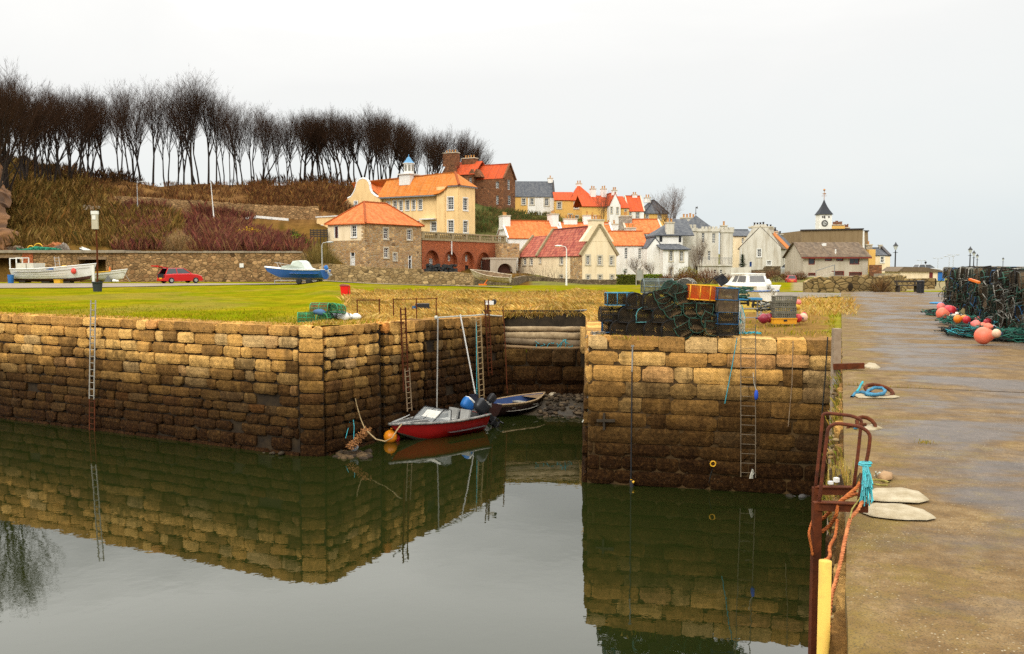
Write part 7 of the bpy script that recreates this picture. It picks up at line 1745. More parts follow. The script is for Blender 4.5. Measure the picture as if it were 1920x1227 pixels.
# rock cliff at the left edge
mb = MB(); n_, m2 = 90, 70
for i in range(n_):
 for j in range(m2):
  px = lerp(-330, 24, i / (n_ - 1.)); z = 6.3 + 16.5 * j / (m2 - 1.) * (1 - .42 * smooth((px + 40) / 90.)); Y = 96 + j * .2 + 6 * smooth((px + 10) / 48.) * (j / m2)
  q = G(px, Y); k_ = sum(nz(q.x * f + 3, z * f * .8, f * 7) * .9 / f ** .7 for f in (.3, .7, 1.5, 3.1))
  mb.col = tuple(Vector((.19, .085, .026)).lerp(Vector((.055, .024, .008)), smooth(.35 + .9 * nz(q.x * .8, z * 1.1, 1) + .5 * nz(q.x * 2.5, z * 2.8, 1)))); mb.add([(q.x + k_ * .15, q.y + k_ - .4, z + nz(q.x, z, 4) * .4)], [])
for i in range(n_ - 1):
 for j in range(m2 - 1): a = i * m2 + j; mb.f.append((a, a + m2, a + m2 + 1, a + 1)); mb.m.append(0)
tag(mb.build('cliff', ROCKM, sm=False), kind='structure')
# ================================================================ creels
def netmat(name, c, cell=.04, wd=.34, c2=None):
 m, nt, b = mk(name); k = coords(nt, 'UV'); s = nd(nt, 'ShaderNodeSeparateXYZ', {0: k})
 a = math_(nt, 'ADD', s.outputs['X'], s.outputs['Y']); d = math_(nt, 'SUBTRACT', s.outputs['X'], s.outputs['Y'])
 wob = math_(nt, 'MULTIPLY', tnoise(nt, k, 9., 2), .03)
 fa = math_(nt, 'LESS_THAN', math_(nt, 'FRACT', math_(nt, 'DIVIDE', math_(nt, 'ADD', a, wob), cell)), wd)
 fd = math_(nt, 'LESS_THAN', math_(nt, 'FRACT', math_(nt, 'DIVIDE', math_(nt, 'ADD', d, wob), cell)), wd)
 al = math_(nt, 'MAXIMUM', fa, fd)
 setc(nt, b, mix(nt, ramp(nt, tnoise(nt, coords(nt), 6, 4), [(.35, 0), (.7, 1)]), c, c2 or tuple(x * .5 for x in c)), .9, .1)
 nt.links.new(al, b.inputs['Alpha']); return m
NET_BLACK = netmat('net_black', (.016, .014, .010), .045, .40, (.05, .034, .018)); NET_BROWN = netmat('net_brown', (.14, .095, .055), .028, .5); NET_THIN = netmat('net_thin', (.030, .024, .014), .05, .2, (.05, .035, .02)); NET_EYE = netmat('net_eye', (.24, .15, .07), .025, .55); NET_GREEN = netmat('net_green', (.02, .13, .06), .045, .28)
NET_GREY = netmat('net_grey', (.13, .14, .12), .04, .32); NET_ORANGE = netmat('net_orange', (.55, .07, .012), .034, .48, (.42, .10, .02)); NET_TEAL = netmat('net_teal', (.022, .06, .05), .045, .36, (.035, .028, .016))
ROPE = {}
def rope(name, c, c2=None): return paint(name, c, c2 or tuple(x * .5 for x in c), 22, .85, .4, 90, lo=.42, hi=.58)
FR_BLACK = rope('frame_black', (.022, .02, .018)); FR_GREEN = rope('frame_green', (.035, .11, .07), (.02, .05, .035)); FR_TURQ = rope('frame_turquoise', (.10, .30, .29), (.05, .15, .16)); FR_BLUE = rope('frame_blue', (.025, .12, .26), (.02, .07, .15)); FR_YEL = rope('frame_yellow', (.75, .40, .02), (.6, .22, .02)); FR_WHITE = rope('frame_white', (.40, .38, .32), (.09, .09, .08)); FR_GREY = rope('frame_grey', (.19, .23, .22), (.08, .1, .1)); FR_OLIVE = rope('frame_olive', (.10, .095, .06), (.03, .03, .025))
def creel(label, frame, net, basem, loc, rot, L=.6, W=.4, H=.35, square=False, funnel=NET_BROWN, group=None, r=.013, name='lobster_creel', fun=True):
 t = thing(name, label, 'lobster creel', loc, 0, group); t.rotation_euler = rot
 def sec(x):
  if square: return [(x, -W / 2, -H / 2), (x, -W / 2, H / 2), (x, W / 2, H / 2), (x, W / 2, -H / 2)]
  pts = [(x, -W / 2, -H / 2), (x, -W / 2, -H / 2 + H * .45)]
  for i in range(1, 8): a = PI * i / 8; pts.append((x, -W / 2 * math.cos(a), -H / 2 + H * .45 + H * .55 * math.sin(a)))
  return pts + [(x, W / 2, -H / 2 + H * .45), (x, W / 2, -H / 2)]
 mb = MB(); xs = (-L / 2, 0, L / 2) if not square else (-L / 2, -L / 6, L / 6, L / 2)
 for x in xs: mb.tube(sec(x), r, 5)
 for y in (-W / 2, W / 2): mb.tube([(-L / 2, y, -H / 2), (L / 2, y, -H / 2)], r, 5)
 for x in (-L / 2, 0, L / 2): mb.tube([(x, -W / 2, -H / 2), (x, W / 2, -H / 2)], r, 5)
 s0 = sec(0); idx = (1, 2) if square else (1, 3, 5, 7, 9)
 for i in idx: mb.tube([(-L / 2, s0[i][1], s0[i][2]), (L / 2, s0[i][1], s0[i][2])], r * .85, 5)
 mb.build('frame', frame, t, True)
 nb = MB(); a, b = sec(-L / 2), sec(L / 2)
 for i in range(len(a) - 1): nb.quad(a[i], b[i], b[i + 1], a[i + 1])
 for s in (a, b): 
  uv = [[(p[1], p[2]) for p in s]]; nb.add(s, [tuple(range(len(s)))], 0, uv)
 nb.build('netting', net, t)
 m_ = MB()
 for i in range(4): y = lerp(-W / 2 + .03, W / 2 - .03, i / 3.); m_.bbox(-L / 2, L / 2, y - .025, y + .025, -H / 2 - .012, -H / 2 + .012)
 m_.build('base', basem, t)
 if fun:
  f = MB(); z = -H / 2 + H * .55
  for sx in (-1, 1):
   f.quad((sx * L * .48, -W * .46, z + H * .2), (sx * L * .48, W * .46, z + H * .2), (sx * L * .1, W * .08, z - .04), (sx * L * .1, -W * .1, z - .04)); f.quad((sx * L * .45, -W * .44, -H / 2 + .02), (sx * L * .45, W * .44, -H / 2 + .02), (sx * L * .1, W * .08, z - .1), (sx * L * .1, -W * .1, z - .1))
  f.build('eye_net', funnel, t)
 return t
DT = MATS['dark_timber']; YP = 22.45; GP = 'lobster creels stacked on the pier head'
CB = creel('black netted creel, first from the left in the bottom row of the pier stack', FR_BLACK, NET_BLACK, DT, (0, 0, 0), (0, 0, 0), group=GP)
CT = creel('black creel with a turquoise rope rim in the middle row of the pier stack', FR_TURQ, NET_BLACK, DT, (0, 0, 0), (0, 0, 0), group=GP)
CGN = creel('green framed creel lying upside down', FR_GREEN, NET_THIN, DT, (0, 0, 0), (0, 0, 0), group=GP, funnel=NET_EYE, r=.008)
CGP = creel('green framed creel', FR_GREEN, NET_TEAL, DT, (0, 0, 0), (0, 0, 0), group=GP, r=.010)
used = set()
def put(proto, label, cx, cy, roll=0, yaw=90, pitch=0, dY=0., scale=None, pxy=True):
 px, py = (1120 + cx / 6.62, 500 + cy / 6.62) if pxy else (cx, cy)
 p = at(px, py, YP + dY - (px - 1130) * .0045); r = (math.radians(roll), math.radians(pitch), math.radians(yaw))
 if proto.name in used: return dup(proto, p, r, label, GP, scale)
 used.add(proto.name); proto.location = p; proto.rotation_euler = r; proto['label'] = label
 if scale: proto.scale = (scale,) * 3
 return proto
for i, cx in enumerate((262, 460, 672, 880)): put(CB, 'black netted creel, %s from the left in the bottom row of the pier stack' % ORD[i + 1], cx, 752, U(-4, 4), 90 + U(-6, 6), scale=1.12)
put(CB, 'black netted creel lying lengthways at the left end of the middle row', 180, 588, 0, 4, scale=1.0)
put(CB, 'black netted creel between the lengthways creel and the turquoise rimmed one', 368, 588, 3, 86, scale=1.1)
put(CT, 'black creel with a turquoise rope rim in the middle row of the pier stack', 562, 588, -2, 92, scale=1.05)
put(CB, 'black netted creel right of the turquoise rimmed one', 776, 588, 2, 88, scale=1.1)
put(CB, 'black netted creel just right of the blue box creel in the top row', 450, 420, 0, 90, scale=1.1)
put(CB, 'black netted creel in the top row below the weathered grey creel', 662, 420, -3, 87, scale=1.15)
inv = [(805, 388, 168, 84, 'below the weathered grey creel, rim tilted right'), (865, 470, 160, 80, 'tucked under the tilted green one'), (940, 300, 30, 100, 'high on the heap facing the grey creel'), (1040, 400, 168, 95, 'just left of the orange creel'), (950, 560, 150, 80, 'left of the two under the orange creel'), (1140, 540, 180, 90, 'under the left end of the orange creel'), (1305, 545, 183, 88, 'under the right end of the orange creel'), (1030, 690, 172, 92, 'low in the middle of the heap'), (1210, 725, 182, 90, 'rounded end hanging lowest in the heap'), (1375, 650, 205, 84, 'tilted steeply beside the square stack'), (1070, 775, 150, 86, 'at the foot of the heap'), (1400, 775, 182, 92, 'at the foot of the heap beside the square stack')]
for cx, cy, rl, yw, lb in inv: put(CGN, 'green rimmed creel lying upside down, ' + lb, cx, cy, rl, yw, U(-8, 8), scale=1.0)
put(CGP, 'green framed creel on its side at the top of the heap', 960, 285, 25, 60, 10, .1); put(CGP, 'green framed creel on its side nearer the pale creel', 1060, 300, -20, 110, -12, .15)
for i, (cx, cy) in enumerate(((560, 760), (980, 600), (1250, 640), (1180, 480), (760, 480), (300, 660), (1400, 470), (1130, 740))): put(CB, 'dark creel in the hidden back row of the pier stack, %s from the left' % ORD[(1, 3, 6, 5, 2, 0, 7, 4)[i] + 1], cx, cy, U(-6, 6), 90 + U(-8, 8), dY=.72, scale=1.2)
def one(label, frame, net, cx, cy, roll, yaw, L, W, H, square=True, dY=0., pitch=0, basem=DT, fun=True, r=.014, pxy=True):
 px, py = (1120 + cx / 6.62, 500 + cy / 6.62) if pxy else (cx, cy); p = at(px, py, YP + dY - (px - 1130) * .0045)
 return creel(label, frame, net, basem, p, (math.radians(roll), math.radians(pitch), math.radians(yaw)), L, W, H, square, group=GP, r=r, fun=fun)
one('bright blue framed box creel at the left end of the top row', FR_BLUE if False else rope('frame_sky', (.06, .25, .38), (.04, .15, .24)), NET_BLACK, 290, 402, 0, 3, .72, .42, .30)
one('blue and black box creel at the left end of the bottom row', FR_BLUE, NET_BLACK, 140, 735, 0, 88, .55, .32, .30, dY=.15)
one('weathered grey creel with pale rope on top of the stack', FR_GREY, NET_GREY, 745, 240, 0, 2, .72, .46, .34, False, dY=.2)
one('pale frayed creel at the top of the heap left of the orange one', FR_WHITE, NET_GREY, 1110, 235, 12, 70, .55, .42, .34, False, dY=.25)
one('orange netted creel with yellow ribs lying on top of the stack', FR_YEL, NET_ORANGE, 1312, 325, 0, 2, .72, .44, .34, True, dY=-.05, pitch=4, basem=WOODT, r=.016)
for i, (cy, fr, nt_, lb) in enumerate(((338, FR_BLUE, NET_BROWN, 'blue rimmed square creel at the top of the right hand column'), (488, FR_OLIVE, NET_BROWN, 'tan netted square creel second from the top of the right hand column'), (634, FR_BLUE, NET_BLACK, 'blue posted square creel third from the top of the right hand column'), (768, FR_BLACK, NET_BLACK, 'black square creel at the bottom of the right hand column'))):
 one(lb, fr, nt_, 1592, cy, U(-3, 3), 88, .6, .48, .275, True, basem=WOODT, dY=-.02)
# frayed rope and flag on the pier stack
def squiggle(mb, c, r, n, rad, zr=.15, seg_=9, cols=None, flat=1.):
 for _ in range(n):
  a0 = U(0, 6.3); pts = []; cc = Vector(c) + Vector((U(-1, 1) * r[0], U(-1, 1) * r[1], U(0, 1) * zr)); rr = U(.12, .3)
  for i in range(seg_): a = a0 + i * .75; pts.append(cc + Vector((math.cos(a) * rr, math.sin(a) * rr * flat, U(-.03, .05) + .03 * math.sin(i))))
  mb.tube(pts, rad * U(.8, 1.2), 4, random.randrange(len(cols)) if cols else 0, cap=False)
p = at(1384, 590, 22.2); mb = MB(); WHR = rope('white_rope', (.52, .50, .42), (.34, .34, .28)); TQR = rope('turquoise_rope', (.05, .38, .42), (.03, .22, .27)); GRR = rope('green_rope', (.03, .16, .11), (.015, .07, .055)); ORR = rope('orange_rope', (.42, .12, .022), (.26, .06, .012)); DKR = rope('dark_rope', (.03, .034, .03), (.012, .014, .012))
for i in range(40):
 x, y = U(-.09, .09), U(-.1, .1); z1 = U(.1, .8); mb.tube([(p.x + x, p.y + y, 3.62 + z1), (p.x + x + U(-.08, .08), p.y + y - .05, 3.62 + z1 * .55), (p.x + x + U(-.12, .12), p.y + y - .05, 3.62 + max(0, z1 - U(.3, .7)))], .013, 4, random.choice((0, 0, 0, 1)), cap=False)
tag(mb.build('frayed_rope', [WHR, TQR]), 'frayed white rope hanging over the right side of the square creel column', 'rope')
mb = MB(); p = at(1386, 552, 22.6); squiggle(mb, (p.x, p.y, p.z - .1), (.1, .1), 14, .014, .25, cols=[0]); tag(mb.build('rope_coil', [FR_GREEN]), 'green rope tangle at the upper right of the creel column', 'rope')
mb = MB(); p = at(1400, 600, 22.1); 
for i in range(16): a = U(-.3, .3); mb.tube([(p.x + a, p.y + U(-.2, .3), 3.63), (p.x + a + U(-.1, .1), p.y + U(-.2, .2), 3.66), (p.x + a + U(-.2, .2), p.y + U(-.2, .3), 3.63)], .013, 4, cap=False)
tag(mb.build('rope_scrap', [TQR]), 'turquoise rope scraps on the turf at the foot of the creel column', 'rope')
t = thing('marker_flag', 'black flag on a slanting pole behind the orange creel', 'flag', at(1318, 533, 22.9)); q = at(1361, 513, 22.9) - t.location; m_ = MB(); m_.tube([(0, 0, 0), tuple(q)], .012, 5); m_.build('pole', DT, t)
m_ = MB(); P4 = [at(x, y, 22.9 + d) - t.location for x, y, d in ((1338, 521, .0), (1355, 512.5, .05), (1367, 528, .1), (1352, 539, .05))]; n_ = 7
for i in range(n_ + 1):
 for j in range(n_ + 1): w_ = P4[0].lerp(P4[1], i / n_).lerp(P4[3].lerp(P4[2], i / n_), j / n_); m_.add([w_ + Vector((0, .05 * math.sin(i * 1.1 + j * .8), 0))], [])
for i in range(n_):
 for j in range(n_): a = i * (n_ + 1) + j; m_.f.append((a, a + n_ + 1, a + n_ + 2, a + 1)); m_.m.append(0)
m_.build('cloth', paint('black_cloth', (.02, .022, .025), (.035, .036, .04), 3, .8), t, True)
# trestle, crates and buoys beside the cabin boat
p = gnd(1403, 600, 3.6); t = thing('trestle', 'blue topped steel trestle table behind the pier ladder', 'trestle', (p.x, p.y, 3.6)); m_ = MB(); m_.bbox(-.36, .36, -.25, .25, .62, .68); m_.build('top', paint('trestle_blue', (.03, .20, .38), (.02, .14, .28)), t)
for x in (-.33, .33):
 for y in (-.2, .2): m_ = MB(); m_.bar((x, y, 0), (x, y, .62), .035); m_.build('leg', STEEL, t)
m_ = MB(); m_.bar((-.33, -.2, .36), (.33, -.2, .36), .03); m_.bar((-.33, -.2, .08), (.33, -.2, .08), .03); m_.build('rail', STEEL, t)
p0 = gnd(1468, 607, 3.6)
def crate(label, z, sx, sy, sz, mats, ang, slots=True, px=0., bm=None):
 t = thing('fish_crate', label, 'crate', (p0.x + px, p0.y, p0.z + z), math.radians(ang)); m_ = MB()
 m_.bbox(-sx / 2, sx / 2, -sy / 2, sy / 2, 0, .02)
 m_.bbox(-sx / 2 - .015, sx / 2 + .015, -sy / 2 - .015, -sy / 2 + .015, sz - .035, sz); m_.bbox(-sx / 2 - .015, sx / 2 + .015, sy / 2 - .015, sy / 2 + .015, sz - .034, sz - .001)
 m_.bbox(-sx / 2 - .014, -sx / 2 + .014, -sy / 2, sy / 2, sz - .036, sz - .002); m_.bbox(sx / 2 - .014, sx / 2 + .014, -sy / 2, sy / 2, sz - .036, sz - .002)
 if slots:
  n = 11
  for i in range(n + 1): x = lerp(-sx / 2, sx / 2, i / n); m_.bbox(x - .012, x + .012, -sy / 2 - .01, -sy / 2 + .008, .02, sz - .036); m_.bbox(x - .012, x + .012, sy / 2 - .01, sy / 2 + .008, .02, sz - .036)
  for i in range(7): y = lerp(-sy / 2, sy / 2, i / 6); m_.bbox(-sx / 2 - .009, -sx / 2 + .009, y - .012, y + .012, .02, sz - .036); m_.bbox(sx / 2 - .009, sx / 2 + .009, y - .012, y + .012, .02, sz - .036)
  m_.bbox(-sx / 2 - .012, sx / 2 + .012, -sy / 2 - .013, -sy / 2, .0, .035); m_.bbox(-sx / 2, sx / 2, -sy / 2 - .012, -sy / 2 - .001, sz * .45, sz * .45 + .02)
 else:
  m_.bbox(-sx / 2, sx / 2, -sy / 2, -sy / 2 + .02, .021, sz - .037); m_.bbox(-sx / 2, sx / 2, sy / 2 - .02, sy / 2, .021, sz - .037); m_.bbox(-sx / 2 + .001, -sx / 2 + .02, -sy / 2 + .021, sy / 2 - .021, .021, sz - .037); m_.bbox(sx / 2 - .02, sx / 2 - .001, -sy / 2 + .021, sy / 2 - .021, .021, sz - .037)
 m_.build('body', mats, t); 
 if not slots: m_ = MB(); m_.bbox(-.05, .05, -sy / 2 - .012, -sy / 2 - .002, sz * .45, sz * .45 + .05); m_.build('hand_hole', BLACKP, t)
 return t
GC = paint('grey_crate', (.16, .15, .11), (.09, .085, .06), 8, .8, .2)
crate('yellow orange fish crate at the bottom of the crate stack', 0, .66, .45, .17, paint('crate_yellow', (.72, .34, .012), (.58, .25, .015), 2.5, .5), 0, False)
for i, (ang, dx) in enumerate(((1, 0), (-1, .01), (1.5, -.01), (-2, .02))): crate('grey slotted fish crate, %s above the yellow one' % ORD[i + 1], .175 + i * .158, .60, .42, .155, GC, ang, True, dx)
def buoy(label, px, py, r, m, tear=0., Y=None, az=0., el=0., name='buoy', z0=3.62, ground=True, squash=1.):
 if Y is None: pg = gnd(px, py, z0); c = Vector((pg.x, pg.y, z0 + r * .95))
 else: c = at(px, py, Y)
 t = thing(name, label, 'buoy', c); mb = MB(); ax = Vector((math.cos(az) * math.cos(el), math.sin(az) * math.cos(el), math.sin(el)))
 def fn(p):
  k = p.dot(ax)
  if tear and k > 0: q = p - ax * k; f = (k / r) ** 2; p = q * (1 - .62 * f) + ax * k * (1 + tear * f)
  return p
 mb.ball((0, 0, 0), (r, r, r * squash), 18, 12, fn=fn); mb.build('float', m, t, True)
 m_ = MB(); e = ax * r * (1 + tear) * .98; m_.lathe([(r * .14, -.02), (r * .14, r * .22), (r * .2, r * .24), (r * .2, r * .36), (r * .08, r * .38)], (0, 0, 0), 8)
 R = Vector((0, 0, 1)).rotation_difference(ax).to_matrix(); m_.v = [R @ p + e * .93 for p in m_.v]; m_.build('eye', paint('eye_blue', (.03, .05, .12)) if tear else m, t, True); return t
BRED = paint('buoy_red', (.55, .02, .03), (.40, .02, .03), 3, .4, .05, spec=.4); BCOR = paint('buoy_coral', (.80, .13, .06), (.72, .20, .12), 3, .45, .05, spec=.4); BPNK = paint('buoy_pink', (.80, .10, .10), (.78, .26, .20), 3, .5, .05); BORG = paint('buoy_orange', (.78, .24, .015), (.66, .16, .012), 3, .4, .05, spec=.4); BPALE = paint('buoy_pale', (.72, .52, .34), (.62, .36, .24), 3, .5, .05); BYEL = paint('buoy_yellow', (.65, .40, .03), (.5, .3, .03), 3, .5, .05)
buoy('dark red buoy at the left foot of the crate stack', 1431, 607, .15, paint('buoy_maroon', (.26, .012, .03), (.18, .012, .03), 3, .35, spec=.4), .2, az=2.6); buoy('second dark red buoy just left of the crate stack', 1443, 605, .14, MATS['buoy_maroon'], .2, az=.3, el=.4)
buoy('red buoy touching the right foot of the crate stack', 1496, 605, .13, BRED, .25, az=.4); buoy('pale pink buoy right of the crate stack', 1506, 604, .135, BPALE, .2, az=.9)
buoy('small scarlet buoy behind the pale pink one', 1507.5, 597, .10, BRED, .2, az=.6)
p = gnd(1494, 605, 3.6); 
for i, (x, z, r, m, lb) in enumerate(((1495, 576, .10, BYEL, 'yellow buoy hung high beside the crate stack'), (1497, 567, .085, BPNK, 'pinkish buoy at the top of the hanging bunch'), (1493, 588, .09, paint('buoy_olive', (.35, .27, .05), (.25, .2, .05)), 'olive buoy low in the hanging bunch'), (1487.5, 583, .08, BLUEP, 'blue float squeezed against the crate stack'))): buoy(lb, x, z, r, m, .2, p.y + .05, az=.2 + i, el=.9)
mb = MB(); squiggle(mb, (at(1438, 590, p.y).x, p.y + .1, 3.65), (.1, .12), 16, .012, .5, cols=[0, 1]); tag(mb.build('rope_heap', [WHR, DKR]), 'pale rope tangle between the dark red buoys and the crates', 'rope')
# ================================================================ long creel stack on the right
GQ = 'lobster creels in the long stack beside the roadway'
vars_ = [('dark green framed', FR_GREEN, NET_BLACK), ('black framed', FR_BLACK, NET_BLACK), ('teal netted', FR_OLIVE, NET_TEAL), ('blue framed', FR_BLUE, NET_BLACK), ('white roped', FR_WHITE, NET_BLACK), ('olive brown', FR_OLIVE, NET_BROWN)]
Q0 = [creel(v[0], v[1], v[2], DT, (0, 0, -50), (0, 0, 0), .72, .46, .38, i in (1, 4), group=GQ, r=.014) for i, v in enumerate(vars_)]
qused = [False] * 6; qa = math.atan2(QO.y, QO.x)
def qput(k, label, p, rot, sc=1.):
 if qused[k]: dup(Q0[k], p, rot, label, GQ, sc)
 else: qused[k] = True; Q0[k].location = p; Q0[k].rotation_euler = rot; Q0[k]['label'] = label; Q0[k].scale = (sc,) * 3
LY = ['bottom', 'second', 'third', 'top']
NC = 33
for i in range(NC):
 s = 20.3 + i * .56
 for l in range(4):
  k = random.choice((0, 0, 1, 1, 2, 2, 3, 4, 5)); o_ = 4.42 - .008 * i - l * .02 + U(-.07, .07) + (.0 if i > 2 else .1)
  if i < 4 and l == 3 and i < 1: continue
  rot = (U(-.22, .22) + (.35 if 2 < i < 20 and l < 3 else 0), U(-.2, .2), qa + U(-.2, .2))
  qput(k, '%s creel, %s layer, %s column from near end of roadway stack' % (vars_[k][0], LY[l], ORD[i + 1]), so(s + U(-.03, .03), o_, DK + .22 + l * .385 + U(-.015, .02)), rot)
for i in range(NC):
 s = 20.0 + i * .56
 for r_, o_ in ((1, 5.18), (2, 5.9)):
  for l in ((3,) if i else (0, 1, 2, 3)):
   if r_ == 2 and i == 0 and l < 2: pass
   k = random.choice((0, 1, 1, 2, 2, 5, 3))
   qput(k, '%s creel, %s layer, %s row back, %s column of roadway stack' % (vars_[k][0], LY[l], 'second' if r_ == 1 else 'third', ORD[i + 1]), so(s + U(-.05, .05), o_ - .008 * i, DK + .22 + l * .385 + U(0, .06)), (U(-.12, .12), U(-.1, .1), qa + U(-.1, .1)))
# loose creels tipped against the front of the stack
for i in range(13):
 s = 21.0 + i * .75; k = random.choice((0, 1, 2, 0, 4)); qput(k, '%s creel tipped against the roadway stack front, %s from near end' % (vars_[k][0], ORD[i + 1]), so(s, 4.34 + U(-.05, .1) - i * .01, DK + .3 + U(0, .45)), (U(-.3, .3), -.75 + U(-.25, .25), qa + U(-.2, .2)), .95)
mb = MB()
for i in range(120):
 s = U(20.2, 37.5); z = U(.3, 1.5); L = U(.4, 1.5); o_ = 4.0 - .008 * (s - 20) / .56 - (1.5 - z) * .16 + U(-.06, .06); dz = -U(.05, .45)
 mb.tube([so(s, o_, DK + z), so(s + L * .35, o_ - .05, DK + max(.04, z + dz * .2)), so(s + L * .7, o_ - .07 + U(-.05, .05), DK + max(.04, z + dz * .6)), so(s + L, o_ - .02, DK + max(.03, z + dz))], U(.007, .014), 4, random.choice((0, 0, 1, 2, 3, 3, 4)), cap=False)
tag(mb.build('slack_ropes', [DKR, GRR, rope('teal_dim', (.05, .17, .17), (.02, .08, .08)), FR_OLIVE, rope('grey_strand', (.22, .24, .22), (.1, .11, .1))]), 'slack ropes trailing in slanting lines across the front of the roadway creel stack', 'rope')
m_ = MB(); a, b = at(1818, 524, 22.), at(1836, 530, 21.6); m_.bar(a, b, .06, .05); tag(m_.build('orange_batten', ORANGEP), 'orange batten sticking out of the middle of the roadway stack', 'batten')
mb = MB(); q0, q1 = so(19.2, 6.9), so(58, 7.2); n_ = Vector((QS.y, -QS.x, 0)) * .5
mb.prism([(q0.x, q0.y, 3.4), (q1.x, q1.y, 3.4), (q1.x, q1.y, 5.22), (q0.x, q0.y, 5.22)], tuple(n_)); tag(mb.build('parapet_wall', RUINW), 'brown stone parapet wall behind the long creel stack', 'wall')
# rope heaps in front of the stack
def heap(name, label, px, py, rx, ry, n, cols, hz=.16, rad=.010, flat=1.):
 p = gnd(px, py, DK); mb = MB(); squiggle(mb, (p.x, p.y, DK + .03), (rx, ry), n, rad, hz, 10, cols, flat)
 return tag(mb.build(name, cols), label, 'rope heap')
heap('rope_heap', 'big coil of dark green rope at the near right end of the creel stack', 1892, 641, .42, .38, 110, [GRR, DKR], .2, .011)
heap('rope_heap', 'teal and green rope heap left of the big coral buoy', 1823, 633, .30, .4, 90, [TQR, GRR, DKR], .22, .010)
heap('rope_heap', 'black rope heap on the roadway left of the teal rope', 1796, 628, .22, .3, 46, [DKR], .14, .011)
heap('rope_heap', 'tangled dark rope under the row of red buoys', 1763, 593, .34, .6, 60, [DKR, GRR], .12, .012)
heap('rope_heap', 'dark rope tangle between the white box and the teal rope', 1812, 612, .4, .7, 70, [DKR, GRR], .2, .012)
heap('rope_heap', 'dark green rope tangle at the far right edge by the stack', 1912, 618, .3, .3, 60, [GRR, TQR, DKR], .45, .012)
def netpile(label, px, py, rx, ry, h_, c):
 p = gnd(px, py, DK); mb = MB(); mb.ball((p.x, p.y, DK), (rx, ry, h_), 18, 10, fn=lambda q: Vector((q.x * (1 + .35 * nz(q.x * 5 + px, q.y * 5)), q.y * (1 + .3 * nz(q.y * 4, q.x * 4, 2)), max(-.02, q.z * (1 + .5 * nz(q.x * 6, q.y * 6, px))))))
 tag(mb.build('net_bundle', paint('net_olive', (.26, .20, .085), (.13, .10, .045), 14, .95, .9, 40), sm=True), label, 'net')
netpile('olive net bundle behind the white plastic box', 1810, 594, .26, .36, .24, 0); netpile('olive net bundle trailing right of the white plastic box', 1825, 603, .36, .34, .17, 1)
C2P = lambda x, y: (1740 + x / 7.667, 500 + y / 7.667)
for (x, yb, r, m, tear, az, el, lb) in ((190, 640, .135, BPNK, .2, .6, .3, 'pink buoy at the far left of the bunch in front of the creel stack'), (208, 765, .165, BCOR, .1, -.4, 0, 'round coral buoy left of the white plastic box'), (318, 722, .165, BRED, .15, .2, .2, 'scarlet buoy touching the round coral one'), (350, 705, .14, BPNK, .1, .4, .2, 'pink buoy half behind the scarlet one'), (445, 600, .13, BRED, .1, .4, .3, 'small red buoy set back against the creels'), (492, 640, .12, BPNK, .1, 0, 0, 'pink buoy half hidden behind the olive net'), (688, 690, .1, BRED, .1, 0, 0, 'small red buoy peeping out over the olive net'), (525, 828, .12, BORG, .35, -.2, 0, 'flattened orange buoy in front of the white plastic box'), (700, 830, .1, BPNK, .3, .5, 0, 'pink buoy beside the orange one, nearer the creels'), (795, 950, .115, BCOR, .2, .3, .1, 'coral buoy just behind the largest teardrop one'), (860, 860, .1, BRED, .1, 0, 0, 'red buoy against the creels at the near end'), (795, 1115, .165, BCOR, .75, -.15, .12, 'largest coral teardrop buoy in front of the teal rope')):
 px, py = C2P(x, yb); buoy(lb, px, py, r * 1.12, m, tear, az=az, el=el, z0=DK + (.10 if yb < 800 else .05))
for px, py, r, m, lb in ((1777, 585, .11, BRED, 'small red float on the rope left of the olive net bundle'), (1796, 606, .11, BORG, 'small orange float on the ropes beside the white plastic box'), (1812, 607, .10, BRED, 'small scarlet float below the olive net bundle'), (1829, 617, .11, BPNK, 'small pink float on the ropes above the largest coral buoy'), (1853, 622, .10, BCOR, 'small coral float right of the largest coral buoy'), (1868, 633, .09, BPALE, 'small pale float on the green rope coil')): buoy(lb, px, py, r, m, .2, az=U(0, 6), el=.2, z0=DK + .22)
px, py = C2P(400, 815); p = gnd(px, py, DK); t = thing('plastic_box', 'white plastic box lying among the buoys', 'box', (p.x, p.y, DK + .02), .9); m_ = MB(); m_.bbox(-.2, .2, -.16, .16, 0, .24); m_.bbox(-.17, .17, -.165, .165, .05, .19); m_.build('body', paint('box_white', (.70, .66, .55), (.55, .50, .38)), t); m_ = MB(); m_.lathe([(.05, .24), (.05, .29), (.03, .3)], (.1, 0, 0), 10); m_.build('cap', WHITEP, t)
px, py = C2P(445, 800); buoy('yellow float lying against the white plastic box', px, py, .12, YELLOWP, .1, az=2)
px, py = C2P(880, 940); p = gnd(px, py, DK); t = thing('plastic_bottle', 'pale plastic bottle lying behind the largest coral buoy', 'bottle', (p.x, p.y, DK + .1), -.4); m_ = MB(); m_.M = Matrix.Rotation(PI / 2, 4, 'Y'); m_.lathe([(.03, -.2), (.09, -.18), (.09, .1), (.03, .18), (.03, .22)], (0, 0, 0), 12); m_.build('body', paint('bottle_white', (.6, .58, .55)), t, True); m_ = MB(); m_.M = Matrix.Rotation(PI / 2, 4, 'Y'); m_.lathe([(.093, -.05), (.093, .03)], (0, 0, 0), 12); m_.build('band', DARKP, t)
p = gnd(1757, 568.5, DK + .03); m_ = MB(); m_.ball((p.x, p.y, DK + .03), (.32, .5, .04), 12, 5, fn=lambda q: q * (1 + .4 * nz(q.x * 5, q.y * 4))); tag(m_.build('plastic_sheet', paint('sheet_blue', (.02, .20, .42))), 'flat blue plastic sheet on the roadway at the far end of the stack', 'sheet')
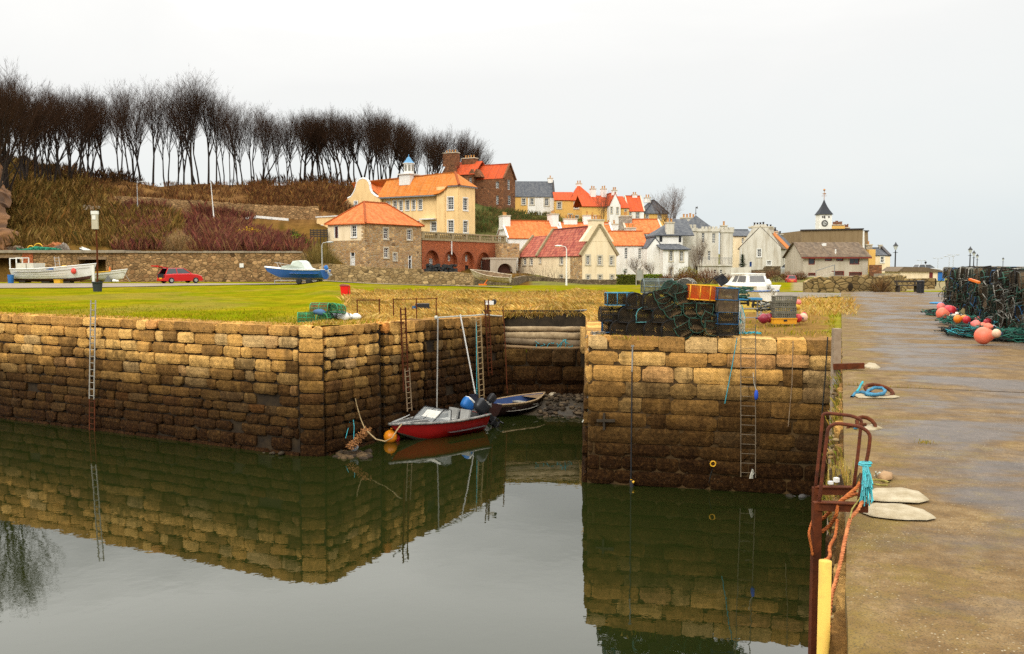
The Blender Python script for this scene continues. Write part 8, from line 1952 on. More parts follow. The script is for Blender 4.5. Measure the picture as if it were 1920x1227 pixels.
# ================================================================ left bank things
pg = gnd(606, 604, 3.6)
GL = 'green creels on the lawn edge'
c1 = creel('green creel at the left foot of the small lawn pile', rope('frame_bright_green', (.05, .34, .14), (.05, .18, .08)), NET_GREEN, DT, (pg.x - .50, pg.y, 3.75), (0, 0, math.radians(12)), .50, .34, .27, group=GL); dup(c1, (pg.x + .05, pg.y + .05, 3.75), (0, 0, math.radians(80)), 'green creel at the right foot of the small lawn pile', GL)
creel('brown netted creel lying on top of the small lawn pile', MATS['frame_bright_green'], netmat('net_rusty', (.20, .10, .05), .04, .32), DT, (pg.x - .1, pg.y + .1, 4.03), (0, 0, math.radians(-6)), .54, .34, .27, group=GL); dup(c1, (pg.x + .36, pg.y + .25, 4.0), (0, .12, math.radians(70)), 'green creel at the top right of the small lawn pile', GL)
p = gnd(637, 601, 3.6); m_ = MB(); m_.ball((p.x, p.y, 3.75), (.36, .28, .16), 14, 8, fn=lambda q: q * (1 + .25 * nz(q.x * 5, q.y * 5, q.z * 5))); tag(m_.build('grey_sack', paint('sack_grey', (.20, .225, .25), (.12, .13, .15), 4), sm=True), 'grey plastic sack slumped right of the green creels', 'sack')
m_ = MB(); q = at(602, 582, pg.y); m_.ball((q.x, q.y - .12, q.z - .05), (.2, .12, .1), 10, 7, fn=lambda q: q * (1 + .3 * nz(q.x * 8, q.y * 8, q.z * 8))); tag(m_.build('blue_bundle', paint('bundle_blue', (.06, .14, .26), (.05, .10, .18), 5), sm=True), 'blue grey bundle stuffed into the top green creel', 'bundle')
for i, (px, py, r) in enumerate(((645, 602, .16), (654, 600, .12), (668, 600, .13))):
 p = gnd(px, py, 3.6); m_ = MB(); m_.ball((p.x, p.y, 3.6 + r * .7), (r * 1.2, r, r * .85), 10, 7, fn=lambda q: q * (1 + .35 * nz(q.x * 8 + px, q.y * 8, q.z * 8))); tag(m_.build('white_bag', WBOAT, sm=True), 'white bag on the lawn edge, %s' % ('biggest, next to the grey sack', 'smallest, in the middle', 'apart at the foot of the guard railing')[i], 'bag')
p = gnd(646, 558, 3.6); t = thing('litter_bin', 'bright red litter bin standing on the lawn', 'bin', (p.x, p.y, 3.6), .15); m_ = MB(); s = 28.
m_.add([(-.15, -.13, .06), (.17, -.13, .06), (.17, .15, .06), (-.15, .15, .06), (-.22, -.17, .6), (.22, -.17, .6), (.22, .2, .6), (-.22, .2, .6)], [(0, 1, 2, 3), (4, 5, 6, 7), (0, 1, 5, 4), (1, 2, 6, 5), (2, 3, 7, 6), (3, 0, 4, 7)]); m_.bbox(.225, .30, -.1, .1, .0, .62); m_.build('body', paint('bin_red', (.72, .012, .008), (.62, .012, .008), 2, .45), t)
m_ = MB(); m_.prism([(-.25, -.2, .6), (.25, -.2, .6), (.22, -.2, .66), (-.1, -.2, .70), (-.25, -.2, .66)], (0, .44, 0)); m_.build('lid', paint('bin_lid', (.30, .06, .05), (.2, .1, .09)), t); m_ = MB(); m_.bar((.18, .05, -.1), (.18, .05, .55), .06); m_.build('post', BLACKP, t)
def railing(label, pts, top, mid=False):
 t = thing('guard_railing', label, 'railing'); rr = None; P = [gnd(x, y, 3.5) for x, y in pts]; Z = [at(x, tt, p.y).z for (x, y), tt, p in zip(pts, top, P)]
 for p, z in zip(P, Z): m_ = MB(); m_.tube([(p.x, p.y, 3.3), (p.x, p.y, z)], .022, 6); m_.ball((p.x, p.y, z), .035, 8, 5); m_.build('post', RUST, t)
 m_ = MB(); m_.tube([(p.x, p.y, z) for p, z in zip(P, Z)], .016, 6); m_.build('rail', RUST, t)
railing('short rusty guard railing with two posts at the lock edge', [(670, 600), (711.5, 599)], [563.5, 562.5]); railing('longer rusty guard railing with three posts in the dry grass', [(738, 597), (781, 594), (818, 592)], [561.5, 561, 560])
m_ = MB(); p = gnd(792, 580, 3.5); m_.box((p.x, p.y, 3.62), (.55, .35, .22), .2); m_.box((p.x - .28, p.y - .1, 3.57), (.2, .2, .12), .5, 1); tag(m_.build('debris_box', [BLACKP, FR_BLUE]), 'dark box with a blue scrap lying in the dry grass behind the railing', 'box')
# ladders
def ladder_t(label, a, b, wv, n, m, r=.022, rr=.015):
 t = thing('ladder', label, 'ladder', (0, 0, 0)); a, b, wv = Vector(a), Vector(b), Vector(wv)
 for o in (Vector((0, 0, 0)), wv): m_ = MB(); m_.bar(a + o, b + o, r * 1.4, r * 2.4, up=tuple(wv)); m_.build('rail', m, t)
 m_ = MB(); m_.tube([(0, 0, 0), wv], rr, 5); g0 = m_.build('rung', m, t)
 for i in range(n):
  if i: g = g0.copy(); COL.objects.link(g); g.parent = t
  else: g = g0
  g.location = a.lerp(b, (i + .5) / n)
def on_wall(px, py, A, B, off=.14):
 dx, dz = ray(px, py); d = B - A; n = Vector((d.y, -d.x, 0)).normalized(); a = A + n * off
 tt = (dx * a.y - a.x) / (d.x - dx * d.y); q = a + d * tt; return Vector((q.x, q.y, EYE + dz * q.y))
dl = (C1 - A0).normalized()
a = on_wall(170.5, 563, A0, C1, .16); b = on_wall(167.5, 748, A0, C1, .2); ladder_t('long silver ladder standing against the harbour wall', b, a, dl * .22, 15, paint('silver', (.36, .34, .29), (.22, .20, .16), 5, .6, .05), .016, .012)
a = on_wall(168, 748, A0, C1, .14); b = on_wall(168, 820, A0, C1, .14); ladder_t('rusty lower ladder fixed under the silver one', b, a, dl * .24, 7, RUST, .016, .012)
dk = d_.normalized(); nk = Vector((d_.y, -d_.x, 0)).normalized()
OW = lambda px, py, off=.12: on_wall(px, py, C2, BI, off)
RW2 = paint('worn_ladder', (.30, .22, .13), (.18, .11, .06), 6, .85, .2)
ladder_t('tall rusty iron ladder on the lock wall rising above the quay edge', OW(757, 735), OW(751, 577), dk * .26, 18, RUST, .02, .012); ladder_t('pale lower ladder hanging under the tall rusty one', OW(764, 772), OW(759, 692, .16), dk * .24, 8, RW2, .016, .012)
ladder_t('light timber ladder on the lock wall behind the two boats', OW(899, 748, .2), OW(892, 596, .14), dk * .33, 15, paint('ladder_wood', (.36, .25, .12), (.26, .18, .09), 5), .022, .014); ladder_t('dark rusty ladder with long posts at the far end of the lock wall', OW(916, 705, .1), OW(909, 562, .1), dk * .26, 15, RUST, .018, .012)
WPX = lambda px, py, off=.12: on_wall(px, py, PC, PF, off)
dp_ = (PF - PC).normalized(); ladder_t('slim aluminium ladder down the front of the pier head', WPX(1389, 895, .17), WPX(1389, 608, .14), dp_ * .33, 16, paint('dull_alloy', (.20, .155, .10), (.09, .065, .04), 3, .7), .008, .007)
# poles, posts and mooring gear on the walls
def pole(name, label, pts, r, m, cat='pole', n=7):
 mb = MB(); mb.tube(pts, r, n); return tag(mb.build(name, m), label, cat)
BLG = paint('pale_pole', (.30, .29, .26), (.19, .18, .16), 5, .7)
pole('mooring_pole', 'thin pale grey pole standing from the red speedboat up to the quay edge', [OW(819, 774, .5), OW(820, 690, .3), OW(821, 594, .12)], .022, BLG); pole('mooring_pole', 'white pole leaning out from the quay edge down to the dinghy', [OW(891, 738, .55), OW(863, 590, .15)], .024, WHITEP)
pole('mooring_pole', 'thin turquoise roped pole left of the light timber ladder', [OW(894, 742, .4), OW(893, 600, .14)], .014, TQR); pole('mooring_pole', 'rusty brown pole at the far corner of the lock wall', [OW(951, 738, .4), OW(947, 640, .2), OW(943, 574, .1)], .02, RUST)
mb = MB(); P = [OW(x, y, .05) for x, y in ((818, 596), (840, 594.5), (866, 593), (890, 592), (906, 590), (925, 592), (941, 593))]; mb.tube(P, .028, 6); mb.ball(P[0], .07, 8, 6); tag(mb.build('edge_rope', WHR), 'thick white rope lying along the edge of the lock wall', 'rope')
t = thing('winch_post', 'white winch head with a dark wheel on a post at the lock edge', 'winch', OW(914, 594, -.1)); z1 = OW(914, 568, -.1).z - t.location.z; m_ = MB(); m_.tube([(0, 0, 0), (0, 0, z1)], .03, 6); m_.build('post', RUST, t); m_ = MB(); m_.box((.08, 0, z1), (.3, .12, .14)); m_.build('head', WHITEP, t); m_ = MB(); m_.M = Matrix.Translation((.24, 0, z1 + .03)) @ Matrix.Rotation(PI / 2, 4, 'X'); m_.lathe([(.05, -.04), (.1, -.04), (.1, .04), (.05, .04)], (0, 0, 0), 12); m_.build('wheel', BLACKP, t)
mb = MB(); a = OW(724, 598, .03); mb.bar(OW(733, 604, .3), OW(758, 604, .05), .03); tag(mb.build('iron_bracket', RUST), 'rusty iron bracket holding the tall rusty ladder', 'bracket')
p = OW(889, 752, .45); m_ = MB(); m_.lathe([(.13, -.14), (.16, .2), (.175, .21), (.15, .21), (.12, -.1)], p, 12); tag(m_.build('bucket', paint('navy_plastic', (.02, .025, .045), (.03, .03, .05))), 'navy bucket hanging at the foot of the white pole', 'bucket')
b1 = gnd(732, 826, .02); buoy('big orange buoy floating at the bow of the red speedboat', 732, 819, .205, paint('buoy_amber', (.74, .27, .01), (.66, .20, .01), 2, .35, spec=.4), 0, b1.y - .1, el=1.4); b2 = gnd(742, 825, .02); buoy('red buoy half hidden behind the orange one', 741, 821, .15, BRED, 0, b2.y + .05, el=1.4)
mb = MB(); f = lambda px, py, Y: at(px, py, Y)
mb.tube([f(753, 796, 24.2), f(745, 806, 24.), f(735, 822, 23.8), f(722, 828, 23.9), f(705, 824, 24.3), f(692, 812, 24.9), f(684, 804, 25.4)], .018, 6); mb.tube([f(684, 804, 25.4), f(676, 785, 25.9), f(668, 757, 26.), f(662, 722, 26.1)], .016, 6); tag(mb.build('mooring_rope', rope('tan_rope', (.36, .26, .13), (.22, .15, .07))), 'tan mooring rope looping from the speedboat bow to the wall', 'rope')
mb = MB()
for i in range(46): 
 u_ = i / 45.; c = f(lerp(690, 655, u_), lerp(806, 838, u_), lerp(25.2, 24.9, u_)); a = U(0, 6.3); mb.tube([c + Vector((U(-.12, .12), U(-.1, .1), U(-.1, .1))) for _ in range(5)], .013, 4, cap=False)
tag(mb.build('rope_tangle', [rope('rust_rope', (.36, .16, .05), (.18, .08, .03))]), 'rust coloured rope tangle on the foot of the wall corner', 'rope')
mb = MB(); mb.tube([f(659, 770, 26.2), f(655, 795, 25.8), f(648, 822, 25.4)], .01, 5); mb.tube([f(661, 775, 26.2), f(664, 800, 25.6), f(663, 828, 25.2)], .01, 5); tag(mb.build('hanging_line', TQR), 'thin turquoise line hanging down the wall corner', 'rope'); m_ = MB(); m_.ball(f(664, 838, 25.1), (.12, .1, .13), 10, 7); tag(m_.build('grey_float', paint('float_grey', (.34, .37, .40))), 'pale grey float hung at the foot of the wall corner', 'float')
for (x, y, s_) in ((640, 862, .22), (655, 858, .28), (672, 850, .2), (630, 860, .16), (540, 866, .14), (664, 843, .16)): pass
mb = MB()
for i in range(60): q = f(U(628, 690), U(845, 866), 24.6); rock(mb, gnd(U(625, 690), U(852, 866), 0) + Vector((0, .35, .0)), U(.04, .13), random.choice([(.06, .036, .014), (.025, .015, .006), (.085, .052, .022)]))
for i in range(40): rock(mb, WPX(U(1200, 1540), 932, U(.05, .25)) * 1 + Vector((0, 0, 0)), U(.04, .10), random.choice([(.04, .032, .022), (.09, .085, .08), (.03, .024, .016)]))
for i in range(40): rock(mb, on_wall(U(100, 545), 850, A0, C1, U(.1, .2)) * 1, U(.04, .1), random.choice([(.05, .035, .018), (.03, .02, .01)]))
for v_ in range(len(mb.v)): pass
tag(mb.build('waterline_stones', ROCKM, sm=True), kind='stuff')
# logs closing the channel
for i, (y0, y1, r, lb, m_col) in enumerate(((617, 618, .10, 'uppermost pale log across the channel', 0), (630, 631, .15, 'thickest pale log across the channel', 0), (639, 646, .145, 'grey log below the thickest one', 1), (648, 652, .06, 'thin branch lying below the logs', 2))):
 mb = MB(); Y = 34.5 + i * -.12; P = [at(lerp(936, 1093, k / 8.), lerp(y0, y1, k / 8.) + U(-.6, .6) + (3 * math.sin(PI * k / 8.) if i == 3 else 0), Y) for k in range(9)]
 mb.tube(P, [r * U(.94, 1.06) * (1 if i != 2 else .8 + .04 * k) for k in range(9)], 12); tag(mb.build('log', (paint('log_pale', (.34, .25, .14), (.17, .115, .06), 4, .95, .5), paint('log_grey', (.20, .145, .085), (.10, .07, .04), 4, .95, .5), paint('log_brown', (.24, .15, .07)))[m_col], sm=True), lb, 'log')
mb = MB()
for i in range(14): x = U(1000, 1075); c = at(x, U(636, 648), 34.2); mb.tube([c, c + Vector((U(-.2, .2), -.1, U(-.3, .1))), c + Vector((U(-.3, .3), -.1, U(-.4, .1)))], .013, 4, cap=False)
tag(mb.build('snagged_rope', [TQR]), 'turquoise rope snagged on the logs', 'rope')
mb = MB(); p = at(1098, 636, 33.6); block_wall(mb, Vector((2.55, 33.4, 0)), Vector((2.98, 33.4, 0)), 2.0, 3.0, 3.0, (.9, .95), (.6, .7), 77, rough=.06, holes=0, top_d=.6); tag(mb.build('sluice_stone', [STONE, MORTAR, MORTAR]), 'upright pale sluice stone at the right end of the logs', 'stone')
pole('fender_post', 'weathered timber post against the back corner of the pier head', [at(1106, 800, 22.0), at(1107, 700, 22.05), at(1109, 640, 22.1), at(1117, 628, 22.1)], [.07, .08, .075, .06], GREYT, 'post', 8)
mb = MB()
for i in range(30): c = at(1118 + U(-9, 14), 627 + U(-4, 3), 22.2); mb.tube([c, c + Vector((U(-.15, .15), U(-.1, .1), U(-.02, .06))), c + Vector((U(-.2, .2), U(-.1, .1), U(-.2, .0)))], .014, 4, cap=False)
tag(mb.build('old_rope', [rope('grey_rope', (.26, .23, .18), (.14, .12, .09))]), 'grey old rope bundled on the back corner of the pier head', 'rope')
mb = MB(); mb.tube([at(1104, 770, 22.), at(1098, 782, 21.9), at(1092, 792, 21.9)], .02, 5); mb.tube([at(1104, 772, 22.), at(1104, 766, 21.9)], .03, 5, 1); tag(mb.build('rope_end', [WHR, TQR]), 'frayed rope end sticking out of the left edge of the pier head', 'rope')
m_ = MB(); m_.tube([WPX(1185, 697, .13), WPX(1186, 650, .12)], .018, 7); m_.tube([WPX(1183, 905, .16), WPX(1185, 697, .13)], .017, 7, 1); m_.bar(WPX(1183.5, 649, .12), WPX(1189, 649, .12), .04); tag(m_.build('depth_gauge', [BLG, BLACKP]), 'tall depth pole on the pier head, white above and black below', 'pole')
m_ = MB(); m_.tube([WPX(1184, 900, .17), WPX(1185, 921, .2)], .05, 8); m_.tube([WPX(1182, 901, .17), WPX(1189, 905, .2)], .035, 6, 1); tag(m_.build('float', [BLACKP, YELLOWP]), 'black float with a yellow cap at the foot of the depth pole', 'float')
m_ = MB(); A_ = [WPX(1337 + 5 * math.cos(a * PI / 6), 870 + 5 * math.sin(a * PI / 6), .1) for a in range(13)]; m_.tube(A_, .017, 6, cap=False); tag(m_.build('mooring_ring', YELLOWP, sm=True), 'yellow mooring ring low on the pier head', 'ring')
m_ = MB(); m_.tube([WPX(1336, 878, .08), WPX(1329, 905, .08)], .01, 4); tag(m_.build('ring_line', DKR), 'dark line hanging from the yellow mooring ring', 'rope')
m_ = MB(); m_.ball(WPX(1418, 741, .2), (.05, .05, .12), 10, 8); tag(m_.build('fender', paint('fender_blue', (.02, .08, .50), (.02, .06, .36)), sm=True), 'small blue fender hanging beside the pier ladder', 'fender'); pole('fender_line', 'thin pale line holding the small blue fender', [WPX(1412, 699, .14), WPX(1414, 720, .15), WPX(1418, 732, .2)], .007, WHR, 'rope', 5)
pole('mooring_line', 'long turquoise line running down the pier head left of the ladder', [WPX(1382, 634, .1), WPX(1372, 690, .12), WPX(1359, 757, .1)], .011, TQR, 'rope', 5); pole('iron_rod', 'thin iron rod on the pier head right of the ladder', [WPX(1487, 640, .1), WPX(1485, 720, .1), WPX(1478, 800, .1)], .010, RW2); pole('mooring_line', 'dark line hanging in the inner corner of the pier head', [WPX(1552, 632, .15), WPX(1547, 710, .15), WPX(1540, 790, .15)], .014, DKR, 'rope', 5)
m_ = MB(); m_.bar(WPX(1119, 789, .14), WPX(1153, 789, .14), .07, .06); m_.bar(WPX(1133, 775, .1), WPX(1133, 806, .1), .13, .05); tag(m_.build('timber_fender', paint('wet_timber', (.045, .032, .018), (.02, .014, .008), 8)), 'small timber cross bolted low on the left edge of the pier head', 'fender')
m_ = MB()
for i in range(8): c = WPX(1411, 888, .2); m_.tube([c + Vector((0, 0, .1)), c + Vector((U(-.04, .04), 0, 0)), c + Vector((U(-.07, .07), 0, -.12))], .012, 4, cap=False)
tag(m_.build('rope_knot', [WHR]), 'pale rope knot hanging low beside the pier ladder', 'rope')
# net store on the retaining wall
zt = at(100, 474.5, 96).z; mb = MB()
def pile(name, label, px, py, Y, wd, h_, c, n=60, cat='net', hoops=0):
 p = at(px, py, Y); mb = MB()
 mb.ball((p.x, p.y, p.z), (wd, .6, h_), 18, 8, fn=lambda q: Vector((q.x * (1 + .15 * nz(q.x * 3, px)), q.y, max(-.05, q.z * (1 + .5 * nz(q.x * 3.5, q.y * 3, px))))))
 for i in range(n): x = U(-wd, wd); mb.tube([(p.x + x, p.y - .5, p.z + U(0, h_ * .5)), (p.x + x + U(-.3, .3), p.y - .6, p.z + U(0, h_)), (p.x + x + U(-.5, .5), p.y - .5, p.z + U(0, h_ * .6))], .03, 3, cap=False)
 return tag(mb.build(name, rope('pile_' + name + str(px), c), sm=False), label, cat)
pile('net_pile', 'long green net pile on top of the garage roof slab', 78, 471, 96.5, 2.3, .42, (.012, .20, .11)); pile('net_pile', 'brown grey heap left of the green net pile', 34, 471, 97, .7, .55, (.17, .115, .07)); pile('net_pile', 'orange and tan heap behind the right end of the green net', 105, 468, 97.5, 1.0, .7, (.42, .14, .04)); pile('net_pile', 'pale grey net heap at the right end of the green net', 120, 470, 97, .55, .75, (.30, .25, .20))
for i, (px, py, r) in enumerate(((58, 467, .34), (72, 465, .46))): p = at(px, py, 97.3); m_ = MB(); m_.tube([(p.x + r * math.cos(a * PI / 8), p.y, p.z + r * math.sin(a * PI / 8)) for a in range(17)], .06, 6, cap=False); tag(m_.build('yellow_hoop', YELLOWP, sm=True), 'yellow hoop standing behind the green net pile, %s' % ('smaller, on the left' if i == 0 else 'larger, on the right'), 'hoop')
p = at(150, 469, 96.5); t = thing('tender', 'tiny grey white tender tilted on top of the retaining wall', 'boat', p, 0); t.rotation_euler = (.3, .35, .1); st = hull(1.3, .6, .25, .05, .8, .1, .3, 10, 5); hull_mesh(st, .3).build('hull', [paint('tender_grey', (.15, .16, .19)), BLACKP, WBOAT, WBOAT], t, True); gunwale(st, .03, WBOAT, t)
p = at(164, 473.5, 95.5); m_ = MB(); m_.ball(p, (.65, .2, .1), 12, 6); tag(m_.build('orange_float', BCOR), 'flat coral float lying on the edge of the retaining wall', 'float')
# garage contents
p = at(8, 524, 95.6); m_ = MB(); m_.box((p.x, p.y, 4.0), (.55, .5, .75)); m_.box((p.x, p.y - .01, 4.4), (.6, .55, .06)); tag(m_.build('wooden_box', WOODT), 'pale wooden box inside the left garage opening', 'box'); m_ = MB()
for i in range(30): m_.box((at(22, 520, 96).x + U(-.9, .9), 96 + U(-.3, 1.5), 3.6 + U(.1, 1.1)), (U(.1, .5), U(.1, .5), U(.1, .6)), U(0, 3), random.randrange(3))
tag(m_.build('garage_clutter', [MATS['grey_board'], DT, paint('clutter_brown', (.12, .07, .05))]), 'dark clutter stacked inside the left garage opening', 'clutter')
# ================================================================ foreground ironwork on the quay edge
SH1, SH2 = 6.6, 6.14
def hoop(label, px_pts, s, r=.018):
 P = [at_s(x, y, s) for x, y in px_pts]; pts = []
 for i in range(len(P)):
  if 0 < i < len(P) - 1:
   a, b, c = P[i - 1], P[i], P[i + 1]; k = min(.07, (b - a).length * .48, (c - b).length * .48); u1 = b + (a - b).normalized() * k; u2 = b + (c - b).normalized() * k
   for q in range(5): tt = q / 4.; pts.append((u1.lerp(b, tt)).lerp(b.lerp(u2, tt), tt))
  else: pts.append(P[i])
 return pts, r
t = thing('ladder_hoops', 'rusty steel ladder head with two hoop handrails at the quay edge', 'ladder', (0, 0, 0))
for pp, s in (([(1527.5, 926), (1535, 860), (1543, 776), (1556, 775.5), (1598, 780), (1616, 788), (1614, 800), (1609, 850), (1601, 912)], SH1), ([(1534, 962), (1543, 880), (1552.5, 802), (1567, 794), (1592, 797), (1616, 801), (1632, 814), (1629, 845), (1619, 890), (1609, 945)], SH2)):
 pts, r = hoop('', pp, s); m_ = MB(); m_.tube(pts, .0118, 10); m_.build('hoop', paint('rust_bright', (.15, .036, .012), (.06, .018, .008), 16, .9, .5, 120), t, True)
for (x0, y0, x1, y1, s) in ((1528, 919, 1606, 920, SH1), (1532, 948, 1628, 952, SH2)):
 a, b = at_s(x0, y0, s), at_s(x1, y1, s); b = a + (b - a); m_ = MB(); m_.bar(a, b, .03, .044); m_.bar(a + Vector((0, 0, -.024)), b + Vector((0, 0, -.024)), .06, .007); m_.bar(a + Vector((0, 0, .024)), b + Vector((0, 0, .024)), .06, .007); m_.build('beam', RUST, t)
a1, a2 = at_s(1531, 945, SH1), at_s(1533, 965, SH2)
for a in (at_s(1531, 922, SH1), at_s(1532, 950, SH2)):
 m_ = MB(); m_.bbox(a.x - .026, a.x + .026, a.y - .024, a.y + .024, -.6, a.z + .03); m_.build('rail', RUST, t)
m_ = MB()
for i in range(12): z = 3.3 - i * .3; m_.tube([Vector((a1.x, a1.y, z)), Vector((a2.x, a2.y, z))], .014, 6)
m_.build('rungs', RUST, t)
def pad(label, pts, h_, m, cat='concrete pad', name='concrete_pad'):
 P = [gnd(x, y, DK + .012) for x, y in pts]; c = sum(P, Vector()) / len(P); mb = MB(); n = len(P)
 ring = []
 for i in range(n):
  for q in range(3): ring.append(P[i].lerp(P[(i + 1) % n], q / 3.))
 vs = []
 for lv, (k, z) in enumerate(((1.0, -.01), (.97, .45), (.86, .85), (.5, 1.), (.01, 1.05))):
  for p in ring: q = c + (p - c) * k * (1 + .03 * nz(p.x * 9, p.y * 9, lv)); vs.append((q.x, q.y, DK + .012 + z * h_ + nz(q.x * 12, q.y * 12) * .006))
 m = m; N = len(ring); mb.add(vs, [(l * N + i, l * N + (i + 1) % N, (l + 1) * N + (i + 1) % N, (l + 1) * N + i) for l in range(4) for i in range(N)])
 return tag(mb.build(name, m, sm=True), label, cat)
PADM = paint('pale_cement', (.42, .36, .25), (.24, .185, .10), 7, .95, .6, 60)
pad('long pale cement pad at the foot of the far hoop', [(1622, 929), (1640, 917), (1690, 916), (1724, 923), (1743, 938), (1722, 943), (1670, 941), (1630, 938)], .018, PADM); pad('longest whitish cement pad nearest the camera beside the hoops', [(1608, 957), (1636, 946), (1690, 947), (1732, 957), (1756, 972), (1738, 976), (1680, 974), (1632, 968)], .02, PADM)
pad('small pale cement pad behind the far hoop', [(1617, 801), (1634, 798), (1648, 801), (1655, 805), (1640, 808), (1622, 807)], .02, PADM); pad('pale cement pad under the blue rope on the quay edge', [(1598, 741), (1620, 738), (1668, 740), (1687, 745), (1672, 747), (1610, 746)], .02, PADM); pad('small pale cement pad at the end of the rusty bracket beam', [(1618, 688), (1628, 682), (1642, 684), (1651, 691), (1636, 693)], .03, PADM)
pad('brown worn stone at the quay edge behind the turquoise rope', [(1645, 895), (1656, 887), (1674, 891), (1673, 899), (1656, 903)], .03, paint('brown_stone', (.34, .20, .09), (.24, .14, .06), 6))
# grey fender pole with bracket and a second post nearer
q = at_s(1567, 690, 15.6); t = thing('fender_pole', 'tall grey pole with a rusty bracket beam fixed to the quay edge', 'pole', (0, 0, 0)); z1 = at_s(1567, 616, 15.6).z; m_ = MB(); m_.bbox(q.x - .06, q.x + .06, q.y - .06, q.y + .06, -.5, z1); m_.build('pole', paint('pole_grey', (.33, .25, .17), (.22, .15, .09), 5, .7, .2), t)
a, b = at_s(1562, 688, 15.5), at_s(1621, 686, 15.5); b.z = max(b.z, DK + .05); m_ = MB(); m_.bar(a, b, .08, .09); m_.build('bracket', RUST, t); a, b = at_s(1562, 716, 15.5), at_s(1574, 716, 15.5); m_ = MB(); m_.bar(a, b + Vector((.1, 0, 0)), .07, .09); m_.build('clamp', STEEL, t)
# yellow pole and ropes hanging from the ladder
q = at_s(1547.5, 1052, 4.55); m_ = MB(); m_.tube([(q.x - .01, q.y, -.5), (q.x, q.y, 2.0), (q.x, q.y, q.z)], .030, 14); tag(m_.build('yellow_pole', paint('pole_yellow', (.66, .42, .075), (.40, .24, .06), 7, .7, .3, 60, lo=.5, hi=.75), sm=True), 'worn yellow pole standing against the quay wall below the ladder', 'pole')
OR1 = rope('salmon_rope', (.52, .19, .065), (.34, .10, .03))
def rope_px(name, label, pts, r, m, strands=True):
 P = [at_s(x, y, s) for x, y, s in pts]; Q = []
 for i in range(len(P) - 1):
  p0, p1, p2, p3 = P[max(i - 1, 0)], P[i], P[i + 1], P[min(i + 2, len(P) - 1)]
  n = max(4, int((p2 - p1).length / .02))
  for k in range(n):
   t_ = k / n; Q.append(.5 * ((2 * p1) + (p2 - p0) * t_ + (2 * p0 - 5 * p1 + 4 * p2 - p3) * t_ ** 2 + (3 * p1 - p0 - 3 * p2 + p3) * t_ ** 3))
 Q.append(P[-1]); mb = MB()
 for j in range(3):
  W_ = []; L = 0.
  for i, q in enumerate(Q):
   d = (Q[min(i + 1, len(Q) - 1)] - Q[max(i - 1, 0)]).normalized(); x = d.cross(Vector((.3, .9, .2))).normalized(); y = d.cross(x)
   if i: L += (q - Q[i - 1]).length
   a = L / (r * 7) * 2 * PI + j * 2 * PI / 3; W_.append(q + (x * math.cos(a) + y * math.sin(a)) * r * .5)
  mb.tube(W_, r * .56, 5)
 return tag(mb.build(name, m, sm=True), label, 'rope')
rope_px('hanging_rope', 'thick salmon orange rope hanging from the near hoop down the quay edge', [(1617, 941, 6.08), (1606, 960, 6.0), (1594, 975, 5.9), (1585, 1010, 5.7), (1577, 1050, 5.45), (1567, 1090, 5.25), (1559, 1120, 5.1), (1555, 1160, 4.95), (1555, 1200, 4.8), (1550, 1260, 4.65)], .013, OR1)
rope_px('tied_rope', 'orange rope wound over the ladder beams to the quay edge', [(1540, 998, 6.2), (1556, 985, 6.2), (1568, 965, 6.1), (1572, 945, 6.15), (1588, 930, 6.4), (1606, 915, 6.55), (1612, 905, 6.6)], .013, ORR); rope_px('tied_rope', 'second orange rope wound under the ladder beams', [(1541, 974, 6.3), (1552, 964, 6.25), (1562, 952, 6.2), (1580, 938, 6.2), (1600, 928, 6.2), (1612, 928, 6.25)], .013, ORR)
rope_px('hanging_rope', 'short orange rope looped round the outside of the ladder rail', [(1531, 965, 6.3), (1523, 978, 6.2), (1517, 1000, 6.1), (1520, 1020, 6.1), (1524, 1042, 6.1)], .010, ORR); rope_px('hanging_rope', 'thin orange rope hanging between the ladder and the yellow pole', [(1570, 975, 6.1), (1566, 1005, 5.9), (1556, 1025, 5.6), (1555, 1045, 5.3), (1537, 1055, 5.2)], .011, ORR)
rope_px('tied_rope', 'olive green thin rope tied over the near hoop', [(1622, 915, 6.2), (1610, 938, 6.1), (1598, 955, 5.9), (1594, 972, 5.6)], .006, rope('olive_rope', (.28, .24, .05), (.18, .14, .03)))
mb = MB()
for i in range(64):
 a = at_s(1621 + U(-5, 6), 868 + U(-3, 4), SH2 - .02); P = [a]; x, y = U(-13, 12), U(40, 84); b = at_s(1625 + x * .6, 868 + y * .5, SH2 + U(-.06, .03)); c = at_s(1625 + x, 866 + y, SH2 + U(-.08, .04)); mb.tube([a, b, c], .004, 4, cap=False)
for i in range(8): a = at_s(1620 + U(-6, 6), 868 + U(-3, 5), SH2); mb.tube([a + Vector((.03 * math.cos(k * .8), .03 * math.sin(k * .8), 0)) for k in range(8)], .006, 4, cap=False)
tag(mb.build('frayed_rope', rope('teal_rope', (.06, .47, .52), (.10, .38, .42))), 'frayed turquoise rope hank tied to the near hoop', 'rope')
def flat_rope(name, label, pts, r, m, cat='rope'):
 mb = MB(); mb.tube([gnd(x, y, DK + .03 + z) for x, y, z in pts], r, 6); return tag(mb.build(name, m, sm=True), label, cat)
BLR = rope('blue_rope', (.06, .22, .34), (.03, .12, .2)); flat_rope('mooring_rope', 'blue mooring rope looped round the iron ring on the quay edge', [(1594, 762, -.25), (1597, 745, -.02), (1603, 738, .0), (1616, 735, .02), (1626, 738, .02), (1640, 740, .02), (1656, 739, .03), (1660, 733, .05), (1654, 728, .07), (1640, 727, .08), (1628, 733, .04), (1624, 740, .02), (1640, 741, .02), (1655, 738, .03)], .022, BLR); flat_rope('rope_end', 'light blue frayed end of the mooring rope', [(1606, 735, .02), (1611, 729, .05), (1614, 722, .08), (1618, 716, .12)], .016, TQR)
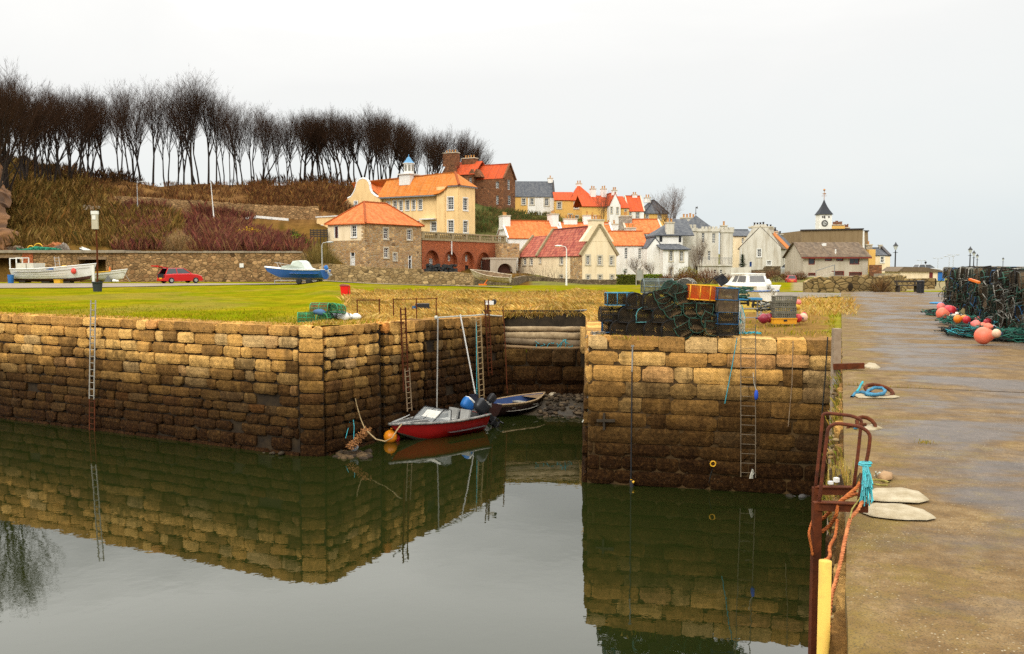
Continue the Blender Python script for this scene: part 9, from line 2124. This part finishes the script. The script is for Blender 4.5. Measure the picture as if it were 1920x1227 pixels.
m_ = MB(); c = gnd(1648, 733, DK + .06); m_.tube([c + Vector((.16 * math.cos(a * PI / 6), .22 * math.sin(a * PI / 6), .05 * math.sin(a * PI / 6))) for a in range(13)], .025, 6, cap=False); tag(m_.build('mooring_ring', RUST, sm=True), 'rusty iron ring under the blue mooring rope', 'ring')
m_ = MB(); c = gnd(1624, 796, DK + .05); m_.tube([c + Vector((.09 * math.cos(a * PI / 6), .10 * math.sin(a * PI / 6), .06 * math.sin(a * PI / 6))) for a in range(13)], .02, 6, cap=False); m_.tube([c + Vector((-.3, -.05, -.3)), c + Vector((-.18, 0, -.02)), c], .018, 5); tag(m_.build('mooring_chain', RUST, sm=True), 'rusty ring and chain on the quay edge behind the far hoop', 'ring')
flat_rope('hanging_rope', 'blue rope trailing over the quay edge behind the hoops', [(1612, 800, .02), (1604, 803, .0), (1594, 812, -.1), (1590, 830, -.3)], .014, BLR)
m_ = MB(); c = gnd(1650, 905, DK + .03); m_.tube([c + Vector((.07 * math.cos(a * PI / 5) , .09 * math.sin(a * PI / 5), .0)) for a in range(9)], .008, 5, cap=False); m_.tube([gnd(1643, 895, DK + .02), gnd(1642, 885, DK + .1)], .007, 5, 1); m_.tube([gnd(1640, 893, DK + .02), gnd(1650, 886, DK + .06)], .007, 5, 1); tag(m_.build('rope_loop', [MATS['olive_rope'], WHR]), 'small loop of olive and white rope by the turquoise hank', 'rope')
m_ = MB(); c = at_s(1568, 908, SH1); m_.box(c + Vector((0, 0, .03)), (.03, .03, .03), .4); m_.box(c + Vector((-.04, 0, .01)), (.03, .025, .02), .1); tag(m_.build('white_scrap', WHITEP), 'white scrap of plastic on the far ladder beam', 'litter')
m_ = MB(); c = gnd(1733, 829, DK + .02); 
for i in range(60): blade(m_, c + Vector((random.gauss(0, .05), random.gauss(0, .05), 0)), U(.005, .02), .004, U(0, 6.3), U(.3, 1.), cvar(random.choice(((.3, .2, .02), (.2, .17, .02)))))
for k in range(60): s_ = 13.7 + U(-.03, .06); q = so(s_, abs(random.gauss(0, .5)) + .1, DK + .01); blade(m_, q, U(.005, .02), .004, U(0, 6.3), U(.3, 1.), cvar(random.choice(((.3, .2, .02), (.16, .15, .02)))))
for k in range(2600): s_ = U(7.5, 20); q = so(s_, .07 - abs(random.gauss(0, .06)), DK - U(.02, .5)); (nz(s_ * 1.1, 3) > .02) and blade(m_, q, U(.02, .08), .003, U(2.2, 4.6), U(.3, 1.2), cvar(random.choice(((.25, .19, .03), (.16, .16, .02), (.34, .24, .07)))))
tag(m_.build('edge_weeds', LEAF), kind='stuff')
mb = MB()
for i in range(130): s_ = U(3.4, 20); rock(mb, so(s_, .05 - U(0, .10), DK - U(.12, .6)), U(.02, .05) * (1 if s_ > 7 else .6), random.choice([(.20, .12, .035), (.12, .07, .02), (.28, .19, .08), (.08, .05, .015)]))
tag(mb.build('edge_rubble', ROCKM, sm=True), kind='stuff')
